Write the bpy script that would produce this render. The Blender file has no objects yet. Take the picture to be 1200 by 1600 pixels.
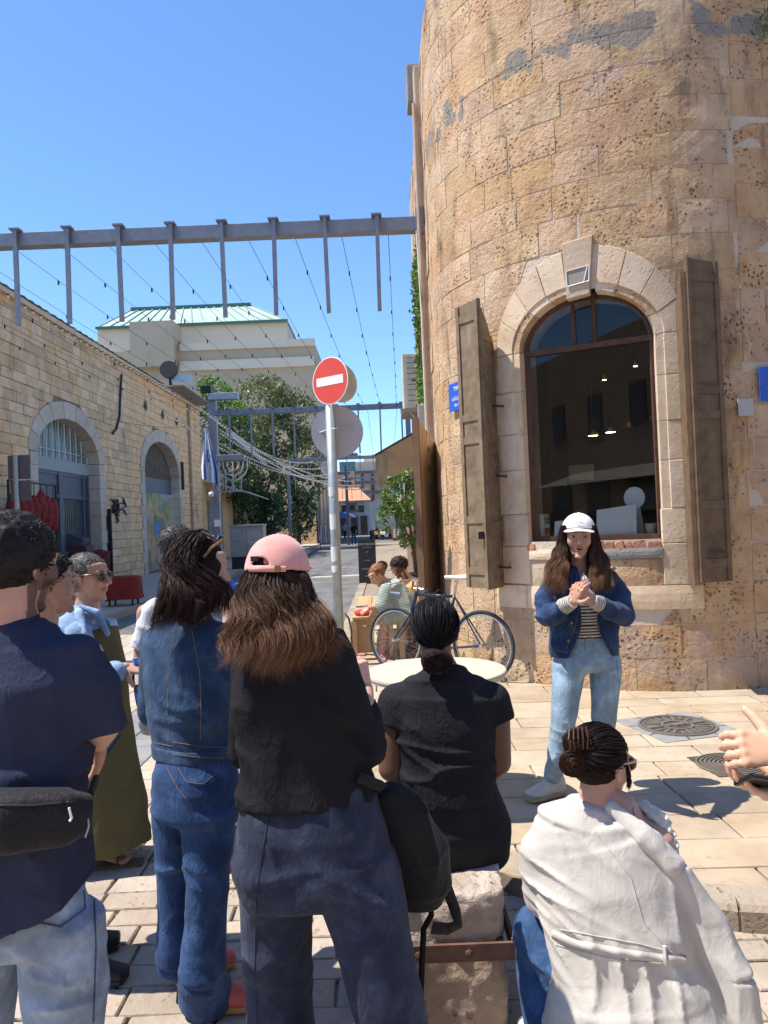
import bpy, bmesh, math, random
import numpy as np
from mathutils import Vector, Matrix
random.seed(7); RNG = np.random.default_rng(7)
R = math.radians
SC = bpy.context.scene
COL = SC.collection

# ------------------------------------------------------------------ camera, sky, sun, exposure
CAM_Z = 1.66
PITCH, ROLL = 0.76, -2.35
cam = bpy.data.cameras.new('camera'); camo = bpy.data.objects.new('camera', cam); COL.objects.link(camo)
cam.sensor_fit = 'VERTICAL'; cam.sensor_height = 36.0; cam.lens = 27.0
cam.clip_start = 0.05; cam.clip_end = 3000
CM = Matrix.Translation((0, 0, CAM_Z)) @ Matrix.Rotation(R(90 + PITCH), 4, 'X') @ Matrix.Rotation(R(ROLL), 4, 'Z')
camo.matrix_world = CM
SC.camera = camo
SUN_EL, SUN_AZ = 62.0, -93.0     # azimuth from +Y, clockwise towards +X
W = bpy.data.worlds.new('World'); SC.world = W; W.use_nodes = True
wn = W.node_tree.nodes; wl = W.node_tree.links
sky = wn.new('ShaderNodeTexSky'); sky.sky_type = 'NISHITA'; sky.sun_disc = False
sky.sun_elevation = R(SUN_EL); sky.sun_rotation = R(SUN_AZ); sky.air_density = 1.0; sky.dust_density = 0.0; sky.ozone_density = 10.0
wl.new(sky.outputs[0], wn['Background'].inputs[0]); wn['Background'].inputs[1].default_value = 0.115
sl = bpy.data.lights.new('sun', 'SUN'); sl.energy = 3.5; sl.angle = R(0.53); sl.color = (1.0, 0.925, 0.82)
so = bpy.data.objects.new('sun', sl); COL.objects.link(so)
sv = Vector((math.sin(R(SUN_AZ)) * math.cos(R(SUN_EL)), math.cos(R(SUN_AZ)) * math.cos(R(SUN_EL)), math.sin(R(SUN_EL))))
so.rotation_euler = sv.to_track_quat('Z', 'Y').to_euler(); so.location = (-10, 0, 20)
SC.view_settings.view_transform = 'Standard'; SC.view_settings.look = 'None'
SC.view_settings.exposure = 1.15; SC.view_settings.gamma = 1.0
SC.render.engine = 'CYCLES'
SC.cycles.max_bounces = 6; SC.cycles.transparent_max_bounces = 12

F = 1200.0
M3 = np.array(CM.to_3x3())
def P(px, py, d):
    r = M3 @ np.array([(px - 600) / F, -(py - 800) / F, -1.0]); return np.array([0, 0, CAM_Z]) + r * (d / r[1])
def G(px, py, z=0.0):
    r = M3 @ np.array([(px - 600) / F, -(py - 800) / F, -1.0]); t = (z - CAM_Z) / r[2]; return np.array([0, 0, CAM_Z]) + r * t
def PX(px, py, x):
    r = M3 @ np.array([(px - 600) / F, -(py - 800) / F, -1.0]); return np.array([0, 0, CAM_Z]) + r * (x / r[0])

# ------------------------------------------------------------------ object helpers
def tag(o, label=None, cat=None, group=None, kind=None):
    if label: o['label'] = label
    if cat: o['category'] = cat
    if group: o['group'] = group
    if kind: o['kind'] = kind
    return o
def empty(name, loc=(0, 0, 0), label=None, cat=None, group=None, kind=None, rz=0):
    o = bpy.data.objects.new(name, None); COL.objects.link(o); o.location = loc; o.rotation_euler[2] = rz
    o.empty_display_size = 0.1
    o['_m'] = 1
    del o['_m']
    return tag(o, label, cat, group, kind)
def wmat(o):
    m = o.matrix_basis if o.parent is None else wmat(o.parent) @ o.matrix_parent_inverse @ o.matrix_basis
    return m
def sub(name, loc, parent):
    e = bpy.data.objects.new(name, None); COL.objects.link(e); e.location = loc; e.parent = parent; e.matrix_parent_inverse = wmat(parent).inverted(); return e
def link(name, me, m, parent=None, smooth=False):
    o = bpy.data.objects.new(name, me); COL.objects.link(o)
    if m is not None and len(me.materials) == 0: me.materials.append(m)
    if smooth and len(me.polygons): me.polygons.foreach_set('use_smooth', [True] * len(me.polygons))
    if parent is not None:
        o.parent = parent
        par = wmat(parent)
        o.matrix_parent_inverse = par.inverted()
    return o
def mesh(name, verts, faces, m, parent=None, smooth=False, cols=None):
    me = bpy.data.meshes.new(name)
    if isinstance(verts, np.ndarray): verts = verts.reshape(-1, 3)
    me.from_pydata([tuple(map(float, v)) for v in verts] if not isinstance(verts, np.ndarray) else verts.tolist(), [], faces if not isinstance(faces, np.ndarray) else faces.tolist())
    me.update()
    if cols is not None:
        a = me.color_attributes.new('Col', 'FLOAT_COLOR', 'POINT')
        c = np.ones((len(me.vertices), 4), np.float32); c[:, :3] = cols
        a.data.foreach_set('color', c.ravel())
    return link(name, me, m, parent, smooth)
class MB:
    """collects shapes; build() links them as one mesh"""
    def __init__(s): s.v = []; s.f = []
    def add(s, v, f):
        b = len(s.v); s.v += [tuple(map(float, q)) for q in v]; s.f += [tuple(b + i for i in q) for q in f]; return s
    def box(s, c, d, M=None, bev=0.0):
        x, y, z = d[0] / 2, d[1] / 2, d[2] / 2
        if bev <= 0:
            v = [Vector((i * x, j * y, k * z)) for k in (-1, 1) for j in (-1, 1) for i in (-1, 1)]
            f = [(0, 2, 3, 1), (4, 5, 7, 6), (0, 1, 5, 4), (2, 6, 7, 3), (0, 4, 6, 2), (1, 3, 7, 5)]
        else:
            bm = bmesh.new(); bmesh.ops.create_cube(bm, size=1.0)
            for q in bm.verts: q.co = Vector((q.co.x * d[0], q.co.y * d[1], q.co.z * d[2]))
            bmesh.ops.bevel(bm, geom=bm.edges[:], offset=bev, segments=2, affect='EDGES', profile=0.6)
            v = [q.co.copy() for q in bm.verts]; f = [tuple(w.index for w in q.verts) for q in bm.faces]; bm.free()
        M = M or Matrix.Identity(3); c = Vector(c)
        return s.add([c + M @ q for q in v], f)
    def tube(s, pts, r, n=8, cap=True):
        pts = [Vector(p) for p in pts]; rr = r if hasattr(r, '__len__') else [r] * len(pts)
        v = []; f = []; up = None
        for i, p in enumerate(pts):
            t = (pts[min(i + 1, len(pts) - 1)] - pts[max(i - 1, 0)]).normalized()
            if up is None:
                up = Vector((0, 0, 1)) if abs(t.z) < 0.9 else Vector((1, 0, 0))
            a = t.cross(up).normalized(); b = a.cross(t).normalized(); up = b
            for k in range(n):
                w = 2 * math.pi * k / n; v.append(p + (a * math.cos(w) + b * math.sin(w)) * rr[i])
        for i in range(len(pts) - 1):
            for k in range(n):
                f.append((i * n + k, i * n + (k + 1) % n, (i + 1) * n + (k + 1) % n, (i + 1) * n + k))
        if cap: f += [tuple(range(n))[::-1], tuple((len(pts) - 1) * n + k for k in range(n))]
        return s.add(v, f)
    def bar(s, a, b, w, h=None, up=(0, 0, 1)):
        a = Vector(a); b = Vector(b); t = (b - a); L = t.length; t.normalize(); u = Vector(up)
        if abs(t.dot(u)) > 0.95: u = Vector((0, 1, 0))
        x = t.cross(u).normalized(); z = x.cross(t).normalized(); h = h or w
        M = Matrix((x, t, z)).transposed()
        return s.box((a + b) / 2, (w, L, h), M)
    def lathe(s, prof, c=(0, 0, 0), n=24, M=None):
        v = []; f = []; c = Vector(c); M = M or Matrix.Identity(3)
        for (r, z) in prof:
            for k in range(n):
                w = 2 * math.pi * k / n; v.append(c + M @ Vector((r * math.cos(w), r * math.sin(w), z)))
        m = len(prof)
        for i in range(m - 1):
            for k in range(n): f.append((i * n + k, i * n + (k + 1) % n, (i + 1) * n + (k + 1) % n, (i + 1) * n + k))
        f += [tuple(range(n))[::-1], tuple((m - 1) * n + k for k in range(n))]
        return s.add(v, f)
    def prism(s, poly, d, fn):
        """poly in (u,w); fn(u,w,t)->xyz for t in (0,d)"""
        n = len(poly)
        v = [fn(u, w, 0) for u, w in poly] + [fn(u, w, d) for u, w in poly]
        f = [tuple(range(n)), tuple(range(2 * n - 1, n - 1, -1))] + [(i, i + n, (i + 1) % n + n, (i + 1) % n) for i in range(n)]
        return s.add(v, f)
    def build(s, name, m, parent=None, smooth=False, fix=True):
        me = bpy.data.meshes.new(name); me.from_pydata(s.v, [], s.f); me.update()
        if fix:
            bm = bmesh.new(); bm.from_mesh(me); bmesh.ops.recalc_face_normals(bm, faces=bm.faces[:]); bm.to_mesh(me); bm.free()
        return link(name, me, m, parent, smooth)

# ------------------------------------------------------------------ materials
MATS = {}
def mat(name, cols, rough=0.8, scale=6.0, bump=0.0, bscale=40.0, detail=6, rnd=0.0, metal=0.0, stain=None, pits=0.0, pscale=30.0, attr=False, spec=0.3, band=None, streak=0.0, coord='pos', sheen=0.0, weave=0.0, dist=0.004, emis=None, crease=0.0, cscale=11.0):
    """procedural material: colour ramp driven by noise in world position, per-object shade, stains, pits and bump"""
    if name in MATS: return MATS[name]
    m = bpy.data.materials.new(name); m.use_nodes = True; nt = m.node_tree; N = nt.nodes; L = nt.links
    b = N['Principled BSDF']; b.inputs['Roughness'].default_value = rough; b.inputs['Metallic'].default_value = metal
    b.inputs['Specular IOR Level'].default_value = spec
    if sheen: b.inputs['Sheen Weight'].default_value = sheen; b.inputs['Sheen Roughness'].default_value = 0.5
    if coord == 'pos':
        g = N.new('ShaderNodeNewGeometry'); vec = g.outputs['Position']
    else:
        g = N.new('ShaderNodeTexCoord'); vec = g.outputs['Object']
    def noise(sc, det=detail, rg=0.6, v=None):
        n = N.new('ShaderNodeTexNoise'); n.inputs['Scale'].default_value = sc; n.inputs['Detail'].default_value = det; n.inputs['Roughness'].default_value = rg
        L.new(v or vec, n.inputs['Vector']); return n.outputs['Fac']
    def math_(op, a, c, clamp=False):
        n = N.new('ShaderNodeMath'); n.operation = op; n.use_clamp = clamp
        for i, x in enumerate((a, c)):
            if isinstance(x, (int, float)): n.inputs[i].default_value = x
            else: L.new(x, n.inputs[i])
        return n.outputs[0]
    def mix(f, a, c, bt='MIX'):
        n = N.new('ShaderNodeMix'); n.data_type = 'RGBA'; n.blend_type = bt
        for k, x in ((0, f), (6, a), (7, c)):
            if isinstance(x, (int, float)): n.inputs[k].default_value = x
            elif isinstance(x, tuple): n.inputs[k].default_value = (*x[:3], 1)
            else: L.new(x, n.inputs[k])
        return n.outputs[2]
    if attr:
        a = N.new('ShaderNodeVertexColor'); a.layer_name = 'Col'; col = a.outputs['Color']
        if len(cols) and bump >= 0:
            f = noise(scale); col = mix(math_('MULTIPLY', f, 0.5), col, mix(1.0, col, cols[0], 'MULTIPLY'))
    else:
        f = noise(scale)
        rp = N.new('ShaderNodeValToRGB'); e = rp.color_ramp.elements
        n = len(cols)
        while len(e) < n: e.new(0.5)
        for i in range(n): e[i].position = 0.5 if n == 1 else 0.3 + 0.4 * i / (n - 1); e[i].color = (*cols[i], 1)
        if n == 1: e[0].color = e[1].color = (*cols[0], 1)
        L.new(f, rp.inputs[0]); col = rp.outputs[0]
    if rnd:
        oi = N.new('ShaderNodeObjectInfo'); hv = N.new('ShaderNodeHueSaturation')
        L.new(math_('ADD', math_('MULTIPLY', oi.outputs['Random'], 2 * rnd), 1 - rnd), hv.inputs['Value'])
        L.new(math_('ADD', math_('MULTIPLY', math_('FRACT', math_('MULTIPLY', oi.outputs['Random'], 7.31), 0), 0.2), 0.9), hv.inputs['Saturation'])
        L.new(math_('ADD', math_('MULTIPLY', math_('FRACT', math_('MULTIPLY', oi.outputs['Random'], 13.7), 0), 0.012), 0.494), hv.inputs['Hue'])
        L.new(col, hv.inputs['Color']); col = hv.outputs[0]
    for st in (stain or []):          # (colour, scale, threshold, strength, (sx,sy,sz))
        mp = N.new('ShaderNodeMapping'); mp.inputs['Scale'].default_value = st[4]; L.new(vec, mp.inputs[0])
        s = noise(st[1], 8, 0.65, mp.outputs[0])
        fac = math_('MULTIPLY', math_('MULTIPLY', math_('SUBTRACT', s, st[2]), 9.0, True), st[3], True)
        col = mix(fac, col, st[0])
    for (zc, zh, bc, bs, th) in (band or []):      # irregular horizontal patches of render or plaster
        sx = N.new('ShaderNodeSeparateXYZ'); L.new(vec, sx.inputs[0]); nb_ = noise(bs, 5, 0.55)
        dz = math_('DIVIDE', math_('ABSOLUTE', math_('SUBTRACT', sx.outputs['Z'], zc), 0), zh)
        fc = math_('MULTIPLY', math_('SUBTRACT', math_('SUBTRACT', nb_, th), math_('MULTIPLY', math_('MULTIPLY', dz, dz), 0.16)), 22.0, True)
        col = mix(fc, col, mix(noise(30.0), tuple(c * .8 for c in bc), tuple(c * 1.15 for c in bc)))
    h = None
    if pits:
        v = N.new('ShaderNodeTexVoronoi'); v.inputs['Scale'].default_value = pscale; 
        nv = N.new('ShaderNodeTexNoise'); nv.inputs['Scale'].default_value = pscale * 0.6; L.new(vec, nv.inputs['Vector'])
        va = N.new('ShaderNodeVectorMath'); va.operation = 'MULTIPLY_ADD'; L.new(nv.outputs['Color'], va.inputs[0]); va.inputs[1].default_value = (0.06,) * 3; L.new(vec, va.inputs[2])
        L.new(va.outputs[0], v.inputs['Vector'])
        sel = math_('MULTIPLY', math_('SUBTRACT', noise(3.1, 4), 0.45), 6.0, True)
        pit = math_('MULTIPLY', math_('SUBTRACT', 0.36, v.outputs['Distance']), 5.0, True)
        pit = math_('MULTIPLY', pit, sel)
        col = mix(math_('MULTIPLY', pit, 0.8 * min(1.0, pits)), col, mix(1.0, col, (0.28, 0.22, 0.18), 'MULTIPLY'))
        h = math_('MULTIPLY', pit, -pits)
    L.new(col, b.inputs['Base Color'])
    if bump:
        n2 = math_('MULTIPLY', noise(bscale, 8, 0.62), abs(bump)); h = n2 if h is None else math_('ADD', h, n2)
    if crease:
        mp = N.new('ShaderNodeMapping'); mp.inputs['Scale'].default_value = (1.0, 1.0, 0.62); mp.inputs['Rotation'].default_value = (0.3, 0.5, 0.2); L.new(vec, mp.inputs[0])
        for sc_, am_ in ((cscale, 1.0), (cscale * 2.3, 0.45)):
            nz = N.new('ShaderNodeTexNoise'); nz.inputs['Scale'].default_value = sc_; nz.inputs['Detail'].default_value = 2.0; nz.inputs['Distortion'].default_value = 1.3; L.new(mp.outputs[0], nz.inputs['Vector'])
            rd = math_('POWER', math_('SUBTRACT', 1.0, math_('ABSOLUTE', math_('MULTIPLY', math_('SUBTRACT', nz.outputs['Fac'], 0.5), 4.0), 0), True), 2.5)
            rd = math_('MULTIPLY', rd, crease * am_ / dist); h = rd if h is None else math_('ADD', h, rd)
    if weave:
        w = N.new('ShaderNodeTexWave'); w.inputs['Scale'].default_value = weave; w.bands_direction = 'DIAGONAL'; w.inputs['Distortion'].default_value = 1.0; L.new(vec, w.inputs['Vector'])
        ww = math_('MULTIPLY', w.outputs['Fac'], 0.3); h = ww if h is None else math_('ADD', h, ww)
    if h is not None:
        bp = N.new('ShaderNodeBump'); bp.inputs['Strength'].default_value = 1.0; bp.inputs['Distance'].default_value = dist
        L.new(h, bp.inputs['Height']); L.new(bp.outputs[0], b.inputs['Normal'])
    if emis: b.inputs['Emission Color'].default_value = (*emis[0], 1); b.inputs['Emission Strength'].default_value = emis[1]
    MATS[name] = m; return m
def glass_mat(name, tint=(0.9, 0.95, 0.95), trans=0.86, rough=0.0):
    if name in MATS: return MATS[name]
    m = bpy.data.materials.new(name); m.use_nodes = True; nt = m.node_tree; N = nt.nodes; L = nt.links
    N.remove(N['Principled BSDF']); o = N['Material Output']
    t = N.new('ShaderNodeBsdfTransparent'); t.inputs[0].default_value = (*[c * trans for c in tint], 1)
    g = N.new('ShaderNodeBsdfGlossy'); g.inputs['Roughness'].default_value = rough
    fr = N.new('ShaderNodeFresnel'); fr.inputs[0].default_value = 1.5
    mx = N.new('ShaderNodeMixShader'); L.new(fr.outputs[0], mx.inputs[0]); L.new(t.outputs[0], mx.inputs[1]); L.new(g.outputs[0], mx.inputs[2]); L.new(mx.outputs[0], o.inputs[0])
    MATS[name] = m; return m
def leaf_mat(name, c1, c2):
    if name in MATS: return MATS[name]
    m = bpy.data.materials.new(name); m.use_nodes = True; nt = m.node_tree; N = nt.nodes; L = nt.links
    b = N['Principled BSDF']; b.inputs['Roughness'].default_value = 0.45
    g = N.new('ShaderNodeNewGeometry'); n = N.new('ShaderNodeTexNoise'); n.inputs['Scale'].default_value = 3.0; L.new(g.outputs['Position'], n.inputs['Vector'])
    ad = N.new('ShaderNodeMath'); ad.operation = 'ADD'; L.new(n.outputs['Fac'], ad.inputs[0])
    ml = N.new('ShaderNodeMath'); ml.operation = 'MULTIPLY_ADD'; ml.inputs[1].default_value = 0.5; ml.inputs[2].default_value = -0.25; L.new(g.outputs['Random Per Island'], ml.inputs[0]); L.new(ml.outputs[0], ad.inputs[1])
    rp = N.new('ShaderNodeValToRGB'); rp.color_ramp.elements[0].position = 0.3; rp.color_ramp.elements[1].position = 0.72
    rp.color_ramp.elements[0].color = (*c1, 1); rp.color_ramp.elements[1].color = (*c2, 1); L.new(ad.outputs[0], rp.inputs[0]); L.new(rp.outputs[0], b.inputs['Base Color'])
    o = N['Material Output']; t = N.new('ShaderNodeBsdfTranslucent'); L.new(rp.outputs[0], t.inputs[0])
    mx = N.new('ShaderNodeMixShader'); mx.inputs[0].default_value = 0.25; L.new(b.outputs[0], mx.inputs[1]); L.new(t.outputs[0], mx.inputs[2]); L.new(mx.outputs[0], o.inputs[0])
    MATS[name] = m; return m

def leaves(name, centers, size, m, parent, n_per=1, flat=0.0, seed=1):
    """one mesh of many small bent leaf faces at centers"""
    rg = np.random.default_rng(seed); c = np.repeat(np.asarray(centers), n_per, axis=0); n = len(c)
    a = rg.normal(size=(n, 3)); a[:, 2] *= (1 - flat); a /= np.linalg.norm(a, axis=1)[:, None]
    b = np.cross(a, rg.normal(size=(n, 3))); b /= np.linalg.norm(b, axis=1)[:, None] + 1e-9
    nn = np.cross(a, b); s = size * rg.uniform(0.6, 1.35, (n, 1))
    v = np.stack([c - a * s, c + b * s * 0.42 + nn * s * 0.12, c + a * s, c - b * s * 0.42 + nn * s * 0.12], 1).reshape(-1, 3)
    f = np.arange(n * 4).reshape(n, 4)
    return mesh(name, v, f, m, parent)

# ------------------------------------------------------------------ implicit modelling (smooth bodies and cloth)
PERM = RNG.permutation(256).astype(np.int64); PERM = np.concatenate([PERM, PERM, PERM])
def vnoise(p):
    i = np.floor(p).astype(np.int64); f = p - i; f = f * f * (3 - 2 * f); i &= 255
    r = 0
    for dx in (0, 1):
        for dy in (0, 1):
            for dz in (0, 1):
                h = PERM[PERM[PERM[(i[:, 0] + dx) & 255] + ((i[:, 1] + dy) & 255)] + ((i[:, 2] + dz) & 255)] / 255.0
                w = (f[:, 0] if dx else 1 - f[:, 0]) * (f[:, 1] if dy else 1 - f[:, 1]) * (f[:, 2] if dz else 1 - f[:, 2])
                r = r + h * w
    return r * 2 - 1
def A(*x): return np.array(x, float)
def unit(v): v = np.asarray(v, float); return v / (np.linalg.norm(v) + 1e-12)
def loft(rings, p=2.0, flat0=False, flat1=False, cap=0.35):
    """rings: (centre, a, b, right)"""
    C = np.array([r[0] for r in rings], float); a = np.array([r[1] for r in rings], float)
    b = np.array([r[2] if len(r) > 2 and r[2] is not None else r[1] for r in rings], float)
    U = np.array([r[3] if len(r) > 3 else (1, 0, 0) for r in rings], float); n = len(C)
    def f(X):
        out = None
        for i in range(n - 1):
            A0, B0 = C[i], C[i + 1]; d = B0 - A0; L = np.linalg.norm(d); T = d / L
            s = (X - A0) @ T; t = np.clip(s / L, 0, 1); al = s - t * L
            u = U[i] + (U[i + 1] - U[i]) * 0.5; u = unit(u - T * (u @ T)); w = np.cross(T, u)
            V = X - A0 - np.outer(t * L, T)
            x = V @ u; y = V @ w; at = a[i] + (a[i + 1] - a[i]) * t; bt = b[i] + (b[i + 1] - b[i]) * t
            mn = np.minimum(at, bt); al = al / cap
            if p == 2.0: e = np.sqrt((x / at) ** 2 + (y / bt) ** 2 + (al / mn) ** 2)
            else: e = (np.abs(x / at) ** p + np.abs(y / bt) ** p + np.abs(al / mn) ** p) ** (1 / p)
            dd = (e - 1) * mn
            if flat0 and i == 0: dd = np.maximum(dd, -s)
            if flat1 and i == n - 2: dd = np.maximum(dd, s - L)
            out = dd if out is None else np.minimum(out, dd)
        return out
    mx = np.maximum(a, b)[:, None]
    f.lo = (C - mx).min(0); f.hi = (C + mx).max(0); return f
def limb(pts, rs, **k):
    k.setdefault('cap', 1.0); return loft([(p, r) for p, r in zip(pts, rs)], **k)
def ell(c, r, M=None):
    c = np.asarray(c, float); r = np.asarray(r if hasattr(r, '__len__') else (r,) * 3, float)
    M = np.eye(3) if M is None else np.asarray(M)       # columns: local axes
    def f(X):
        q = (X - c) @ M; k0 = np.linalg.norm(q / r, axis=1); k1 = np.linalg.norm(q / (r * r), axis=1)
        return k0 * (k0 - 1) / (k1 + 1e-9)
    f.lo = c - r.max(); f.hi = c + r.max(); return f
def smin(a, b, k):
    h = np.clip(0.5 + 0.5 * (b - a) / k, 0, 1); return b + (a - b) * h - k * h * (1 - h)
def union(k, *fs):
    def f(X):
        o = fs[0](X)
        for g in fs[1:]: o = smin(o, g(X), k)
        return o
    f.lo = np.min([g.lo for g in fs], 0) - k; f.hi = np.max([g.hi for g in fs], 0) + k; return f
def cut(f, g, k=0.005):
    """f minus g"""
    def h(X): return -smin(-f(X), g(X), k)
    h.lo, h.hi = f.lo, f.hi; return h
def keep(f, pt, nrm):
    """drop what lies on the +nrm side of the plane"""
    pt = np.asarray(pt, float); nrm = unit(nrm)
    def h(X): return np.maximum(f(X), (X - pt) @ nrm)
    h.lo, h.hi = f.lo, f.hi; return h
def disp(f, *gs):
    def h(X):
        d = f(X)
        for g in gs: d = d - g(X)
        return d
    h.lo, h.hi = f.lo - 0.02, f.hi + 0.02; return h
def grow(f, r):
    def h(X): return f(X) - r
    h.lo, h.hi = f.lo - r, f.hi + r; return h
def folds(zones, base=0.0, freq=(8, 8, 8), seed=0.0):
    """cloth folds: zones of (centre, radius, direction, wavelength, amplitude), plus a soft overall unevenness"""
    def g(X):
        o = np.zeros(len(X))
        for k, (c, r, d, lam, amp) in enumerate(zones):
            q = X - np.asarray(c, float); r = np.asarray(r if hasattr(r, '__len__') else (r,) * 3, float) * 1.15
            w = np.exp(-((q / r) ** 2).sum(1)); sel = w > .02
            if not sel.any(): continue
            q = q[sel]; d = unit(d); a_ = q @ d; rest = q - np.outer(a_, d); wob = vnoise(X[sel] * 5.5 + seed + k * 3.1) * lam * .8
            n_ = vnoise(rest / (lam * 5.0) + np.outer((a_ + wob) / (lam * 1.25), d) + seed * 1.7 + k * 9.3 + 40)
            o[sel] += amp * 2.0 * w[sel] * ((1 - np.abs(n_)) ** 3.2 - .40)
        if base: o += base * (vnoise(X * np.asarray(freq, float) + seed) + 0.5 * vnoise(X * np.asarray(freq, float) * 2.3 + seed))
        return o
    return g
def nets(f, h, lo=None, hi=None):
    lo = (f.lo if lo is None else np.asarray(lo, float)) - 2.5 * h; hi = (f.hi if hi is None else np.asarray(hi, float)) + 2.5 * h
    B = 6; nb = np.ceil(((hi - lo) / h + 1) / B).astype(int)
    bi = np.indices(nb).reshape(3, -1).T
    dc = f(lo + (bi * B + (B - 1) / 2) * h)
    act = np.abs(dc) < B * h * 0.87 * 1.35 + 0.012
    n = nb * B
    D = np.repeat(np.repeat(np.repeat(dc.reshape(nb), B, 0), B, 1), B, 2).astype(np.float32)
    off = np.indices((B, B, B)).reshape(3, -1).T
    ai = bi[act]
    for k in range(0, len(ai), 1500):
        idx = (ai[k:k + 1500, None, :] * B + off[None]).reshape(-1, 3)
        D[idx[:, 0], idx[:, 1], idx[:, 2]] = f(lo + idx * h)
    S = D < 0
    c = S[:-1, :-1, :-1].astype(np.int8)
    tot = np.zeros_like(c)
    for dx in (0, 1):
        for dy in (0, 1):
            for dz in (0, 1): tot += S[dx:n[0] - 1 + dx, dy:n[1] - 1 + dy, dz:n[2] - 1 + dz]
    cell = np.argwhere((tot > 0) & (tot < 8))
    if len(cell) == 0: return np.zeros((0, 3)), np.zeros((0, 4), int)
    cr = [(dx, dy, dz) for dx in (0, 1) for dy in (0, 1) for dz in (0, 1)]
    val = np.stack([D[cell[:, 0] + q[0], cell[:, 1] + q[1], cell[:, 2] + q[2]] for q in cr], 1).astype(float)
    acc = np.zeros((len(cell), 3)); cnt = np.zeros(len(cell))
    for i in range(8):
        for j in range(i + 1, 8):
            if sum(abs(cr[i][k] - cr[j][k]) for k in range(3)) != 1: continue
            x = (val[:, i] < 0) != (val[:, j] < 0)
            t = np.where(x, val[:, i] / (val[:, i] - val[:, j] + 1e-12), 0)
            p = np.asarray(cr[i])[None] + t[:, None] * (np.asarray(cr[j]) - np.asarray(cr[i]))[None]
            acc += np.where(x[:, None], p, 0); cnt += x
    V = lo + (cell + acc / cnt[:, None]) * h
    I = np.full(n - 1, -1, np.int64); I[cell[:, 0], cell[:, 1], cell[:, 2]] = np.arange(len(cell))
    Q = []
    for ax in range(3):
        o1, o2 = (ax + 1) % 3, (ax + 2) % 3
        sl = [slice(1, -1)] * 3; sl[ax] = slice(0, -1); sh = list(sl); sh[ax] = slice(1, None)
        s0 = S[tuple(sl)]; s1 = S[tuple(sh)]
        e = np.argwhere(s0 != s1)
        if not len(e): continue
        sg = s0[e[:, 0], e[:, 1], e[:, 2]]
        b0 = np.array([1, 1, 1]); b0[ax] = 0
        e = e + b0
        ok = (e < np.array(n) - 1).all(1); e = e[ok]; sg = sg[ok]
        def ix(d1, d2):
            q = e.copy(); q[:, o1] -= d1; q[:, o2] -= d2; return I[q[:, 0], q[:, 1], q[:, 2]]
        q = np.stack([ix(1, 1), ix(0, 1), ix(0, 0), ix(1, 0)], 1)
        q[~sg] = q[~sg][:, ::-1]; Q.append(q[(q >= 0).all(1)])
    return V, np.concatenate(Q)
def shape(name, chunks, m, parent, cols=None, attr=None):
    """chunks: list of (sdf, voxel) or (sdf, voxel, lo, hi); linked as one smooth mesh"""
    Vs, Fs, b = [], [], 0
    for ch in chunks:
        v, q = nets(*ch); Vs.append(v); Fs.append(q + b); b += len(v)
    V = np.concatenate(Vs); Q = np.concatenate(Fs)
    c = cols(V) if callable(cols) else cols
    return mesh(name, V, Q, m, parent, True, c)

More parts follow.
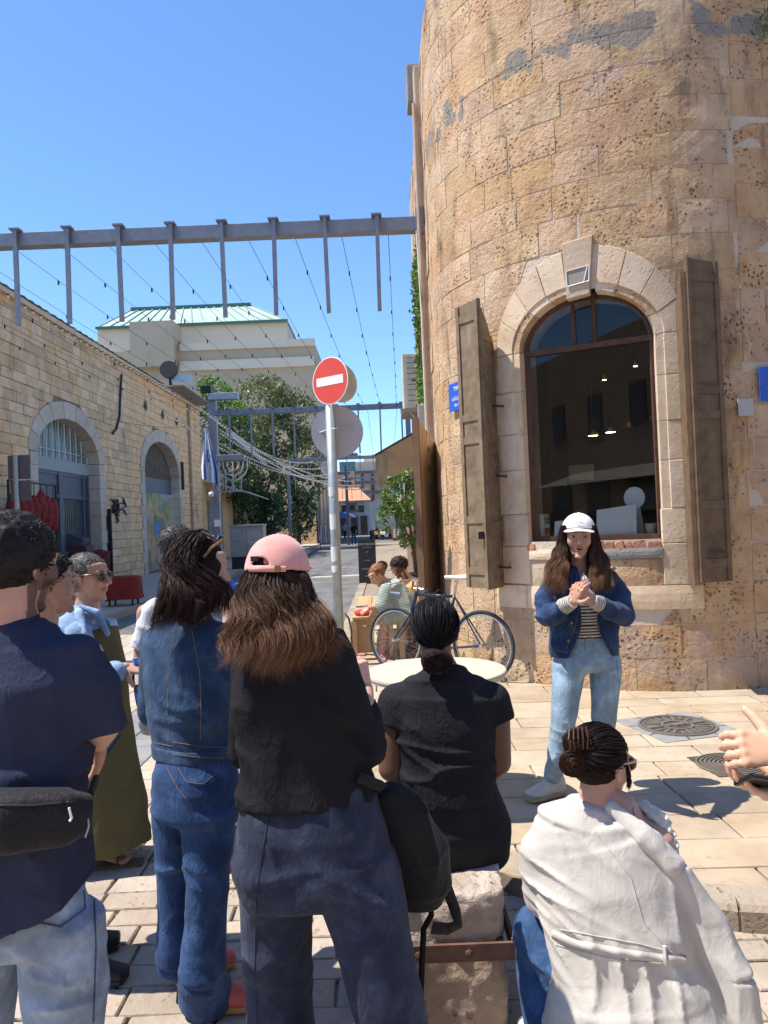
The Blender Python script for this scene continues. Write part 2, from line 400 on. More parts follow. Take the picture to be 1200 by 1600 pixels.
def strands(name, guides, n, m, parent, width=0.0016, seg=14, wave=0.006, wlen=0.05, root=(0.02, 0.01, 0.008), tip=None, jit=0.15, seed=3, clump=0, curl=0.0, taper=True, coh=0.0):
    """hair: guides are (polyline, root spread, tip spread, weight); thin ribbons follow them"""
    rg = np.random.default_rng(seed); tip = root if tip is None else tip
    wt = np.array([g[3] if len(g) > 3 else 1.0 for g in guides]); wt = wt / wt.sum()
    V, Fc, Cc = [], [], []; b = 0
    ncl = clump or n; coff = rg.normal(size=(ncl, 3)); cgi = rg.choice(len(guides), ncl, p=wt)
    for i in range(n):
        ci = i % ncl; pl, r0, r1 = guides[cgi[ci]][:3]; pl = np.asarray(pl, float)
        L = np.concatenate([[0], np.cumsum(np.linalg.norm(np.diff(pl, axis=0), axis=1))])
        tmax = 1 - jit * rg.random()
        t = np.linspace(0, tmax, seg); 
        # smooth interpolation along the guide
        u = t * L[-1]; pos = np.stack([np.interp(u, L, pl[:, k]) for k in range(3)], 1)
        for _ in range(2): pos[1:-1] = 0.25 * pos[:-2] + 0.5 * pos[1:-1] + 0.25 * pos[2:]
        d0 = coff[ci]; d0 = d0 / (1 + 0.35 * np.linalg.norm(d0))
        own = rg.normal(size=3) * (0.28 if clump else 0)
        if clump == 0: d0 = rg.normal(size=3); d0 = d0 / (1 + 0.35 * np.linalg.norm(d0))
        rad = r0 + (r1 - r0) * t
        pos = pos + (d0 + own)[None] * rad[:, None]
        ph = (ci * 2.399 if clump else rg.random() * 6.28) + rg.normal() * 0.35; ph2 = ph * 1.7
        if coh: ph = cgi[ci] * coh + rg.normal() * 0.45; ph2 = ph + 1.2
        wl_ = wlen * (1.0 if coh else 0.8 + 0.4 * ((ci * 0.618) % 1.0)) * 1.0 if coh else wlen * (0.8 + 0.4 * ((ci * 0.618) % 1.0))
        am = wave * (np.clip(t * 1.6, 0, 1) ** 1.3 if coh else np.clip(t * 2.2, 0, 1)) * (0.7 + 0.6 * ((ci * 0.377) % 1.0))
        pos[:, 0] += am * np.sin(u / wl_ * 6.28 + ph); pos[:, 1] += am * np.cos(u / wl_ * 6.28 + ph2); pos[:, 2] += curl * am * np.sin(u / wl_ * 6.28 * 0.5 + ph)
        tan = np.gradient(pos, axis=0); tan /= np.linalg.norm(tan, axis=1)[:, None] + 1e-9
        sd = np.cross(tan, unit(rg.normal(size=3))); sd /= np.linalg.norm(sd, axis=1)[:, None] + 1e-9
        w = width * rg.uniform(0.6, 1.3) * (np.clip((1 - t / tmax) * 4, 0.15, 1) if taper else 1.0)
        w = np.broadcast_to(w, (seg,))
        v = np.stack([pos - sd * w[:, None], pos + sd * w[:, None]], 1).reshape(-1, 3)
        k = np.arange(seg - 1) * 2 + b
        Fc.append(np.stack([k, k + 1, k + 3, k + 2], 1)); V.append(v); b += seg * 2
        s = rg.uniform(0.65, 1.35) * (1.25 if ((ci * 0.618) % 1) > 0.72 else 1.0); mixv = np.clip(t * 1.15, 0, 1)[:, None] ** 1.6
        c = (np.asarray(root)[None] * (1 - mixv) + np.asarray(tip)[None] * mixv) * s
        Cc.append(np.repeat(c, 2, 0))
    return mesh(name, np.concatenate(V), np.concatenate(Fc), m, parent, True, np.concatenate(Cc))
# ================================================================== SETTING
def m_stone(name, cols, **k):
    d = dict(rough=0.92, scale=3.0, bump=0.9, bscale=26, rnd=0.13, pits=1.0, pscale=26, spec=0.15, dist=0.012); d.update(k); return mat(name, cols, **d)
M_TOWER = m_stone('tower_limestone', [(0.42, 0.265, 0.155), (0.53, 0.36, 0.215), (0.61, 0.45, 0.285)], rnd=0.08, bump=1.1, dist=0.017, band=[(5.88, .20, (.29, .25, .21), 3.2, .485), (5.5, .2, (.52, .37, .27), 1.6, .52), (7.0, .5, (.28, .24, .20), 1.9, .55), (0.45, .5, (.47, .35, .255), 2.1, .49), (2.2, 2.0, (.55, .34, .16), .8, .60)], stain=[
    ((0.56, 0.38, 0.18), 0.9, 0.56, 0.45, (1, 1, 1)), ((0.13, 0.09, 0.06), 1.6, 0.545, 0.6, (2.2, 2.2, 0.45)), ((0.16, 0.10, 0.065), 7.0, 0.60, 0.6, (1, 1, 1)), ((0.62, 0.50, 0.36), 2.4, 0.60, 0.5, (1, 1, 1)), ((0.40, 0.26, 0.19), 1.3, 0.55, 0.5, (1, 1, 0.8))])
M_PALE = m_stone('pale_arch_stone', [(0.50, 0.37, 0.25), (0.62, 0.49, 0.35), (0.68, 0.56, 0.42)], pits=0.35, rnd=0.08, bump=0.45, dist=0.008, stain=[((0.36, 0.24, 0.17), 3.0, 0.60, 0.6, (1, 1, 1))])
M_MORTAR = m_stone('lime_mortar', [(0.50, 0.42, 0.33), (0.60, 0.51, 0.40)], rnd=0, pits=0.3)
M_PLASTER = m_stone('old_plaster', [(0.40, 0.29, 0.21), (0.52, 0.40, 0.30)], rnd=0.05, pits=0.2, bump=0.5, stain=[((0.2, 0.16, 0.13), 2.0, 0.6, 0.5, (1, 1, 1))])
M_CEMENT = m_stone('grey_cement', [(0.22, 0.21, 0.20), (0.30, 0.28, 0.26)], rnd=0.1, pits=0.3, bump=0.6)
M_LWALL = m_stone('cream_ashlar', [(0.64, 0.42, 0.235), (0.74, 0.51, 0.30), (0.80, 0.585, 0.37)], pits=0.8, rnd=0.15, bump=0.9, stain=[((0.26, 0.18, 0.12), 0.8, 0.58, 0.55, (1, 1, 0.6)), ((0.20, 0.14, 0.10), 3.0, 0.62, 0.5, (1, 1, 1))])
M_LMORT = m_stone('dark_joint', [(0.24, 0.18, 0.13), (0.33, 0.25, 0.18)], rnd=0, pits=0)
M_SLAB = m_stone('paving_limestone', [(0.33, 0.26, 0.18), (0.41, 0.33, 0.235), (0.46, 0.385, 0.285)], rnd=0.09, pits=0.25, pscale=18, bump=0.5, bscale=30, rough=0.75, dist=0.006, stain=[((0.26, 0.20, 0.14), 1.7, 0.57, 0.5, (1, 1, 1)), ((0.17, 0.13, 0.10), 9.0, 0.66, 0.6, (1, 1, 1)), ((0.50, 0.35, 0.16), 1.2, 0.62, 0.35, (1, 1, 1))])
M_COBBLE = m_stone('rough_cobble', [(0.31, 0.255, 0.20), (0.39, 0.325, 0.26), (0.45, 0.38, 0.31)], rnd=0.09, pits=0.5, bump=0.9, bscale=22, dist=0.012)
M_PAVC = m_stone('cream_paver', [(0.38, 0.32, 0.25), (0.46, 0.39, 0.31)], rnd=0.08, pits=0.1, bump=0.4, dist=0.004)
M_PAVG = m_stone('grey_paver', [(0.20, 0.20, 0.20), (0.27, 0.27, 0.265)], rnd=0.08, pits=0.1, bump=0.4, dist=0.004)
M_JOINT = mat('sandy_joint', [(0.22, 0.185, 0.14), (0.31, 0.265, 0.205)], 0.95, 8, 0.5, 60)
M_ASPH = mat('asphalt', [(0.105, 0.105, 0.107), (0.15, 0.148, 0.145), (0.19, 0.185, 0.18)], 0.88, 1.1, 0.5, 160, stain=[((0.07, 0.07, 0.07), 0.5, 0.58, 0.6, (3, 0.5, 1))], dist=0.004)
M_KERB = m_stone('kerb_stone', [(0.30, 0.25, 0.19), (0.40, 0.33, 0.25)], pits=0.5, rnd=0.1)
M_IRON = mat('weathered_grey_steel', [(0.20, 0.22, 0.25), (0.27, 0.29, 0.32)], 0.5, 9, 0.2, 60, metal=0.5, stain=[((0.16, 0.10, 0.06), 8, 0.66, 0.6, (1, 1, 1))], dist=0.001)
M_GALV = mat('galvanised_pole', [(0.30, 0.35, 0.37), (0.40, 0.45, 0.47)], 0.45, 12, 0.15, 80, metal=0.4, dist=0.001)
M_SHUT = mat('weathered_brown_shutter', [(0.13, 0.09, 0.058), (0.20, 0.145, 0.09), (0.25, 0.19, 0.125)], 0.7, 9, 0.5, 50, stain=[((0.33, 0.27, 0.19), 5, 0.60, 0.6, (1, 1, 0.25)), ((0.16, 0.07, 0.035), 4, 0.63, 0.7, (1, 1, 0.6))], dist=0.002)
M_RUST = mat('rusty_window_steel', [(0.06, 0.032, 0.022), (0.11, 0.055, 0.035)], 0.7, 14, 0.4, 70, dist=0.002)
M_BLACK = mat('black_iron', [(0.02, 0.02, 0.022)], 0.5)
M_WIRE = mat('dark_wire', [(0.05, 0.05, 0.055)], 0.5)
M_WHITE = mat('white_paint', [(0.74, 0.74, 0.72), (0.8, 0.8, 0.78)], 0.5, 6, 0.05, 30)
M_BULB = mat('frosted_bulb', [(0.75, 0.72, 0.62)], 0.25, spec=0.6)
M_WOODP = None
TRUE = True

# ------------------------------------------------------------------ ground
mesh('ground', [(-600, -60, -0.03), (600, -60, -0.03), (600, 1500, -0.03), (-600, 1500, -0.03)], [(0, 1, 2, 3)], M_ASPH)['kind'] = 'structure'
road = mesh('road', [(-5.3, 12.6, 0.0), (-0.72, 12.6, 0.0), (-0.72, 140, 0.0), (-5.3, 140, 0.0)], [(0, 1, 2, 3)], M_ASPH); tag(road, kind='structure')
for nm, y0, w in (('road_marking', 24.2, 0.45),):
    tag(mesh(nm, [(-3.0, y0, 0.004), (-0.75, y0, 0.004), (-0.75, y0 + w * 2, 0.004), (-3.0, y0 + w * 2, 0.004)], [(0, 1, 2, 3)], M_PAVC), kind='structure')
plaza = mesh('plaza', [(-9, -14, -0.022), (6, -14, -0.022), (6, 12.59, -0.022), (-9, 12.59, -0.022)], [(0, 1, 2, 3)], M_JOINT); tag(plaza, kind='structure')
tag(mesh('plaza_paving', [(-30, -30, -0.012), (20, -30, -0.012), (20, 1.88, -0.012), (-30, 1.88, -0.012)], [(0, 1, 2, 3)], M_COBBLE), kind='structure')
PVT = 0.10
KERB = [(6.5, 2.55), (2.6, 2.82), (1.32, 3.03), (0.9, 3.15), (0.52, 3.38), (0.1, 3.75), (-0.25, 4.3), (-0.5, 5.1), (-0.66, 6.3), (-0.70, 8.0), (-0.70, 60.0)]
pave = MB(); kp = KERB[::1]
inner = [(6.5, 60)]
poly = kp + inner
n = len(poly)
pave.add([(x, y, PVT - 0.022) for x, y in poly] + [(x, y, -0.02) for x, y in poly], [tuple(range(n)), tuple(range(2 * n - 1, n - 1, -1))] + [(i, i + n, (i + 1) % n + n, (i + 1) % n) for i in range(n)])
pavement = pave.build('pavement', M_JOINT); tag(pavement, kind='structure')
def in_poly(x, y, pl):
    c = False; j = len(pl) - 1
    for i in range(len(pl)):
        if (pl[i][1] > y) != (pl[j][1] > y) and x < (pl[j][0] - pl[i][0]) * (y - pl[i][1]) / (pl[j][1] - pl[i][1]) + pl[i][0]: c = not c
        j = i
    return c
def clip_poly(pl, a, b):
    """keep the part left of a->b"""
    out = []; f = lambda p: (b[0] - a[0]) * (p[1] - a[1]) - (b[1] - a[1]) * (p[0] - a[0])
    for i in range(len(pl)):
        p, q = pl[i], pl[(i + 1) % len(pl)]; u, v = f(p), f(q)
        if u >= 0: out.append(p)
        if u * v < 0: t = u / (u - v); out.append((p[0] + (q[0] - p[0]) * t, p[1] + (q[1] - p[1]) * t))
    return out
# kerb stones along the edge
def along(pl, step):
    pts = [np.array(p) for p in pl]; out = [pts[0]]; acc = 0; 
    L = np.concatenate([[0], np.cumsum([np.linalg.norm(pts[i + 1] - pts[i]) for i in range(len(pts) - 1)])])
    xs = np.arange(0, L[-1], step); return [(np.interp(x, L, [p[0] for p in pts]), np.interp(x, L, [p[1] for p in pts])) for x in xs]
ks = along(KERB, 0.52)
for i in range(len(ks) - 1):
    if ks[i][1] > 26: break
    a, b = np.array(ks[i]), np.array(ks[i + 1]); t = unit(b - a); nrm = np.array([-t[1], t[0]])
    if (nrm @ (np.array([3, 8]) - a)) < 0: nrm = -nrm
    o0 = -0.012 + random.uniform(-0.006, 0.006); g = 0.006; zt = PVT + 0.004 + random.uniform(-0.004, 0.004)
    q = [a + t * g + nrm * o0, b - t * g + nrm * o0, b - t * g + nrm * 0.17, a + t * g + nrm * 0.17]
    q2 = [a + t * g + nrm * (o0 + 0.02), b - t * g + nrm * (o0 + 0.02), b - t * g + nrm * 0.17, a + t * g + nrm * 0.17]
    MB().add([(*p, -0.02) for p in q] + [(*p, zt - 0.02) for p in q] + [(*p, zt) for p in q2], [(0, 1, 5, 4), (1, 2, 6, 5), (2, 3, 7, 6), (3, 0, 4, 7), (4, 5, 9, 8), (5, 6, 10, 9), (6, 7, 11, 10), (7, 4, 8, 11), (8, 9, 10, 11)]).build('kerb_stone', M_KERB, pavement)
def slab(name, pl, z, m, parent, th=0.03, inset=0.006, tilt=0.002):
    c = np.mean(pl, 0); v0 = []; v1 = []; v2 = []
    tx, ty = random.uniform(-tilt, tilt), random.uniform(-tilt, tilt)
    for p in pl:
        d = np.array(p) - c; k = max(0.0, 1 - inset / (np.linalg.norm(d) + 1e-6)); q = c + d * k; k2 = max(0.0, 1 - (inset + 0.006) / (np.linalg.norm(d) + 1e-6)); q2 = c + d * k2
        zz = z + tx * d[0] / 0.3 + ty * d[1] / 0.3
        v0.append((*q, z - th)); v1.append((*q, zz - 0.006)); v2.append((*q2, zz))
    n = len(pl); f = [tuple(range(2 * n, 3 * n))]
    for k in (0, n): f += [(k + i, k + (i + 1) % n, k + n + (i + 1) % n, k + n + i) for i in range(n)]
    return MB().add(v0 + v1 + v2, f)
# limestone slabs of the pavement, rows roughly along the kerb
rows = []; y = 2.62
MH = [[G(975, 1122, .1)[:2], G(1100, 1112, .1)[:2], G(1131, 1147, .1)[:2], G(1030, 1166, .1)[:2]], [G(1085, 1182, .1)[:2], G(1165, 1176, .1)[:2], G(1200, 1205, .1)[:2], G(1121, 1217, .1)[:2]]]
kin = [(x + (0.17 * (0.35 if x > 0.8 else 1.0)), yy + (0.172 if x > -0.2 else 0.06)) for x, yy in KERB]
kin = [(6.5, 2.73), (2.6, 2.99), (1.36, 3.20), (0.98, 3.31), (0.64, 3.51), (0.23, 3.86), (-0.09, 4.37), (-0.33, 5.14), (-0.49, 6.33), (-0.53, 8.02), (-0.53, 60), (6.5, 60)]
ns = 0
while y < 14:
    h = random.uniform(0.25, 0.31); x = -0.8 - random.random() * 0.4; lim = 3.6 if y < 7.2 else 0.75
    while x < lim:
        L = random.uniform(0.42, 0.78); sk = -0.04
        pl = [(x, y + sk * x), (x + L, y + sk * (x + L)), (x + L, y + h + sk * (x + L)), (x, y + h + sk * x)]
        # clip to the kerb's inner line
        inside = [in_poly(px, py, kin) for px, py in pl]
        if any(inside):
            if not all(inside):
                for i in range(len(kin) - 2):
                    a, b = kin[i], kin[i + 1]
                    if min(a[0], b[0]) - 0.5 < x + L / 2 < max(a[0], b[0]) + 0.5 and min(a[1], b[1]) - 0.5 < y + h / 2 < max(a[1], b[1]) + 0.5:
                        pl = clip_poly(pl, b, a)
                        if len(pl) < 3: break
            if len(pl) >= 3 and math.hypot(x + L / 2 - 2.81, y + h / 2 - 8.76) > 2.0 or y > 8.9:
                if len(pl) >= 3: slab('slab', pl, PVT + random.uniform(-0.002, 0.002), M_SLAB, pavement).build('paving_slab', M_SLAB, pavement); ns += 1
        x += L
    y += h
# plaza: rough cobbles close by, the paver crossing with grey stripes beyond
cnt = 0; rest = MB(); restg = MB()
y = 1.9
while y < 4.15:
    h = random.uniform(0.13, 0.17); x = -y * 0.62 - 0.1
    while x < 1.7:
        L = random.uniform(0.2, 0.31)
        if not all(in_poly(xx, yy, KERB + [(6.5, 60)]) for xx, yy in ((x, y), (x + L, y), (x, y + h), (x + L, y + h))):
            j = lambda: random.uniform(-0.005, 0.005)
            slab('cobble', [(x + j(), y + j()), (x + L + j(), y + j()), (x + L + j(), y + h + j()), (x + j(), y + h + j())], random.uniform(-0.004, 0.004), M_COBBLE, plaza, 0.03, 0.007, 0.004).build('cobble', M_COBBLE, plaza); cnt += 1
        x += L
    y += h
cnt2 = 0
while y < 12.5:
    h = 0.20; x = -math.ceil(y * 0.56 / 0.3) * 0.3 - 0.0; k = 0
    off = 0.15 if int(y / 0.2) % 2 else 0
    while x < 0.5:
        L = 0.30
        if not in_poly(x, y + h / 2, KERB + [(6.5, 60)]):
            st = int(math.floor((x + 20) / 0.6)) % 2; m = M_PAVG if st and y < 9.5 else M_PAVC
            s = slab('p', [(x, y), (x + L, y), (x + L, y + h), (x, y + h)], random.uniform(-0.002, 0.002), m, plaza, 0.02, 0.004, 0.002)
            vis = (-1.62 * y / 4.2 < x < -0.2) and y < 8.2
            if vis and cnt2 < 240: s.build('paver', m, plaza); cnt2 += 1
            else: (rest if m is M_PAVC else restg).add(s.v, s.f)
        x += L
    y += h
tag(rest.build('cream_pavers', M_PAVC, plaza, fix=False), kind='stuff'); tag(restg.build('grey_pavers', M_PAVG, plaza, fix=False), kind='stuff')
# left pavement and its kerb
sw = MB().box((-7.0, 46, 0.05), (3.4, 95, 0.14)).build('sidewalk', M_PAVC); tag(sw, kind='structure')
for i in range(26): MB().box((-5.27, 9.0 + i * 1.0, 0.055), (0.14, 0.985, 0.16), bev=0.012).build('kerb_stone', M_KERB, sw)
# manhole covers let into the slabs
M_CAST = mat('worn_cast_iron', [(0.09, 0.08, 0.072), (0.16, 0.145, 0.13)], 0.55, 14, 0.5, 60, metal=0.5, dist=0.003)
M_CAST2 = mat('polished_cast_relief', [(0.26, 0.23, 0.20), (0.33, 0.30, 0.26)], 0.45, 14, 0.3, 60, metal=0.6, dist=0.002)
M_FRAMEG = mat('grey_concrete_frame', [(0.22, 0.215, 0.21), (0.29, 0.285, 0.275)], 0.8, 10, 0.4, 60)
for qi, q in enumerate(MH):
    q = [np.array(p) for p in q]
    if qi == 1: q[2] = q[1] + (q[3] - q[0])
    c = sum(q) / 4; ux = (q[1] - q[0] + q[2] - q[3]) / 2; uy = (q[3] - q[0] + q[2] - q[1]) / 2
    sz = (np.linalg.norm(ux) + np.linalg.norm(uy)) / 2 * (1.0 if qi == 0 else 1.0); ex = unit(ux); ey = unit(uy - ex * (uy @ ex))
    e = empty('manhole_cover', (c[0], c[1], PVT), ['round iron manhole cover with radial ribs in square concrete frame', 'small square iron cover with concentric rings, partly behind the pointing hand'][qi], 'manhole cover')
    def pt(u, w, z): return (c[0] + ex[0] * u + ey[0] * w, c[1] + ex[1] * u + ey[1] * w, PVT + z)
    hs = sz / 2
    MB().prism([(-hs, -hs), (hs, -hs), (hs, hs), (-hs, hs)], 0.012, lambda u, w, t: pt(u, w, t - 0.006)).build('frame', M_FRAMEG if qi == 0 else M_CAST, e)
    circ = lambda r, n=40: [(r * math.cos(2 * math.pi * k / n), r * math.sin(2 * math.pi * k / n)) for k in range(n)]
    def ring(r0, r1, z0, z1, n=44):
        v = []; f = []
        for r in ((r0, z0), (r0, z1), (r1, z1), (r1, z0)):
            v += [pt(r[0] * math.cos(2 * math.pi * k / n), r[0] * math.sin(2 * math.pi * k / n), r[1]) for k in range(n)]
        for s_ in range(3): f += [(s_ * n + k, s_ * n + (k + 1) % n, (s_ + 1) * n + (k + 1) % n, (s_ + 1) * n + k) for k in range(n)]
        return v, f
    if qi == 0:
        MB().prism(circ(hs * 0.86), 0.012, lambda u, w, t: pt(u, w, t - 0.003)).build('cover', M_CAST, e)
        rl = MB(); rl.add(*ring(hs * 0.80, hs * 0.86, 0.008, 0.016)); rl.add(*ring(hs * 0.30, hs * 0.36, 0.008, 0.016)); rl.add(*ring(hs * 0.72, hs * 0.745, 0.008, 0.014))
        for k in range(22):
            w = 2 * math.pi * k / 22; d = np.array([math.cos(w), math.sin(w)]); r0, r1 = (0.38, 0.70)
            if k % 3 == 1: r0 = 0.5
            rl.bar(pt(*(d * hs * r0), 0.009), pt(*(d * hs * r1), 0.009), 0.018, 0.012)
        rl.bar(pt(-hs * 0.72, -hs * 0.06, 0.01), pt(hs * 0.72, -hs * 0.06, 0.01), 0.05, 0.010)
        rl.build('relief', M_CAST2, e)
        for k in range(4):
            w = k * math.pi / 2 + 0.4; 
        sp = MB()
        for k in range(8):
            w = 2 * math.pi * (k + 0.5) / 8; d = np.array([math.cos(w), math.sin(w)]); r1 = hs / max(abs(d)); sp.bar(pt(*(d * hs * 0.88), 0.006), pt(*(d * r1 * 0.98), 0.006), 0.012, 0.003)
        sp.build('frame_joint', M_CAST, e)
        Mx = Matrix.Rotation(math.atan2(ex[1], ex[0]), 4, 'Z'); Mx.translation = (c[0] - ey[0] * hs * 0.06, c[1] - ey[1] * hs * 0.06, PVT + 0.017)
        MH_TEXT = ('ביוב'[::-1] + '  1 9 9', hs * 0.20, Mx, M_CAST2, e)
    else:
        rl = MB()
        for k in range(1, 9): rl.add(*ring(hs * (0.13 * k), hs * (0.13 * k + 0.055), 0.004, 0.013))
        rl.v = [v for v in rl.v]
        rl.build('relief', M_CAST2, e)
e = None

# ------------------------------------------------------------------ masonry
def masonry(parent, mp, s0, s1, z0, z1, rowh, lens, m, openings=(), depth=0.10, gap=0.007, proud=0.012, nmax=300, rank=None, jit=0.008, grid=(4, 3), name='stone', stuffname='far_stones', skip=None, rough=0.004, edge_=0.005):
    rg = np.random.default_rng(int(abs(s0) * 100 + z1 * 10)); quads = []; z = z0
    while z < z1 - 0.05:
        h = rg.uniform(*rowh); zt = min(z + h, z1); s = s0 - rg.random() * lens[0]
        while s < s1:
            L = rg.uniform(*lens); a, b = max(s, s0), min(s + L, s1); s += L
            if b - a < 0.06: continue
            parts = [((a, a), (b, b))]                       # ((left at bottom, left at top), (right at bottom, right at top))
            for (sc, w) in openings:
                nw = []
                for (l, r) in parts:
                    wb, wt = w(z), w(zt)
                    if wb <= 0 and wt <= 0: nw.append((l, r)); continue
                    wb, wt = max(wb, 0), max(wt, 0)
                    ol = (sc - wb, sc - wt); orr = (sc + wb, sc + wt)
                    if r[0] <= ol[0] and r[1] <= ol[1] or l[0] >= orr[0] and l[1] >= orr[1]: nw.append((l, r)); continue
                    L2 = (l, (min(r[0], ol[0]), min(r[1], ol[1]))); R2 = ((max(l[0], orr[0]), max(l[1], orr[1])), r)
                    for (x, y2) in (L2, R2):
                        if max(y2[0] - x[0], y2[1] - x[1]) > 0.05 and min(y2[0] - x[0], y2[1] - x[1]) > -0.02: nw.append((x, (max(y2[0], x[0] + 0.004), max(y2[1], x[1] + 0.004))))
                parts = nw
            for (l, r) in parts:
                if skip and skip((l[0] + r[0]) / 2, (z + zt) / 2): continue
                quads.append((l, r, z, zt))
        z = zt
    def build(q, B):
        l, r, za, zb = q; nu, nv = grid; P0 = rg.uniform(-0.3, 1) * proud; v = []; f = []
        cj = rg.uniform(-jit, jit, (2, 2, 2))
        for j in range(nv):
            w = j / (nv - 1)
            for i in range(nu):
                u = i / (nu - 1); sl = l[0] + (l[1] - l[0]) * w + gap; sr = r[0] + (r[1] - r[0]) * w - gap
                du = (cj[0, 0, 0] * (1 - u) * (1 - w) + cj[0, 1, 0] * u * (1 - w)); dw = (cj[1, 0, 1] * (1 - u) * w + cj[1, 1, 1] * u * w)
                edge = i in (0, nu - 1) or j in (0, nv - 1)
                t = P0 + rg.uniform(-rough, rough) - (edge_ * (0.4 + rg.random()) if edge else 0)
                v.append(mp(sl + (sr - sl) * u + du, za + gap + (zb - za - 2 * gap) * w + dw, t))
        for j in range(nv - 1):
            for i in range(nu - 1): k = j * nu + i; f.append((k, k + 1, k + nu + 1, k + nu))
        rim = [i for i in range(nu)] + [j * nu + nu - 1 for j in range(1, nv)] + [(nv - 1) * nu + i for i in range(nu - 2, -1, -1)] + [j * nu for j in range(nv - 2, 0, -1)]
        nb = len(v)
        for k in rim:
            i, j = k % nu, k // nu; u, w = i / (nu - 1), j / (nv - 1); sl = l[0] + (l[1] - l[0]) * w + gap; sr = r[0] + (r[1] - r[0]) * w - gap
            v.append(mp(sl + (sr - sl) * u, za + gap + (zb - za - 2 * gap) * w, -depth))
        for k in range(len(rim)): f.append((rim[k], nb + k, nb + (k + 1) % len(rim), rim[(k + 1) % len(rim)]))
        B.add(v, f)
    if rank: quads.sort(key=rank)
    for q in quads[:nmax]:
        B = MB(); build(q, B); B.build(name, m, parent)
    if quads[nmax:]:
        B = MB()
        for q in quads[nmax:]: build(q, B)
        tag(B.build(stuffname, m, parent), kind='stuff')
    return len(quads)

# ------------------------------------------------------------------ the rounded stone corner building
AL, RT, DC = R(17.8), 2.15, 9.2
CX, CY = DC * math.sin(AL), DC * math.cos(AL)
DIRC = np.array([-math.sin(AL), -math.cos(AL)]); DIRR = np.array([math.cos(AL), -math.sin(AL)])
SJ = 1.02; SL = -(90 - 17.8) * math.pi / 180 * RT       # where flat walls leave the round
def tow(s, z, t=0.0):
    if s > SJ: ph = SJ / RT; ex = s - SJ
    elif s < SL: ph = SL / RT; ex = s - SL
    else: ph = s / RT; ex = 0
    d = DIRC * math.cos(ph) + DIRR * math.sin(ph); tg = -DIRC * math.sin(ph) + DIRR * math.cos(ph)
    p = np.array([CX, CY]) + d * (RT + t) + tg * ex
    if z > 7.35 and s < SJ: p = np.array([CX, CY]) + (p - np.array([CX, CY])) * (1 - (z - 7.35) * 0.10)
    return (p[0], p[1], z)
def cyl(px, py):
    r = M3 @ np.array([(px - 600) / F, -(py - 800) / F, -1.0]); d = r[:2]; nn = np.linalg.norm(d); u = d / nn; C = np.array([CX, CY]); b = u @ C
    t = b - math.sqrt(max(0, b * b - (C @ C - RT * RT))); p = u * t; q = (p - C) / RT
    return math.atan2(q @ DIRR, q @ DIRC) * RT, CAM_Z + r[2] * t / nn
tower = empty('stone_corner_building', (CX, CY, 0), 'tall rounded stone corner building with arched window and brown shutters', 'building')
WS, WW, WZ0, WSP, WTOP = -0.35, 0.62, 1.42, 3.20, 3.66    # window opening: centre, half width, sill, springing, crown
OW, OTOP = 0.875, 4.05
def w_in(z): return WW if WZ0 <= z <= WSP else (WW * math.sqrt(max(0, 1 - ((z - WSP) / (WTOP - WSP)) ** 2)) if z > WSP else 0)
def w_out(z):
    if z > OTOP or z < 0.80: return 0
    if z > WSP: return OW * math.sqrt(max(0, 1 - ((z - WSP) / (OTOP - WSP)) ** 2)) - 0.03
    return OW - 0.03 if z > 0.86 else OW + 0.04
# mortar core with the opening left free
core = MB(); NZ = 44; zs = np.concatenate([np.linspace(-0.02, 8.2, 34), [WZ0, WSP, WTOP]]); zs = np.unique(np.concatenate([zs, np.linspace(WSP, WTOP, 9)]))
ss = np.unique(np.concatenate([np.arange(SL - 4.6, SL, 0.8), np.linspace(SL, SJ, 60), np.arange(SJ + 0.4, SJ + 6, 0.8), WS + np.linspace(-WW, WW, 17)]))
for i in range(len(zs) - 1):
    za, zb = zs[i], zs[i + 1]
    for j in range(len(ss) - 1):
        a, b = ss[j], ss[j + 1]; mid = (a + b) / 2 - WS
        if abs(mid) < w_in((za + zb) / 2) + 0.015 and WZ0 - 0.01 < (za + zb) / 2 < WTOP: continue
        core.add([tow(a, za, -0.007), tow(b, za, -0.007), tow(b, zb, -0.007), tow(a, zb, -0.007)], [(0, 1, 2, 3)])
core.build('mortar_core', M_MORTAR, tower, fix=False)
rim = [tow(s, 8.2, -0.02) for s in ss]
MB().add(rim + [(9.5, 13.2, 8.2)], [tuple(range(len(rim) + 1))]).build('roof', M_CEMENT, tower)
def base_skip(s, z): return False
nst = masonry(tower, tow, SL - 0.4, SJ, 0.09, 8.15, (0.285, 0.325), (0.30, 0.62), M_TOWER, [(WS, w_out)], proud=0.004, gap=0.0035, nmax=290, grid=(5, 4), jit=0.010, rough=0.0015, edge_=0.003, rank=lambda q: abs((q[0][0] + q[1][0]) / 2 + 0.4) + abs(q[2] - 3.5) * 0.3)
masonry(tower, tow, SJ, SJ + 3.2, 0.09, 8.15, (0.27, 0.36), (0.45, 0.85), M_TOWER, [], proud=0.012, gap=0.006, nmax=70, grid=(4, 3), name='stone', stuffname='side_stones')
masonry(tower, tow, SL - 4.4, SL - 0.4, 0.09, 7.5, (0.28, 0.34), (0.35, 0.7), M_TOWER, [], nmax=40, stuffname='street_stones', grid=(3, 2))
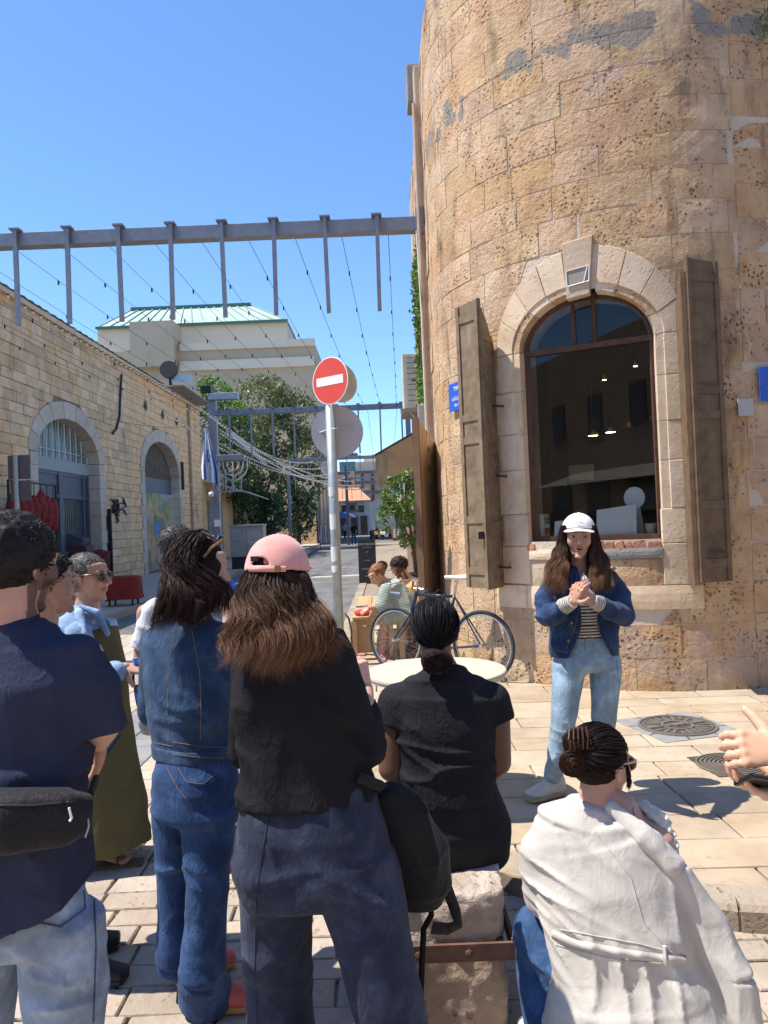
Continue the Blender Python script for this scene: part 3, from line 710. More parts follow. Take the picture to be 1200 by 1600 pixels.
# pale arch stones, keystone, jambs, apron
def arc_pt(k, w): return w
def prism_t(poly, t0, t1, name, m, parent, nu=1):
    """polygon in (s,z) extruded from t0 to t1 on the round wall, edges subdivided"""
    pl = []
    for i in range(len(poly)):
        a, b = np.array(poly[i]), np.array(poly[(i + 1) % len(poly)]); k = max(1, int(np.linalg.norm(b - a) / 0.10))
        for j in range(k): pl.append(tuple(a + (b - a) * j / k))
    cx = np.mean([p[0] for p in pl]); cz = np.mean([p[1] for p in pl]); n = len(pl)
    v = [tow(*p, t0) for p in pl] + [tow(*p, t1 - 0.008) for p in pl]; ks = (0.965, 0.72, 0.48, 0.24)
    for k in ks: v += [tow(cx + (p[0] - cx) * k, cz + (p[1] - cz) * k, t1) for p in pl]
    v.append(tow(cx, cz, t1)); nr = len(ks) + 2
    f = [(r * n + i, r * n + (i + 1) % n, (r + 1) * n + (i + 1) % n, (r + 1) * n + i) for r in range(nr - 1) for i in range(n)] + [((nr - 1) * n + i, (nr - 1) * n + (i + 1) % n, nr * n) for i in range(n)]
    return MB().add(v, f).build(name, m, parent)
def rect_t(a, b, za, zb, t, name, m, nu=9, nv=4):
    B = MB(); v = []; f = []
    for j in range(nv):
        for i in range(nu): e_ = i in (0, nu - 1) or j in (0, nv - 1); v.append(tow(a + (b - a) * i / (nu - 1), za + (zb - za) * j / (nv - 1), t - (0.006 if e_ else 0) + random.uniform(-.001, .001)))
    for j in range(nv - 1):
        for i in range(nu - 1): k = j * nu + i; f.append((k, k + 1, k + nu + 1, k + nu))
    rim = list(range(nu)) + [j * nu + nu - 1 for j in range(1, nv)] + [(nv - 1) * nu + i for i in range(nu - 2, -1, -1)] + [j * nu for j in range(nv - 2, 0, -1)]; n0 = len(v)
    for k in rim: i, j = k % nu, k // nu; v.append(tow(a + (b - a) * i / (nu - 1), za + (zb - za) * j / (nv - 1), -0.05))
    for k in range(len(rim)): f.append((rim[k], n0 + k, n0 + (k + 1) % len(rim), rim[(k + 1) % len(rim)]))
    return B.add(v, f).build(name, m, tower)
def ep(w, ca, sp, top): return (WS + w * math.cos(ca), sp + (top - sp) * math.sin(ca))
cuts = [0, 0.36, 0.74, 1.08, 1.36, math.pi - 1.40, math.pi - 1.10, math.pi - 0.76, math.pi - 0.40, math.pi]
for i in range(len(cuts) - 1):
    a, b = cuts[i] + 0.003, cuts[i + 1] - 0.003
    if i == 4: continue
    th = np.linspace(a, b, 5)
    prism_t([ep(WW + 0.07, t, WSP, WTOP + 0.055) for t in th] + [ep(OW, t, WSP, OTOP) for t in th[::-1]], -0.05, 0.009 + random.uniform(0, 0.004), 'arch_stone', M_PALE, tower)
    prism_t([ep(WW - 0.005, t, WSP, WTOP - 0.005) for t in th] + [ep(WW + 0.075, t, WSP, WTOP + 0.06) for t in th[::-1]], -0.22, -0.002, 'arch_reveal', M_TOWER if i % 3 else M_PALE, tower)
k0, k1 = 1.36, math.pi - 1.40
prism_t([(WS - 0.115, WTOP - 0.07), (WS + 0.085, WTOP - 0.05), (WS + 0.135, OTOP + 0.08), (WS - 0.135, OTOP + 0.05)], -0.05, 0.03, 'keystone', M_PLASTER, tower)
kb = MB(); kb.add(*(lambda v: ([tow(*p) for p in v], [(0, 1, 2, 3)]))([(WS - 0.10, 3.70, 0.038), (WS + 0.09, 3.72, 0.038), (WS + 0.10, 3.86, 0.038), (WS - 0.105, 3.84, 0.038)])); kb.build('lamp_plate', mat('grey_lamp_plate', [(0.25, 0.22, 0.2), (0.3, 0.26, 0.22)], 0.6), tower, fix=False)
kb = MB()
for a, b in (((-0.10, 3.70), (0.09, 3.72)), ((0.09, 3.72), (0.10, 3.86)), ((0.10, 3.86), (-0.105, 3.84)), ((-0.105, 3.84), (-0.10, 3.70)), ((0.045, 3.71), (0.085, 3.86))): kb.tube([tow(WS + a[0], a[1], 0.043), tow(WS + b[0], b[1], 0.043)], 0.005, 5)
kb.build('lamp_frame', M_WHITE, tower)
for sd in (-1, 1):                                  # jamb stones
    z = 1.02
    hs_ = [0.36, 0.30, 0.42, 0.34, 0.40, 0.36]
    hs_ = [h * (WSP - z) / sum(hs_) for h in hs_]
    for k, h in enumerate(hs_):
        i0, i1 = (WW + 0.065, OW + (0.0 if k % 2 else 0.035))
        if z < WZ0: i0 = WW - 0.02
        prism_t(sorted([(WS + sd * i0, z + 0.002), (WS + sd * i1, z + 0.002)]) + sorted([(WS + sd * i0, z + h - 0.002), (WS + sd * i1, z + h - 0.002)], reverse=True), -0.05, 0.008 + random.uniform(0, 0.004), 'jamb_stone', M_PALE, tower)
        if z + h > WZ0 + 0.05:
            zz = max(z, WZ0)
            prism_t(sorted([(WS + sd * (WW - 0.005), zz), (WS + sd * (WW + 0.07), zz)]) + sorted([(WS + sd * (WW - 0.005), z + h - 0.004), (WS + sd * (WW + 0.07), z + h - 0.004)], reverse=True), -0.22, -0.003, 'jamb_reveal', M_PALE, tower)
        z += h
for (a, b, za, zb, t, m) in ((-0.98, 0.10, 0.80, 1.01, 0.012, M_PALE), (0.11, 0.92, 0.81, 1.015, 0.02, M_PALE), (-0.99, -0.64, 0.80, 1.012, 0.03, M_PALE), (-0.60, 0.08, 1.02, 1.25, 0.004, M_PLASTER), (0.09, 0.60, 1.02, 1.25, 0.010, M_TOWER), (-0.60, -0.05, 1.255, 1.34, 0.02, M_PALE), (0.06, 0.60, 1.255, 1.345, 0.03, M_CEMENT)):
    rect_t(WS + a, WS + b, za, zb, t, 'apron_stone', m)
M_BRICKR = m_stone('broken_red_bedding', [(0.30, 0.11, 0.06), (0.46, 0.24, 0.15)], rnd=0.2)
x = -0.62
while x < 0.60:                                     # broken reddish bedding under the sill
    L = random.uniform(0.05, 0.14); prism_t([(WS + x, 1.345), (WS + x + L, 1.345), (WS + x + L * 0.9, 1.40 + random.uniform(0, 0.02)), (WS + x + 0.01, 1.39 + random.uniform(0, 0.02))], -0.1, random.uniform(-0.02, 0.02), 'bedding_brick', M_BRICKR, tower); x += L + 0.006
# window: rusty steel frame, transom, two mullions, panes
def flatw(u, z, t): # flat window plane across the opening
    a = np.array(tow(WS - WW, 0, -0.11)[:2]); b = np.array(tow(WS + WW, 0, -0.11)[:2]); c = (a + b) / 2; ex = unit(b - a); nv = np.array([ex[1], -ex[0]])
    p = c + ex * u * np.linalg.norm(b - a) / 2 / WW + nv * t; return (p[0], p[1], z)
wf = sub('window', tow(WS, WZ0, -0.1), tower)
fr = MB(); ol = [(-WW + 0.012, WZ0 + 0.02), (WW - 0.012, WZ0 + 0.02)] + [((WW - 0.012) * math.cos(t), WSP + (WTOP - WSP - 0.012) * math.sin(t)) for t in np.linspace(0, math.pi, 22)]
for i in range(len(ol)): fr.bar(flatw(*ol[i], 0), flatw(*ol[(i + 1) % len(ol)], 0), 0.05, 0.045, up=(0, -1, 0))
fr.build('frame', M_RUST, wf)
MB().bar(flatw(-WW, 3.19, 0.01), flatw(WW, 3.19, 0.01), 0.05, 0.05).build('transom', M_RUST, wf)
for u in (-0.12, 0.08): MB().bar(flatw(u, 3.2, 0.008), flatw(u, WTOP - 0.01, 0.008), 0.03, 0.03).build('mullion', M_RUST, wf)
M_PANE = glass_mat('shop_glass', (0.94, 0.97, 0.98), 0.95)
for pl in ([(-WW + 0.02, WZ0 + 0.03), (WW - 0.02, WZ0 + 0.03), (WW - 0.02, 3.18), (-WW + 0.02, 3.18)], [(-WW + 0.02, 3.21)] + [(-(WW - 0.03) * math.cos(t), WSP + (WTOP - WSP - 0.03) * math.sin(t)) for t in np.linspace(0.05, math.acos(0.14 / WW), 9)] + [(-0.14, 3.21)], [(0.095, 3.21)] + [((WW - 0.03) * math.cos(t), WSP + (WTOP - WSP - 0.03) * math.sin(t)) for t in np.linspace(math.acos(0.1 / WW), 0.05, 9)] + [(WW - 0.02, 3.21)], [(-0.105, 3.21), (0.065, 3.21), (0.065, WTOP - 0.02), (-0.105, WTOP - 0.02)]):
    mesh('pane', [flatw(u, z, 0.0) for u, z in pl], [tuple(range(len(pl)))], M_PANE, wf)
# room behind the window
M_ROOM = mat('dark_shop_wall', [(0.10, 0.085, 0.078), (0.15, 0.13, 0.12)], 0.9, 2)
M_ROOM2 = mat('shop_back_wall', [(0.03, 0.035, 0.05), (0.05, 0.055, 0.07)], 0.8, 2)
M_LEDGE = mat('pale_inner_reveal', [(0.50, 0.48, 0.44), (0.60, 0.57, 0.52)], 0.8, 5)
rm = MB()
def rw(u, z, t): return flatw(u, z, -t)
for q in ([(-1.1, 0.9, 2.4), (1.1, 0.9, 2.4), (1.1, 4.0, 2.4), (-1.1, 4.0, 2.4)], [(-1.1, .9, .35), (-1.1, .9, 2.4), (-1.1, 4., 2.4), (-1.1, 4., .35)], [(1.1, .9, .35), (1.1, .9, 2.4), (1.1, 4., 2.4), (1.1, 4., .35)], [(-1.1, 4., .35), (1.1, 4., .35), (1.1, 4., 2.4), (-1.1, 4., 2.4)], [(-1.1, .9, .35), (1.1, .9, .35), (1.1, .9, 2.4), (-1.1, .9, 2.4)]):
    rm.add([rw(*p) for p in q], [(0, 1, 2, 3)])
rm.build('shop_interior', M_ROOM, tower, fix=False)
rv = MB()
outl = [(-WW - 0.0, WZ0), (WW, WZ0)] + [(WW * math.cos(t), WSP + (WTOP - WSP) * math.sin(t)) for t in np.linspace(0, math.pi, 20)]
for i in range(len(outl)):
    a, b = outl[i], outl[(i + 1) % len(outl)]; rv.add([rw(*a, 0.02), rw(*b, 0.02), rw(*b, 0.36), rw(*a, 0.36)], [(0, 1, 2, 3)])
rv.build('inner_reveal', M_LEDGE, tower, fix=False)
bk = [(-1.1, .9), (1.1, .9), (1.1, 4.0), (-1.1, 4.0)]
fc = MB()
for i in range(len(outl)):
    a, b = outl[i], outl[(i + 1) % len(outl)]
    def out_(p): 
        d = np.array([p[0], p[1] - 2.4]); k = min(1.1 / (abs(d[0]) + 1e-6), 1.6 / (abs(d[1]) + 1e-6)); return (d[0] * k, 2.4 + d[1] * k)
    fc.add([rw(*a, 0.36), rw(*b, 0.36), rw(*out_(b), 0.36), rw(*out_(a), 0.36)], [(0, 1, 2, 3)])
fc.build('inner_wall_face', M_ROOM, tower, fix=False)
# shop things on the ledge and hanging lamps
def top(o, label, cat, group=None): return tag(o, label, cat, group)
M_CARD = mat('grey_white_card_drawn', [(0.76, 0.79, 0.80), (0.82, 0.84, 0.84)], 0.7, 3, stain=[((0.42, 0.27, 0.06), 9, 0.60, 0.8, (1, 1, 1)), ((0.25, 0.2, 0.1), 14, 0.66, 0.7, (1, 1, 1))])
MB().box((0, 0, 0), (1.2, 0.28, 0.02), Matrix.Identity(3))
ledge = MB(); ledge.add([rw(-0.62, WZ0 + 0.03, 0.03), rw(0.62, WZ0 + 0.03, 0.03), rw(0.62, WZ0 + 0.03, 0.6), rw(-0.62, WZ0 + 0.03, 0.6)] + [rw(-0.62, WZ0 - 0.02, 0.03), rw(0.62, WZ0 - 0.02, 0.03), rw(0.62, WZ0 - 0.02, 0.6), rw(-0.62, WZ0 - 0.02, 0.6)], [(0, 1, 2, 3), (4, 7, 6, 5), (0, 4, 5, 1), (2, 6, 7, 3), (1, 5, 6, 2), (0, 3, 7, 4)])
ledge.build('display_ledge', M_LEDGE, tower)
LZ = WZ0 + 0.031
def card(u0, u1, z1, z1b, t, label):
    tk = 0.02; B = MB(); B.add([rw(u0, LZ, t), rw(u1, LZ, t), rw(u1, z1b, t + 0.06), rw(u0, z1, t + 0.06), rw(u0, LZ, t + tk), rw(u1, LZ, t + tk), rw(u1, z1b, t + 0.06 + tk), rw(u0, z1, t + 0.06 + tk)], [(0, 1, 2, 3), (7, 6, 5, 4), (0, 4, 5, 1), (1, 5, 6, 2), (2, 6, 7, 3), (3, 7, 4, 0)])
    o = B.build('drawn_card', M_CARD); return top(o, label, 'card')
card(0.0, 0.38, LZ + 0.24, LZ + 0.28, 0.045, 'larger pale card with brown ink drawings propped in the shop window')
card(-0.42, -0.12, LZ + 0.15, LZ + 0.17, 0.04, 'small pale card with faint brown drawings in the shop window')
e = empty('white_disc_stand', rw(0.33, LZ, 0.28), 'round white disc on a tapered pale stand behind the drawn card', 'display stand')
MB().add([rw(0.28, LZ, 0.25), rw(0.42, LZ, 0.25), rw(0.38, LZ + 0.3, 0.27), rw(0.32, LZ + 0.3, 0.27), rw(0.28, LZ, 0.29), rw(0.42, LZ, 0.29), rw(0.38, LZ + 0.3, 0.29), rw(0.32, LZ + 0.3, 0.29)], [(0, 1, 2, 3), (7, 6, 5, 4), (0, 4, 5, 1), (1, 5, 6, 2), (2, 6, 7, 3), (3, 7, 4, 0)]).build('stand', mat('pale_blue_board', [(0.5, 0.57, 0.62)], 0.6), e)
MB().prism([(0.34 + 0.10 * math.cos(t), LZ + 0.34 + 0.10 * math.sin(t)) for t in np.linspace(0, 6.2, 28)], 0.02, lambda u, w, t: rw(u, w, 0.24 + t)).build('disc', mat('white_disc', [(0.72, 0.77, 0.80)], 0.5), e)
def turned(name, prof, c, m, label, cat, n=18): return top(MB().lathe(prof, c, n).build(name, m, smooth=True), label, cat)
turned('cream_bowl', [(0.0, 0), (0.03, 0), (0.045, 0.03), (0.055, 0.10), (0.050, 0.10), (0.04, 0.035), (0.0, 0.03)], rw(0.50, LZ + 0.001, 0.14), mat('cream_ceramic', [(0.62, 0.58, 0.36)], 0.4), 'cream ceramic bowl at the right end of the window ledge', 'bowl')
eb = empty('spray_can', rw(-0.50, LZ, 0.10), 'narrow striped can standing on the window ledge', 'can')
for k in range(5): MB().lathe([(0.026, 0.045 * k), (0.026, 0.045 * (k + 1) - 0.001)], rw(-0.50, LZ + 0.001, 0.10), 14).build('band', mat('can_band_%d' % k, [[(0.3, 0.3, 0.12)], [(0.35, 0.08, 0.05)], [(0.5, 0.48, 0.35)], [(0.12, 0.22, 0.12)], [(0.4, 0.28, 0.1)]][k], 0.4), eb, True)
MB().box(rw(-0.56, LZ + 0.11, 0.12), (0.05, 0.05, 0.22)).build('x', M_WHITE).name = 'white_carton'
top(bpy.data.objects['white_carton'], 'plain white carton beside the striped can in the window', 'carton')
M_LAMPL = mat('lit_lamp', [(1, 0.8, 0.4)], 0.4, emis=((1.0, 0.78, 0.32), 9.0)); M_BRASS = mat('dark_brass', [(0.25, 0.18, 0.07)], 0.35, metal=0.7)
for k, (u, z, t, on) in enumerate(((-0.20, 2.47, 1.0, 1), (-0.03, 2.5, 1.1, 1), (0.16, 2.55, 1.2, 0), (0.42, 2.60, 1.2, 0), (-0.03, 3.02, 0.9, 1), (0.30, 3.12, 0.9, 1))):
    c = rw(u, z, t); e = empty('pendant_lamp', c, ['lit dome pendant lamp deep in the shop, beside its twin', 'lit dome pendant lamp in the middle of the shop', 'unlit brass dome lamp hanging in the dark shop', 'unlit brass dome lamp by the shop side wall', 'small lit spot lamp under the shop ceiling', 'tiny lit spot lamp near the shop side wall'][k], 'lamp', 'lamps inside the shop')
    rr = 0.06 if k < 4 else 0.025
    MB().lathe([(0.008, 0.07), (rr * 0.6, 0.055), (rr, 0.0), (rr * 0.95, 0.0), (rr * 0.5, 0.05)], c, 16).build('shade', M_BRASS, e, True)
    MB().lathe([(0.0, 0.012), (rr * 0.85, 0.008), (rr * 0.8, 0.0), (0.0, -0.004)], c, 14).build('bulb', M_LAMPL if on else M_BULB, e, True)
    MB().tube([(c[0], c[1], c[2] + 0.06), (c[0], c[1], 3.98)], 0.003, 5).build('cord', M_WIRE, e)
M_SHELF = mat('dark_wood_shelf', [(0.10, 0.065, 0.04), (0.15, 0.10, 0.06)], 0.6)
e = empty('shop_shelves', rw(0, 0.9, 2.1), 'dark wooden shelf unit against the shop back wall', 'shelves')
for z in (1.7, 2.1): 
    a = rw(-0.8, z, 2.2); b = rw(0.9, z, 2.2); MB().bar(a, b, 0.3, 0.03).build('shelf', M_SHELF, e)
for u in (-0.8, 0.9): MB().bar(rw(u, 0.9, 2.2), rw(u, 2.3, 2.2), 0.05).build('upright', M_SHELF, e)
o = MB().prism([(-0.55, 2.55), (-0.3, 2.55), (-0.3, 2.85), (-0.55, 2.85)], 0.03, lambda u, w, t: rw(u, w, 2.38 - t)).build('wall_picture', mat('dull_picture', [(0.10, 0.10, 0.11), (0.2, 0.17, 0.16)], 0.6, 9)); top(o, 'small framed picture on the shop back wall', 'picture')
o = MB().prism([(-0.66, 2.05), (-0.36, 2.05), (-0.36, 2.22), (-0.66, 2.22)], 0.03, lambda u, w, t: rw(u, w, 1.7 - t)).build('paper_notice', mat('notice_paper', [(0.3, 0.29, 0.25)], 0.7)); top(o, 'blank pale notice hanging inside the shop', 'notice')
o.location.z += 0
# shutters: each a folded pair of leaves
def leaf(name, a, b, z0, z1a, z1b, m, parent, th=0.035, arch=None, rails=(0.06, 0.24, 0.52, 0.60, 0.95)):
    a = np.array(a); b = np.array(b); ex = unit(b - a); L = np.linalg.norm(b - a); nv = np.array([ex[1], -ex[0]])
    if nv[1] > 0: nv = -nv
    def pt(u, z, t): p = a + ex * u + nv * t; return (p[0], p[1], z)
    topz = (lambda u: z1a + (z1b - z1a) * u) if arch is None else arch
    us = np.linspace(0, 1, 9); pl = [(0, z0), (L, z0)] + [(u * L, topz(u)) for u in us[::-1]]
    lf = MB().prism(pl, th, lambda u, z, t: pt(u, z, t - th)).build(name, m, parent)
    H = min(z1a, z1b) - z0
    st = 0.045
    for u0, u1 in ((0.003, st), (L - st, L - 0.003)): MB().prism([(u0, z0 + .003), (u1, z0 + .003), (u1, topz(u1 / L) - .003), (u0, topz(u0 / L) - .003)], 0.016, lambda u, z, t: pt(u, z, t - .002)).build('stile', m, lf)
    for r in rails:
        zz = z0 + H * r
        MB().prism([(st + .002, zz - 0.035), (L - st - .002, zz - 0.035), (L - st - .002, zz + 0.035), (st + .002, zz + 0.035)], 0.013, lambda u, z, t: pt(u, z, t - .002)).build('rail', m, lf)
    return lf, pt
ZS0 = 1.0
sh = sub('shutter', (0.96, 7.16, ZS0), tower)
leaf('inner_leaf', (1.12, 7.42), (0.965, 7.165), ZS0 - 0.01, 3.5, 3.5, M_SHUT, sh, arch=lambda u: 3.28 + 0.36 * math.sin(u * math.pi / 2) ** 0.8)
lf, lp = leaf('outer_leaf', (0.955, 7.16), (0.775, 7.41), ZS0, 3.72, 3.70, M_SHUT, sh)
MB().box(lp(0.05, 1.5, 0.035), (0.05, 0.03, 0.07)).build('padlock', M_BLACK, sh)
M_SHUT2 = mat('brown_painted_shutter', [(0.10, 0.062, 0.035), (0.15, 0.095, 0.055), (0.18, 0.12, 0.07)], 0.65, 9, 0.5, 50, stain=[((0.25, 0.18, 0.11), 5, 0.62, 0.5, (1, 1, 0.3))], dist=0.002)
sh2 = sub('shutter', (2.6, 6.35, ZS0), tower)
leaf('inner_leaf', (2.63, 6.64), (2.575, 6.35), ZS0 + 0.03, 3.5, 3.5, M_SHUT2, sh2, arch=lambda u: 3.28 + 0.36 * math.sin(u * math.pi / 2) ** 0.8)
lf, lp = leaf('outer_leaf', (2.585, 6.345), (2.885, 6.43), ZS0 + 0.05, 3.75, 3.73, M_SHUT2, sh2)
MB().bar(lp(0.09, 1.3, 0.03), lp(0.22, 1.3, 0.03), 0.02, 0.02).build('bolt', M_RUST, sh2)
for sd, zs_ in ((-1, (1.18, 2.05, 2.72)), (1, (1.2, 2.0, 2.85))):
    for z in zs_:
        s = WS + sd * (OW - 0.06); MB().tube([tow(s, z, -0.02), tow(s, z, 0.06), tow(s + sd * 0.08, z + 0.01, 0.075)], 0.012, 6).build('hinge_pin', M_RUST, tower)
        s2 = s - sd * 0.05
# pilaster, cables, conduit on the street side, plus cornice on the top
MB().box((0.645, 9.75, 3.75), (0.10, 0.30, 7.3), bev=0.02).build('pilaster', M_PLASTER, tower)
MB().box((0.60, 9.95, 7.28), (0.16, 0.34, 0.5), bev=0.02).build('pilaster_cap', M_CEMENT, tower)
MB().tube([(0.585, 9.56, 0.3), (0.585, 9.56, 4.8), (0.58, 9.58, 6.9)], 0.022, 8).build('conduit', M_PLASTER, tower)
MB().tube([(0.56, 9.5, 2.6), (0.565, 9.52, 4.2), (0.55, 9.6, 5.3)], 0.008, 6).build('cable', M_WHITE, tower)
MB().box((0.55, 9.75, 2.95), (0.14, 0.22, 0.34), bev=0.01).build('junction_box', mat('grey_plastic', [(0.42, 0.42, 0.38)], 0.5), tower)
# weeds growing from the masonry
M_LEAF = leaf_mat('weed_leaf', (0.06, 0.09, 0.02), (0.16, 0.20, 0.05)); M_LEAFD = leaf_mat('ivy_dark', (0.018, 0.045, 0.012), (0.07, 0.13, 0.035)); M_LEAFB = leaf_mat('ivy_bright', (0.05, 0.13, 0.015), (0.17, 0.30, 0.04)); M_LEAFT = leaf_mat('tree_leaf', (0.045, 0.11, 0.02), (0.17, 0.28, 0.06)); M_DRY = leaf_mat('dry_leaf', (0.10, 0.07, 0.035), (0.22, 0.17, 0.08))
M_BARK = mat('bark', [(0.09, 0.06, 0.04), (0.15, 0.11, 0.08)], 0.9, 12, 0.8, 40)
def weed(c, rr, n, m, label, seed, size=0.018):
    rg = np.random.default_rng(seed); c = np.asarray(c); e = empty('wall_weed', c, label, 'plant')
    pts = c + rg.normal(size=(n, 3)) * np.asarray(rr); leaves('foliage', pts, size, m, e, 2, seed=seed)
    st = MB()
    for k in range(9): st.tube([c + rg.normal(size=3) * 0.01, c + rg.normal(size=3) * np.asarray(rr) * 1.1], 0.003, 4)
    st.build('stem', M_BARK, e)
weed(P(692, 45, 8.5), (0.06, 0.05, 0.13), 260, M_LEAF, 'yellowish weeds sprouting from the top edge of the round building', 1, 0.022)
weed(P(1163, 112, 6.75), (0.07, 0.04, 0.07), 110, M_DRY, 'dry brown weed rooted in the joint high on the wall', 2, 0.014)
weed(P(1196, 40, 6.6), (0.04, 0.04, 0.12), 120, M_LEAF, 'green weed at the top of the flat side wall', 3, 0.016)
for k, (px, py) in enumerate(((658, 215), (655, 330))): weed(P(px + 6, py, 9.7), (0.03, 0.05, 0.12), 70, M_DRY, ['sparse dry weed high on the street side of the corner building', 'sparse dry weed just above the steel beam end'][k], 5 + k, 0.012)
# ivy column on the street side
e = empty('ivy', (0.6, 12, 0), 'bright green ivy climbing the street side of the corner building', 'plant')
rg = np.random.default_rng(9); n = 2600; yy = rg.uniform(10.3, 11.8, n); zz = rg.uniform(2.7, 5.5, n); pts = np.stack([0.645 - np.abs(rg.normal(size=n)) * 0.035, yy, zz], 1)
keepm = np.array([vnoise(np.array([[y * 1.1, z * 1.2, 3.3]]))[0] > -0.25 for y, z in zip(yy, zz)]); leaves('foliage', pts[keepm], 0.036, M_LEAFB, e, 2, seed=4)
st = MB()
for k in range(6): y0 = 10.4 + k * 0.22; st.tube([(0.65, y0, 0.4), (0.645, y0 + rg.normal() * 0.1, 2.5), (0.64, y0 + rg.normal() * 0.2, 4.3), (0.64, y0 + rg.normal() * 0.2, 5.4)], 0.010, 5)
st.build('stem', M_BARK, e)
# street-name signs and the little plate
M_SIGNB = mat('blue_enamel', [(0.02, 0.10, 0.50), (0.03, 0.12, 0.55)], 0.35, spec=0.5)
def text(body, size, Mx, m, parent, name='lettering', ext=0.0015):
    t = bpy.data.curves.new(name, 'FONT'); t.body = body; t.size = size; t.extrude = ext; t.align_x = 'CENTER'; t.align_y = 'CENTER'
    o = bpy.data.objects.new(name, t); COL.objects.link(o); bpy.context.view_layer.update()
    me = bpy.data.meshes.new_from_object(o.evaluated_get(bpy.context.evaluated_depsgraph_get())); bpy.data.objects.remove(o)
    me.transform(Mx); me.name = name; me.materials.clear(); return link(name, me, m, parent)
text(*MH_TEXT, ext=0.003)
def sign_at(s, z, w, h, label):
    c = Vector(tow(s, z, 0.035)); a = Vector(tow(s - 0.1, z, 0.035)); b = Vector(tow(s + 0.1, z, 0.035)); x = (b - a).normalized(); zv = Vector((0, 0, 1)); y = zv.cross(x)
    Mr = Matrix((x, y, zv)).transposed(); e = empty('street_name_sign', c, label, 'sign')
    MB().box(c, (w, 0.008, h), Mr, 0.003).build('plate', M_SIGNB, e)
    Mt = Matrix((x, zv, -y)).transposed().to_4x4()
    for body, sz, dz in (('בן יאיר'[::-1], h * 0.25, h * 0.28), ('بن يئير'[::-1], h * 0.20, -h * 0.03), ("Ben Ya'ir", h * 0.15, -h * 0.31)):
        Mx = Mt.copy(); Mx.translation = c - y * 0.006 + zv * dz; text(body, sz, Mx, M_WHITE, e)
    return e
s, z = cyl(719, 619); sign_at(s + 0.03, z, 0.40, 0.29, 'small blue street-name sign left of the shutters, lettered in white')
s = SJ + 0.33; sign_at(s, 2.72, 0.42, 0.30, 'blue street-name sign on the flat wall right of the shutters')
s, z = cyl(1162, 637); c = Vector(tow(s, z, 0.03)); o = MB().prism([(-.07, -.075), (.07, -.075), (.07, .075), (-.07, .075)], 0.012, lambda u, w, t: tow(s + u, z + w, 0.02 + t)).build('white_plate', mat('faded_white_plate', [(0.40, 0.39, 0.38), (0.48, 0.47, 0.46)], 0.5, 20)); top(o, 'small faded white house plate on the orange stones', 'plate')
# ================================================================== STREET: left building, steelwork, far houses
M_GATE = mat('blue_grey_gate_steel', [(0.085, 0.10, 0.13), (0.11, 0.125, 0.16)], 0.5, 6, 0.1, 30)
M_GREENG = mat('dusty_green_glass', [(0.05, 0.09, 0.07), (0.10, 0.16, 0.12), (0.20, 0.27, 0.22)], 0.2, 2.5, spec=0.6)
XL = -8.7
lb = empty('stone_shop_row', (XL, 27, 0), 'long cream stone building with arched gate and arched mural door', 'building')
def lw(s, z, t=0.0): return (XL + t, s, z)
GA = (21.45, 2.1, 3.80, 4.88); MU = (30.4, 2.35, 4.0, 5.18)      # arched openings: centre, half width, springing, crown
def wfun(c, w, sp, cr, ex, bot=0.0):
    def f(z):
        if z < bot or z > cr + ex: return 0
        return w + ex if z <= sp else (w + ex) * math.sqrt(max(0, 1 - ((z - sp) / (cr + ex - sp)) ** 2))
    return f
ops = [(GA[0], wfun(*GA, 0.42)), (MU[0], wfun(*MU, 0.42))]
LB0, LB1, LBH = 11.0, 36.9, 7.35
masonry(lb, lw, LB0, LB1, 0.1, LBH, (0.24, 0.31), (0.42, 0.75), M_LWALL, ops, proud=0.010, gap=0.008, nmax=290, grid=(3, 2), jit=0.008, rough=0.002, rank=lambda q: (q[0][0] + q[1][0]) / 2 if q[0][0] > 16.8 else 60)
cb = MB()
zs2 = np.unique(np.concatenate([np.arange(0, LBH + .01, 0.35), np.linspace(3.8, 5.2, 14)])); ys2 = np.unique(np.concatenate([np.linspace(LB0, LB1, 40), GA[0] + np.linspace(-2.1, 2.1, 19), MU[0] + np.linspace(-2.35, 2.35, 19)]))
for i in range(len(zs2) - 1):
    for j in range(len(ys2) - 1):
        zc = (zs2[i] + zs2[i + 1]) / 2; yc = (ys2[j] + ys2[j + 1]) / 2
        if any(abs(yc - o[0]) < wfun(*o, 0.0)(zc) + 0.05 for o in (GA, MU)): continue
        cb.add([lw(ys2[j], zs2[i], -0.04), lw(ys2[j + 1], zs2[i], -0.04), lw(ys2[j + 1], zs2[i + 1], -0.04), lw(ys2[j], zs2[i + 1], -0.04)], [(0, 1, 2, 3)])
cb.build('mortar_core', M_LMORT, lb, fix=False)
MB().add([(XL - .04, LB0, LBH), (XL - .04, LB1, LBH), (XL - 9, LB1, LBH + 1.2), (XL - 9, LB0, LBH + 1.2)], [(0, 1, 2, 3)]).build('roof', M_CEMENT, lb)
MB().add([(XL - .04, LB1, 0), (XL - 9, LB1, 0), (XL - 9, LB1, LBH), (XL - .04, LB1, LBH)], [(0, 1, 2, 3)]).build('end_wall', M_LWALL, lb)
MB().box((XL + 0.02, (LB0 + LB1) / 2, LBH + 0.06), (0.22, LB1 - LB0, 0.14), bev=0.02).build('cornice', M_LWALL, lb)
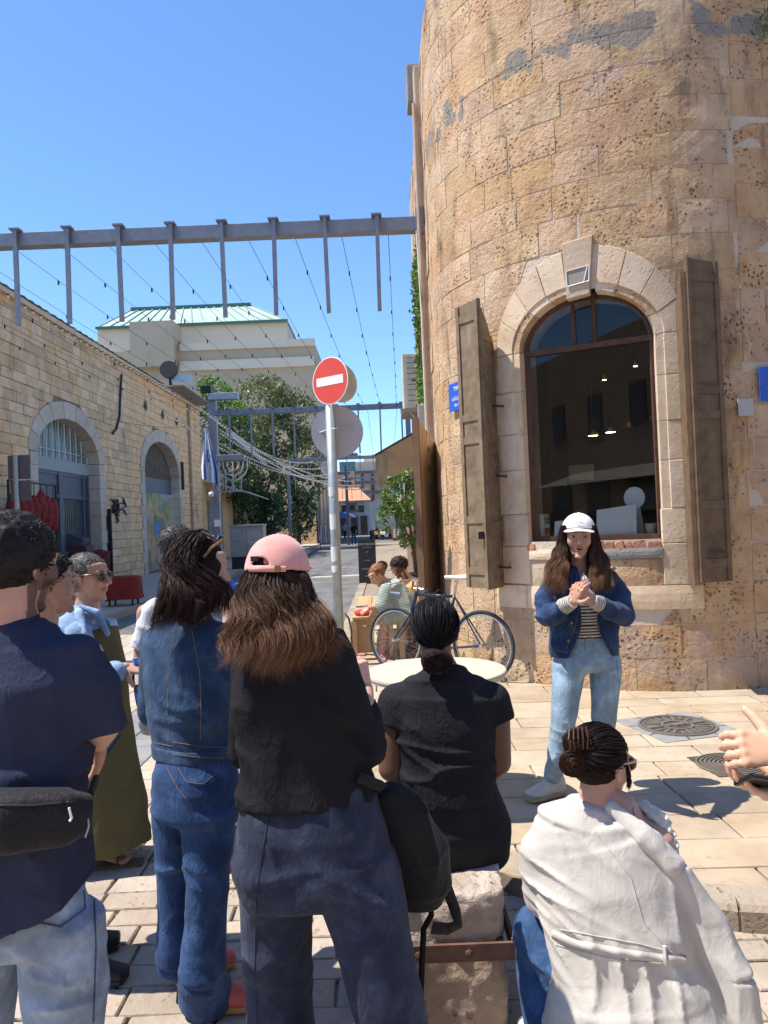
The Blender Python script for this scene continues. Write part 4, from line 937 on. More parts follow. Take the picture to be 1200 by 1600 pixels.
def arch_l(o, ex, m, n=9):
    c, w, sp, cr = o; cuts = np.linspace(0, math.pi, n + 1)
    for i in range(n):
        th = np.linspace(cuts[i] + 0.008, cuts[i + 1] - 0.008, 4)
        pl = [(c + w * math.cos(t), sp + (cr - sp) * math.sin(t)) for t in th] + [(c + (w + ex + 0.02) * math.cos(t), sp + (cr + ex + 0.02 - sp) * math.sin(t)) for t in th[::-1]]
        MB().prism(pl, 0.5, lambda u, z, t: lw(u, z, 0.035 - t)).build('arch_stone', m, lb)
    for sd in (-1, 1):
        z = 0.1; k = 0
        while z < sp - 0.02:
            h = min(0.42, sp - z); e2 = ex + (0.12 if k % 2 else -0.06)
            ys = sorted([c + sd * w, c + sd * (w + e2)]); MB().prism([(ys[0], z + .006), (ys[1], z + .006), (ys[1], z + h - .006), (ys[0], z + h - .006)], 0.5, lambda u, zz, t: lw(u, zz, 0.03 - t)).build('jamb_stone', m, lb); z += h; k += 1
M_LPALE = m_stone('worn_door_stone', [(0.52, 0.44, 0.34), (0.62, 0.53, 0.42)], pits=0.3, rnd=0.1)
arch_l(GA, 0.45, M_LPALE); arch_l(MU, 0.45, M_LPALE)
# gate: steel leaves with bars, lintel, barred fanlight
g = sub('gate', (XL - 0.35, GA[0], 0.1), lb); XG = -0.36
c, w, sp, cr = GA
MB().prism([(c - w, 3.45), (c + w, 3.45), (c + w, 3.78), (c - w, 3.78)], 0.10, lambda u, z, t: lw(u, z, XG + 0.06 - t)).build('lintel', mat('pale_grey_lintel', [(0.30, 0.32, 0.32), (0.38, 0.40, 0.39)], 0.7, 4), g)
def arcp(w_, z0, z1): return [(c + w_ * math.cos(t), z0 + (z1 - z0) * math.sin(t)) for t in np.linspace(0, math.pi, 20)]
mesh('fanlight_pane', [lw(u, z, XG - 0.06) for u, z in arcp(w, 3.78, cr)], [tuple(range(20))], M_GREENG, g)
k = 0
for u in np.arange(c - w + 0.15, c + w - 0.05, 0.2):
    zt = 3.78 + (cr - 3.78) * math.sqrt(max(0, 1 - ((u - c) / w) ** 2)); MB().bar(lw(u, 3.78, XG + 0.02), lw(u, zt, XG + 0.02), 0.03).build('bar', M_WHITE if k % 2 == 0 else M_GALV, g); k += 1
MB().bar(lw(c - w, 4.02, XG + 0.03), lw(c + w, 4.02, XG + 0.03), 0.025).build('rail', M_GALV, g)
for u in (c - w + 0.05, c - w + 0.42, c - 0.02, c + 0.1, c + w - 0.42, c + w - 0.05): MB().bar(lw(u, 0.12, XG), lw(u, 3.45, XG), 0.11, 0.10, up=(1, 0, 0)).build('post', M_GATE, g)
for z in (0.35, 2.75, 3.40, 1.15): MB().bar(lw(c - w, z, XG), lw(c + w, z, XG), 0.07, 0.10).build('rail', M_GATE, g)
MB().prism([(c - w, 2.75), (c + w, 2.75), (c + w, 3.4), (c - w, 3.4)], 0.02, lambda u, z, t: lw(u, z, XG - t)).build('upper_panel', M_GATE, g)
MB().prism([(c - w, 0.12), (c + w, 0.12), (c + w, 1.15), (c - w, 1.15)], 0.02, lambda u, z, t: lw(u, z, XG - t)).build('lower_panel', M_GATE, g)
for u in np.arange(c - w + 0.1, c + w, 0.14): MB().bar(lw(u, 1.15, XG + 0.01), lw(u, 2.75, XG + 0.01), 0.022).build('bar', M_GATE, g)
mesh('pane', [lw(c - w, 1.15, XG - 0.06), lw(c + w, 1.15, XG - 0.06), lw(c + w, 2.75, XG - 0.06), lw(c - w, 2.75, XG - 0.06)], [(0, 1, 2, 3)], M_GREENG, g)
# mural door
c, w, sp, cr = MU
M_MURAL = mat('painted_mural', [(0.05, 0.25, 0.70), (0.16, 0.20, 0.10), (0.55, 0.36, 0.18), (0.12, 0.26, 0.10), (0.16, 0.48, 0.85)], 0.6, 0.75, detail=7, stain=[((0.05, 0.32, 0.85), 0.45, 0.52, 1.0, (1, 1, 0.7)), ((0.60, 0.34, 0.15), 0.9, 0.56, 0.9, (1, 1, 1)), ((0.70, 0.66, 0.54), 1.3, 0.62, 0.9, (1, 1, 1)), ((0.02, 0.02, 0.03), 1.8, 0.58, 0.8, (1, 1, 1))])
M_DRAPE = mat('brown_drape', [(0.09, 0.065, 0.05), (0.15, 0.115, 0.09)], 0.9, 3)
g = sub('mural_door', (XL - 0.4, c, 0.1), lb)
for u0, u1 in ((c - w, c - 0.02), (c + 0.02, c + w - 0.3)): MB().prism([(u0, 0.14), (u1, 0.14), (u1, 3.2), (u0, 3.2)], 0.05, lambda u, z, t: lw(u, z, -0.36 - t)).build('door_leaf', M_MURAL, g)
MB().prism([(c - w, 3.2), (c + w, 3.2), (c + w, 3.75), (c - w, 3.75)], 0.05, lambda u, z, t: lw(u, z, -0.34 - t)).build('lintel_panel', M_GATE, g)
v = []; f = []; nn = 40
for i in range(nn + 1):
    t = math.pi * i / nn; d = 0.03 * math.sin(i * 2.1)
    v += [lw(c + w * math.cos(t), sp + (cr - sp) * math.sin(t), -0.40 + d), lw(c + w * 0.98 * math.cos(t), 3.76, -0.33 + d * 1.5)]
for i in range(nn): f.append((2 * i, 2 * i + 1, 2 * i + 3, 2 * i + 2))
mesh('drape', v, f, M_DRAPE, g, True)
# iron wall anchors, hanging cable, graffiti scribbles, post
for k, (px, py) in enumerate(((226, 634), (253, 648), (275, 659))):
    p = PX(px, py, XL); MB().prism([(-0.16, 0), (0, -0.2), (0.16, 0), (0, 0.2)], 0.02, lambda u, z, t: (XL + 0.04 - t + 0.02, p[1] + u, p[2] + z)).build('wall_anchor', M_BLACK, lb)
q = [PX(a, b, XL + 0.05) for a, b in ((190, 585), (188, 620), (187, 650), (182, 670), (176, 678))]; MB().tube(q, 0.035, 6).build('hanging_cable', M_BLACK, lb)
rg = random.Random(4)
for k in range(11):
    px, py = 186 + rg.uniform(-9, 9), 797 + rg.uniform(-14, 14); q = [PX(px + rg.uniform(-6, 6), py + rg.uniform(-9, 9), XL + 0.035) for _ in range(5)]; MB().tube(q, 0.022, 4).build('graffiti_line', M_BLACK, lb)
p0, p1 = PX(170, 795, XL + .08), PX(171, 888, XL + .08); MB().bar((p0[0], p0[1], p0[2]), (p0[0], p0[1], 0.2), 0.14, 0.06).build('black_shutter_strip', M_BLACK, lb)
p0 = PX(284, 722, XL + .08); MB().bar((p0[0], p0[1], p0[2]), (p0[0], p0[1], p0[2] - 1.2), 0.14, 0.05).build('iron_strip', mat('rust_strip', [(0.12, 0.05, 0.03)], 0.8), lb)
p0 = PX(296, 650, XL + .1); MB().tube([(XL + .08, p0[1], 0.1), (XL + .08, p0[1], LBH)], 0.06, 8).build('downpipe', M_PLASTER, lb)
# greenish corrugated eave sheets and string of bulbs below
M_SHEET = mat('pale_green_roof_sheet', [(0.30, 0.36, 0.33), (0.42, 0.47, 0.42)], 0.5, 2, stain=[((0.2, 0.17, 0.12), 1.5, 0.6, 0.6, (1, 1, 1))])
for k in range(9):
    y0 = 15.0 + k * 1.75
    v = []; f = []
    for i in range(9):
        yy = y0 + i * 1.72 / 8; dz = 0.03 * (i % 2); v += [(XL + 0.12, yy, LBH + 0.18 + dz), (XL - 1.3, yy, LBH + 0.62 + dz)]
    for i in range(8): f.append((2 * i, 2 * i + 2, 2 * i + 3, 2 * i + 1))
    mesh('roof_sheet', v, f, M_SHEET if k < 6 else M_CEMENT, lb)
MB().box((XL + 0.22, 34.2, LBH + 0.28), (0.9, 5.4, 0.05)).build('eave_sheet', M_CEMENT, lb)
def catenary(a, b, sag, n=12):
    a, b = np.array(a, float), np.array(b, float); return [a + (b - a) * t - np.array([0, 0, sag * 4 * t * (1 - t)]) for t in np.linspace(0, 1, n)]
def bulbs(name, pts, step, label, group, r=0.03, m=None, rw_=0.008, drop=0.05):
    e = empty(name, pts[0], label, 'string lights', group); MB().tube(pts, rw_, 4).build('wire', M_WIRE, e)
    P_ = np.array(pts); L = np.concatenate([[0], np.cumsum(np.linalg.norm(np.diff(P_, axis=0), axis=1))]); B = MB(); S = MB()
    for x in np.arange(step / 2, L[-1], step):
        c = np.array([np.interp(x, L, P_[:, k]) for k in range(3)]) - np.array([0, 0, drop]); s = r
        B.add([c + np.array(d) * s for d in ((1, 0, 0), (0, 1, 0), (-1, 0, 0), (0, -1, 0), (0, 0, 1), (0, 0, -1.3))], [(0, 1, 4), (1, 2, 4), (2, 3, 4), (3, 0, 4), (1, 0, 5), (2, 1, 5), (3, 2, 5), (0, 3, 5)])
        S.bar(c + np.array([0, 0, s * 0.8]), c + np.array([0, 0, drop + 0.01]), s * 1.1)
    tag(B.build('bulbs', m or M_BULB, e), kind='stuff'); tag(S.build('sockets', M_BLACK, e), kind='stuff'); return e
bulbs('string_lights', [(XL + 0.35, 13, 7.25), (XL + 0.35, 20, 7.15), (XL + 0.35, 26, 7.22), (XL + 0.4, 37, 7.3)], 0.42, 'string of bulbs along the eave of the cream stone building', None, 0.045)
# ------------------------------------------------------------------ overhead steel beams with hangers
def beam(y, x0, x1, z, th, n, sp, label, hx0, hl, hang=True):
    e = empty('steel_beam', (x0, y, z), label, 'beam', 'steel beams spanning the street')
    MB().box(((x0 + x1) / 2, y, z), (x1 - x0, th, th), bev=0.008).build('beam', M_IRON, e)
    for k in range(n):
        x = hx0 + k * sp
        MB().box((x, y - th / 2 - 0.035, z + 0.09 - hl / 2), (0.05, 0.05, hl), Matrix.Rotation(0.01 * math.sin(k * 3), 3, 'Y')).build('hanger', M_IRON, e)
        MB().box((x, y - th / 2 - 0.02, z + th / 2 + 0.02), (0.13, 0.12, 0.02)).build('bracket', M_IRON, e)
    return e
x30 = P(28, 370, 9.7)[0]; x588 = P(588, 340, 9.7)[0]
b1 = beam(9.75, -8.7, 0.66, 5.43, 0.17, 12, (x588 - x30) / 7, 'near steel beam across the street with hanging bars, fixed to the round building', x30 - 4 * (x588 - x30) / 7, 1.20)
MB().box((0.60, 9.75, 5.43), (0.10, 0.34, 0.34)).build('wall_plate', M_IRON, b1)
MB().box((-8.6, 9.75, 2.7), (0.18, 0.18, 5.4)).build('post', M_IRON, b1)
b2 = beam(25.0, -5.4, 0.9, 5.43, 0.17, 9, 0.70, 'second steel beam across the street beside the floodlight pole', -4.9, 1.6)
MB().box((0.9, 25, 2.7), (0.16, 0.16, 5.5)).build('post', M_IRON, b2)
b3 = beam(44.0, -5.4, 1.1, 5.43, 0.18, 8, 0.75, 'third steel beam far down the street', -5.0, 1.8)
for x in (-5.4, 1.1): MB().box((x, 44, 2.7), (0.16, 0.16, 5.5)).build('post', M_IRON, b3)
b4 = beam(64.0, -5.4, 1.3, 5.43, 0.18, 8, 0.8, 'farthest steel beam near the end of the street', -5.0, 1.8)
for x in (-5.4, 1.3): MB().box((x, 64, 2.7), (0.16, 0.16, 5.5)).build('post', M_IRON, b4)
# wires with little clips running down the street
for k in range(13):
    x0 = -7.0 + k * 0.6; x1 = -5.2 + k * 0.48
    pts = catenary((x0, 9.75, 5.36), (x1, 25, 5.36), 0.30 + 0.05 * math.sin(k)); e = empty('overhead_wire', pts[0], 'thin wire with small clips strung between the first two steel beams', 'wire', 'wires strung between the steel beams')
    MB().tube(pts, 0.004, 4).build('wire', M_WIRE, e); cl = MB()
    for t in range(1, 11): p = pts[t]; MB().box((p[0], p[1] + 0.3 * math.sin(k + t), p[2] - 0.03), (0.02, 0.02, 0.06)).build('clip', M_BLACK, e)
    if k % 2 == 0:
        pts = catenary((x1, 25, 5.36), (x1 * 0.98, 44, 5.36), 0.3); e = empty('overhead_wire', pts[0], 'thin wire strung between the second and third steel beams', 'wire', 'wires between the farther beams'); MB().tube(pts, 0.006, 4).build('wire', M_WIRE, e)
# bunched fairy lights sagging off the pole into the tree
for k in range(7):
    a = (-5.3 - 0.6 * (k % 3), 24.5 - 0.3 * k, 5.3 + 0.1 * math.sin(k * 2)); b = (-3.0 + 0.35 * k, 34 + 2.2 * k, 4.5 - 0.12 * k)
    bulbs('fairy_lights', catenary(a, b, 0.55 + 0.12 * (k % 4), 14), 0.20, 'sagging strand of small fairy lights draped from the floodlight pole over the street', 'fairy light strands over the street', 0.035, rw_=0.006, drop=0.02)
bulbs('fairy_lights', catenary((XL + .3, 23.5, 5.2), (-5.4, 25, 5.1), 0.2, 8), 0.2, 'sagging strand of small fairy lights draped from the floodlight pole over the street', 'fairy light strands over the street', 0.035, rw_=0.006, drop=0.02)
# floodlight pole
e = empty('floodlight_pole', (-5.45, 25, 0), 'tall square grey pole with floodlights and camera at the pavement edge', 'lamp post')
MB().box((-5.45, 25, 3.0), (0.26, 0.26, 6.0), bev=0.01).build('pole', M_IRON, e)
MB().box((-5.05, 24.9, 5.95), (0.95, 0.30, 0.22), bev=0.02).build('floodlight', M_GALV, e); MB().box((-4.9, 24.9, 3.95), (0.9, 0.30, 0.20), bev=0.02).build('floodlight', M_IRON, e); MB().box((-5.6, 24.9, 6.2), (0.34, 0.3, 0.22), bev=0.02).build('floodlight', M_BLACK, e)
MB().lathe([(0.02, 0.12), (0.08, 0.1), (0.09, 0.0), (0.02, -0.06)], (-5.55, 24.8, 2.75), 12).build('camera_dome', M_WHITE, e, True)
MB().box((-5.4, 24.84, 1.85), (0.2, 0.02, 0.22)).build('notice', M_WHITE, e)
# flag on a short staff
fl = empty('flag', P(325, 690, 24.6), 'white and blue flag hanging limp from the floodlight pole', 'flag')
a = P(321, 672, 24.6); MB().tube([P(334, 760, 24.6), P(320, 668, 24.6)], 0.015, 6).build('staff', M_WHITE, fl)
m = bpy.data.materials.new('flag_cloth'); m.use_nodes = True; N = m.node_tree.nodes; L_ = m.node_tree.links; b_ = N['Principled BSDF']; b_.inputs['Roughness'].default_value = 0.9
vc = N.new('ShaderNodeVertexColor'); vc.layer_name = 'Col'; L_.new(vc.outputs[0], b_.inputs['Base Color'])
v = []; f = []; cc = []; nu, nv = 22, 30
for j in range(nv + 1):
    for i in range(nu + 1):
        u, w = i / nu, j / nv
        px = 321 + (u - 0.40) * (4 + 24 * min(1, w * 1.3)) + w * 6; py = 676 + 72 * w + 10 * u * w - 8 * u * (1 - w)
        p = P(px, py, 24.6 + 0.12 * math.sin(u * 14 + w * 3) * min(1, w * 2)); v.append(p)
        st = 0.10 < u < 0.24 or 0.76 < u < 0.90; du, dw = (u - 0.5) * 1.0, (w - 0.5) * 1.3
        rr = 0.2
        def tri(dx, dy, s): 
            y = dy * s; return y > -rr * 0.5 and (abs(dx) * 1.732 + y) < rr
        def tri2(dx, dy, s):
            y = dy * s; return y > -rr * 0.30 and (abs(dx) * 1.732 + y) < rr * 0.62
        star = (tri(dw, du, 1) and not tri2(dw, du, 1)) or (tri(dw, du, -1) and not tri2(dw, du, -1))
        cc.append((0.03, 0.09, 0.42) if st or star else (0.72, 0.74, 0.78))
for j in range(nv):
    for i in range(nu): k = j * (nu + 1) + i; f.append((k, k + 1, k + nu + 2, k + nu + 1))
mesh('cloth', np.array(v), f, m, fl, True, np.array(cc))
# menorah figure of bent tube on the pole
e = empty('menorah', P(362, 745, 24.7), 'grey tubular seven-branched menorah frame bracketed to the pole', 'menorah'); M_TUBE = mat('pale_grey_tube', [(0.42, 0.42, 0.38)], 0.5)
def mp_(px, py): return P(px, py, 24.7)
MB().tube([mp_(364, 722), mp_(364, 768)], 0.028, 6).build('stem', M_TUBE, e)
for k, (dx, y0) in enumerate(((9, 722), (16, 722), (23, 722))):
    for sd in (-1, 1):
        pts = [mp_(364 + sd * dx, y0)] + [mp_(364 + sd * dx * math.cos(t), y0 + 4 + 0.0 + (10 + 8 * k) * math.sin(t) * 0.95) for t in np.linspace(0.1, math.pi / 2, 7)]; pts[-1] = mp_(364, pts_y := y0 + 13 + 8 * k)
        MB().tube(pts, 0.026, 6).build('branch', M_TUBE, e)
for a, b in (((341, 769), (378, 767)), ((353, 733), (353, 768)), ((377, 731), (377, 767)), ((364, 757), (358, 768)), ((364, 757), (371, 767))): MB().tube([mp_(*a), mp_(*b)], 0.02, 5).build('frame_bar', M_TUBE, e)
MB().tube([mp_(338 + 5 * math.cos(t) + 6, 762 + 5 * math.sin(t)) for t in np.linspace(0, 6.28, 14)], 0.018, 5).build('scroll', M_TUBE, e)
# ------------------------------------------------------------------ green shop with ivy beyond the stone building
M_SHOPG = mat('grey_green_shop_door', [(0.16, 0.20, 0.17), (0.22, 0.26, 0.22)], 0.6, 2)
gs = empty('ivy_covered_shop', (XL, 42, 0), 'low shop beyond the stone building with grey green door, awning and ivied wall', 'building')
MB().box((XL - 3.0, 45.0, 2.9), (6.0, 16.0, 5.8)).build('wall', M_LWALL, gs)
for k in range(2):
    d = MB().box((XL + 0.03, 38.6 + k * 1.7, 1.6), (0.08, 1.5, 3.0)).build('door', M_SHOPG, gs)
    for z in (0.9, 1.7, 2.5): MB().box((XL + 0.08, 38.6 + k * 1.7, z), (0.03, 1.3, 0.05)).build('rail', M_GATE, d)
MB().add([(XL, 37.2, 4.0), (XL, 43.5, 3.9), (XL + 2.2, 43.5, 3.2), (XL + 2.2, 37.2, 3.35), (XL, 37.2, 4.05), (XL, 43.5, 3.95), (XL + 2.2, 43.5, 3.25), (XL + 2.2, 37.2, 3.4)], [(0, 1, 2, 3), (4, 7, 6, 5), (3, 2, 6, 7), (0, 3, 7, 4), (1, 5, 6, 2)]).build('canopy', M_SHEET, gs)
MB().box((XL + 1.2, 44.0, 6.0), (0.25, 12, 0.35), Matrix.Rotation(-0.06, 3, 'X')).build('gutter_beam', M_GALV, gs)
def bush(name, label, boxes, n, size, m, seed, cat='plant', group=None, trunk=None):
    rg = np.random.default_rng(seed); e = empty(name, boxes[0][0], label, cat, group); pts = []
    tot = sum(np.prod(b[1]) for b in boxes)
    for c, r in boxes:
        k = int(n * np.prod(r) / tot); q = rg.normal(size=(k, 3)); q /= np.linalg.norm(q, axis=1)[:, None]; q *= rg.uniform(0.35, 1.0, (k, 1)) ** 0.5
        pts.append(np.asarray(c) + q * np.asarray(r))
    pts = np.concatenate(pts); f = 1.6 / max(0.3, np.mean([b[1][0] for b in boxes]))
    pts = pts[vnoise(pts * f + seed) + 0.7 * vnoise(pts * f * 2.7 + seed) > -0.08]
    leaves('crown', pts, size, m, e, 1, seed=seed)
    if trunk:
        t = MB()
        for tr in trunk: t.tube(tr[0], tr[1], 7)
        t.build('trunk', M_BARK, e)
    return e
bush('ivy_wall', 'dark ivy covering the shop wall and hanging over the canopy', [((XL + 0.2, 39.8, 6.6), (0.6, 3.0, 2.3)), ((XL + 0.4, 45, 5.6), (0.8, 5.0, 3.2)), ((XL + 0.6, 47.5, 2.4), (0.8, 4.6, 2.4)), ((XL + 0.8, 52, 4.2), (1.1, 4.0, 4.2))], 19000, 0.13, M_LEAFD, 21, 'ivy', trunk=[([(XL + .1, 44, 0), (XL + .1, 44.2, 4)], 0.06)])
bush('roof_creeper', 'yellow green creeper crowning the shop roof', [((XL + 0.2, 40.0, 8.9), (0.8, 2.6, 0.6)), ((XL + 0.3, 44, 8.4), (0.8, 3, 0.7))], 2800, 0.13, M_LEAFB, 22, 'plant', trunk=[([(XL, 40, 5), (XL - .2, 40, 6.5)], 0.05)])
bush('street_tree', 'tall sparse tree with olive and brownish foliage behind the shop', [((-8.0, 52, 10.0), (2.2, 2.6, 2.2)), ((-6.2, 53, 9.0), (2.0, 2.2, 2.4)), ((-5.3, 52, 6.6), (1.5, 2.0, 2.0)), ((-7.4, 52, 7.6), (2.0, 2, 2.0)), ((-4.9, 52, 4.6), (1.0, 1.5, 1.5))], 8500, 0.17, leaf_mat('olive_leaf', (0.07, 0.095, 0.03), (0.24, 0.27, 0.10)), 23, 'tree', trunk=[([(-8, 52, 0), (-8.2, 52, 4), (-9, 52, 8)], [.25, .2, .06]), ([(-8.1, 52, 3.5), (-7, 52.5, 6.5)], [.13, .04]), ([(-8.2, 52, 4.2), (-10.4, 52, 7.4)], [.12, .04])])
bush('street_tree', 'dense dark tree standing at the left pavement edge down the street', [((-6.6, 57, 3.4), (1.7, 2.0, 2.6)), ((-6.0, 56, 2.2), (1.2, 1.6, 1.9)), ((-5.6, 55, 4.9), (1.5, 2.0, 1.3))], 6500, 0.15, leaf_mat('dark_tree_leaf', (0.02, 0.045, 0.02), (0.07, 0.12, 0.05)), 24, 'tree', trunk=[([(-6.4, 57, 0), (-6.4, 57, 4)], [.2, .1])])
bush('young_tree', 'bright green young tree against the ivied wall', [((-7.0, 47.5, 2.1), (0.9, 1.0, 1.7)), ((-6.9, 47.5, 3.2), (0.6, .7, .8))], 2600, 0.13, leaf_mat('mid_green_leaf', (0.02, 0.05, 0.02), (0.06, 0.12, 0.05)), 25, 'tree', trunk=[([(-7, 47.5, 0), (-7, 47.5, 3)], [.08, .04])])
# utility cabinet with graffiti
e = empty('utility_cabinet', (-6.2, 29.4, 0.1), 'grey utility cabinet covered with red and white graffiti', 'cabinet'); cc = P(386, 855, 29.0)
M_CAB = mat('grey_cabinet', [(0.30, 0.31, 0.29), (0.36, 0.37, 0.34)], 0.6, 4, stain=[((0.45, 0.12, 0.13), 3.2, 0.58, 0.8, (1, 1, 2)), ((0.55, 0.6, 0.66), 4.0, 0.62, 0.9, (1, 1, 2)), ((0.12, 0.2, 0.10), 2.6, 0.64, 0.7, (1, 1, 1))])
MB().box((cc[0], 29.4, 1.15), (1.25, 0.8, 1.15), bev=0.02).build('box', M_CAB, e); MB().box((cc[0], 29.4, 1.75), (1.3, 0.85, 0.06), bev=0.01).build('lid', M_CAB, e); MB().box((cc[0], 29.4, 0.33), (1.2, 0.76, 0.5)).build('plinth', mat('black_plinth', [(0.02, 0.02, 0.025), (0.05, 0.05, 0.05)], 0.7, 5), e)
for x in (-0.3, 0.3): MB().box((cc[0] + x, 28.99, 1.15), (0.56, 0.02, 1.0)).build('door', M_CAB, e)
# things in front of the left wall: sign back, red rack, red table, bin
M_DKG = mat('dark_grey_panel', [(0.10, 0.10, 0.115), (0.13, 0.13, 0.145)], 0.6)
e = empty('parking_sign', P(25, 830, 16), 'blank dark grey back of a square sign on a round post', 'sign')
a, b = P(14, 712, 16), P(47, 778, 16); MB().box(((a[0] + b[0]) / 2, 16, (a[2] + b[2]) / 2 + .2), (0.46, 0.03, 0.50)).build('panel', M_DKG, e); MB().box(((a[0] + b[0]) / 2 + .02, 15.99, b[2] + 0.16), (0.42, 0.03, 0.42)).build('panel', M_DKG, e)
p = P(25, 780, 15.9); MB().tube([(p[0], 15.93, 0.05), (p[0], 15.93, a[2])], 0.05, 10).build('post', M_GALV, e)
e = empty('bag_rack', (XL + .6, 17.8, 0.12), 'rack hung with dark red patterned bags against the cream wall', 'rack'); M_RED = mat('dark_red_pattern', [(0.12, 0.015, 0.012), (0.26, 0.03, 0.025), (0.05, 0.02, 0.02)], 0.8, 9); 
MB().tube([(XL + .6, 16.6, 0.12), (XL + .6, 16.6, 2.9), (XL + .6, 19.0, 2.9), (XL + .6, 19.0, 0.12)], 0.03, 6).build('frame', M_BLACK, e)
for k in range(7):
    sdf = disp(ell((XL + .6, 16.8 + k * .34, 2.25 + .1 * math.sin(k * 2)), (0.14, 0.15, 0.42)), folds([], 0.03, (6, 6, 6), k)); shape('bag', [(sdf, 0.04)], M_RED, e)
    MB().tube([(XL + .6, 16.8 + k * .34, 2.6), (XL + .6, 16.8 + k * .34, 2.88)], 0.01, 4).build('strap', M_BLACK, e)
t0 = G(168, 958); e = empty('red_table', (t0[0], t0[1], 0), 'small folding table under a dark red patterned cloth at the road edge', 'table'); M_REDC = mat('red_cloth_gold', [(0.16, 0.02, 0.018), (0.22, 0.03, 0.022)], 0.85, 3, stain=[((0.45, 0.30, 0.12), 14, 0.60, 0.8, (1, 1, 1))])
tc = (t0[0] + .25, t0[1] + 0.3); sdf = disp(loft([((tc[0], tc[1], 0.25), .40, .30), ((tc[0], tc[1], 0.66), .36, .26), ((tc[0], tc[1], 0.70), .35, .25)], 5.0, True, True), folds([((tc[0], tc[1], .3), (.6, .6, .35), (1, .4, 0), .16, .02)], .006)); shape('cloth', [(sdf, 0.025)], M_REDC, e)
for dx in (-.25, .25):
    for dy in (-.18, .18): MB().bar((tc[0] + dx, tc[1] + dy, 0), (tc[0] + dx * .9, tc[1] + dy * .9, 0.66), 0.035).build('leg', M_BLACK, e)
b0 = P(180, 912, t0[1] + 1.2); b1_ = P(216, 908, t0[1] + 1.6); e = empty('red_plank', b0, 'red painted plank resting on a thin trestle by the road', 'plank'); MB().bar(b0, b1_, 0.28, 0.06).build('board', mat('red_board', [(0.30, 0.03, 0.03)], 0.5), e)
for q in (b0, b1_): MB().tube([(q[0], q[1], 0.0), (q[0], q[1], q[2])], 0.025, 6).build('leg', M_GALV, e)
e = empty('display_case', (XL + 1, 22.9, 0.1), 'low dark display case with clutter beside the steel gate', 'case'); c_ = P(112, 855, 22.0)
MB().box((c_[0], 22.2, 0.75), (0.9, 0.6, 1.2), bev=0.02).build('case', mat('dark_brown_case', [(0.06, 0.03, 0.025), (0.12, 0.05, 0.04)], 0.6, 6), e); MB().box((c_[0], 22.2, 1.5), (0.7, 0.5, 0.32), Matrix.Rotation(.3, 3, 'Y'), .03).build('lid', mat('glass_dark', [(0.08, 0.09, 0.1)], 0.15, spec=.6), e)
e = empty('red_bin', P(157, 870, 22.8), 'dark red metal bin by the gate post', 'bin'); c_ = P(157, 870, 22.8); MB().lathe([(.22, 0), (.26, .9), (.27, .95), (.2, .97)], (c_[0], 22.8, 0.12), 14).build('drum', mat('dark_red_metal', [(0.12, 0.02, 0.02)], 0.5), e, True); MB().lathe([(.28, .95), (.28, 1.0), (.05, 1.08)], (c_[0], 22.8, .12), 14).build('lid', M_RED, e, True)
# ------------------------------------------------------------------ apartment block with the green roof
M_APT = mat('beige_render', [(0.42, 0.35, 0.25), (0.50, 0.42, 0.31)], 0.9, 0.3, 0.3, 6, stain=[((0.33, 0.27, 0.2), .25, .58, .4, (1, 1, .4))]); M_APTW = mat('cream_band', [(0.60, 0.55, 0.45)], 0.9, 1); M_GROOF = mat('verdigris_roof', [(0.33, 0.43, 0.37), (0.43, 0.51, 0.45)], 0.5, 0.4); M_GDK = mat('green_roof_edge', [(0.05, 0.16, 0.14)], 0.5); M_DARKW = mat('dark_window', [(0.04, 0.025, 0.02)], 0.25, spec=.6)
YA = 75.0
ap = empty('apartment_block', (-18, YA, 0), 'beige apartment block with pale green metal hip roof behind the shops', 'building')
def A2(px, py): p = P(px, py, YA); return p[0], p[2]
def abox(px0, py0, px1, py1, dy, dd, m, name, parent=ap):
    a, b = A2(px0, py0), A2(px1, py1); z0, z1 = min(a[1], b[1]), max(a[1], b[1]); return MB().box(((a[0] + b[0]) / 2, YA + dy + dd / 2, (z0 + z1) / 2), (abs(b[0] - a[0]), dd, z1 - z0)).build(name, m, parent)
x0, z0 = A2(120, 545); x1, z1 = A2(492, 537)
MB().box(((x0 + x1) / 2, YA + 9, z1 / 2), (x1 - x0, 18, z1)).build('wall', M_APT, ap)
abox(282, 566, 492, 572, -0.3, .6, M_APTW, 'string_course'); abox(282, 538, 492, 541, -0.3, .6, M_APTW, 'coping')
xt0 = P(152, 512, YA + 4)[0]; xt1 = P(448, 512, YA + 4)[0]; zt = P(300, 508, YA + 4)[2]; zb = z1
MB().box(((xt0 + xt1) / 2, YA + 10, (zt + zb) / 2), (xt1 - xt0, 12, zt - zb + .5)).build('penthouse', M_APTW, ap)
rz0, rz1 = P(300, 507, YA + 3.6)[2], P(300, 481, YA + 8)[2]; xa, xb = P(150, 515, YA + 3.6)[0], P(450, 515, YA + 3.6)[0]; ra, rb_ = P(205, 480, YA + 8)[0], P(392, 480, YA + 8)[0]
rf = MB().add([(xa, YA + 3.6, rz0), (xb, YA + 3.6, rz0), (xb, YA + 16.4, rz0), (xa, YA + 16.4, rz0), (ra, YA + 8, rz1), (rb_, YA + 8, rz1), (rb_, YA + 12, rz1), (ra, YA + 12, rz1)], [(0, 1, 5, 4), (1, 2, 6, 5), (2, 3, 7, 6), (3, 0, 4, 7), (4, 5, 6, 7)]).build('roof', M_GROOF, ap)
for k in range(17):
    t = k / 16; MB().bar((xa + (xb - xa) * t, YA + 3.55, rz0 + .05), (ra + (rb_ - ra) * t, YA + 7.95, rz1 + .05), 0.10, .08).build('seam', M_APTW if k % 1 else M_GROOF, rf)
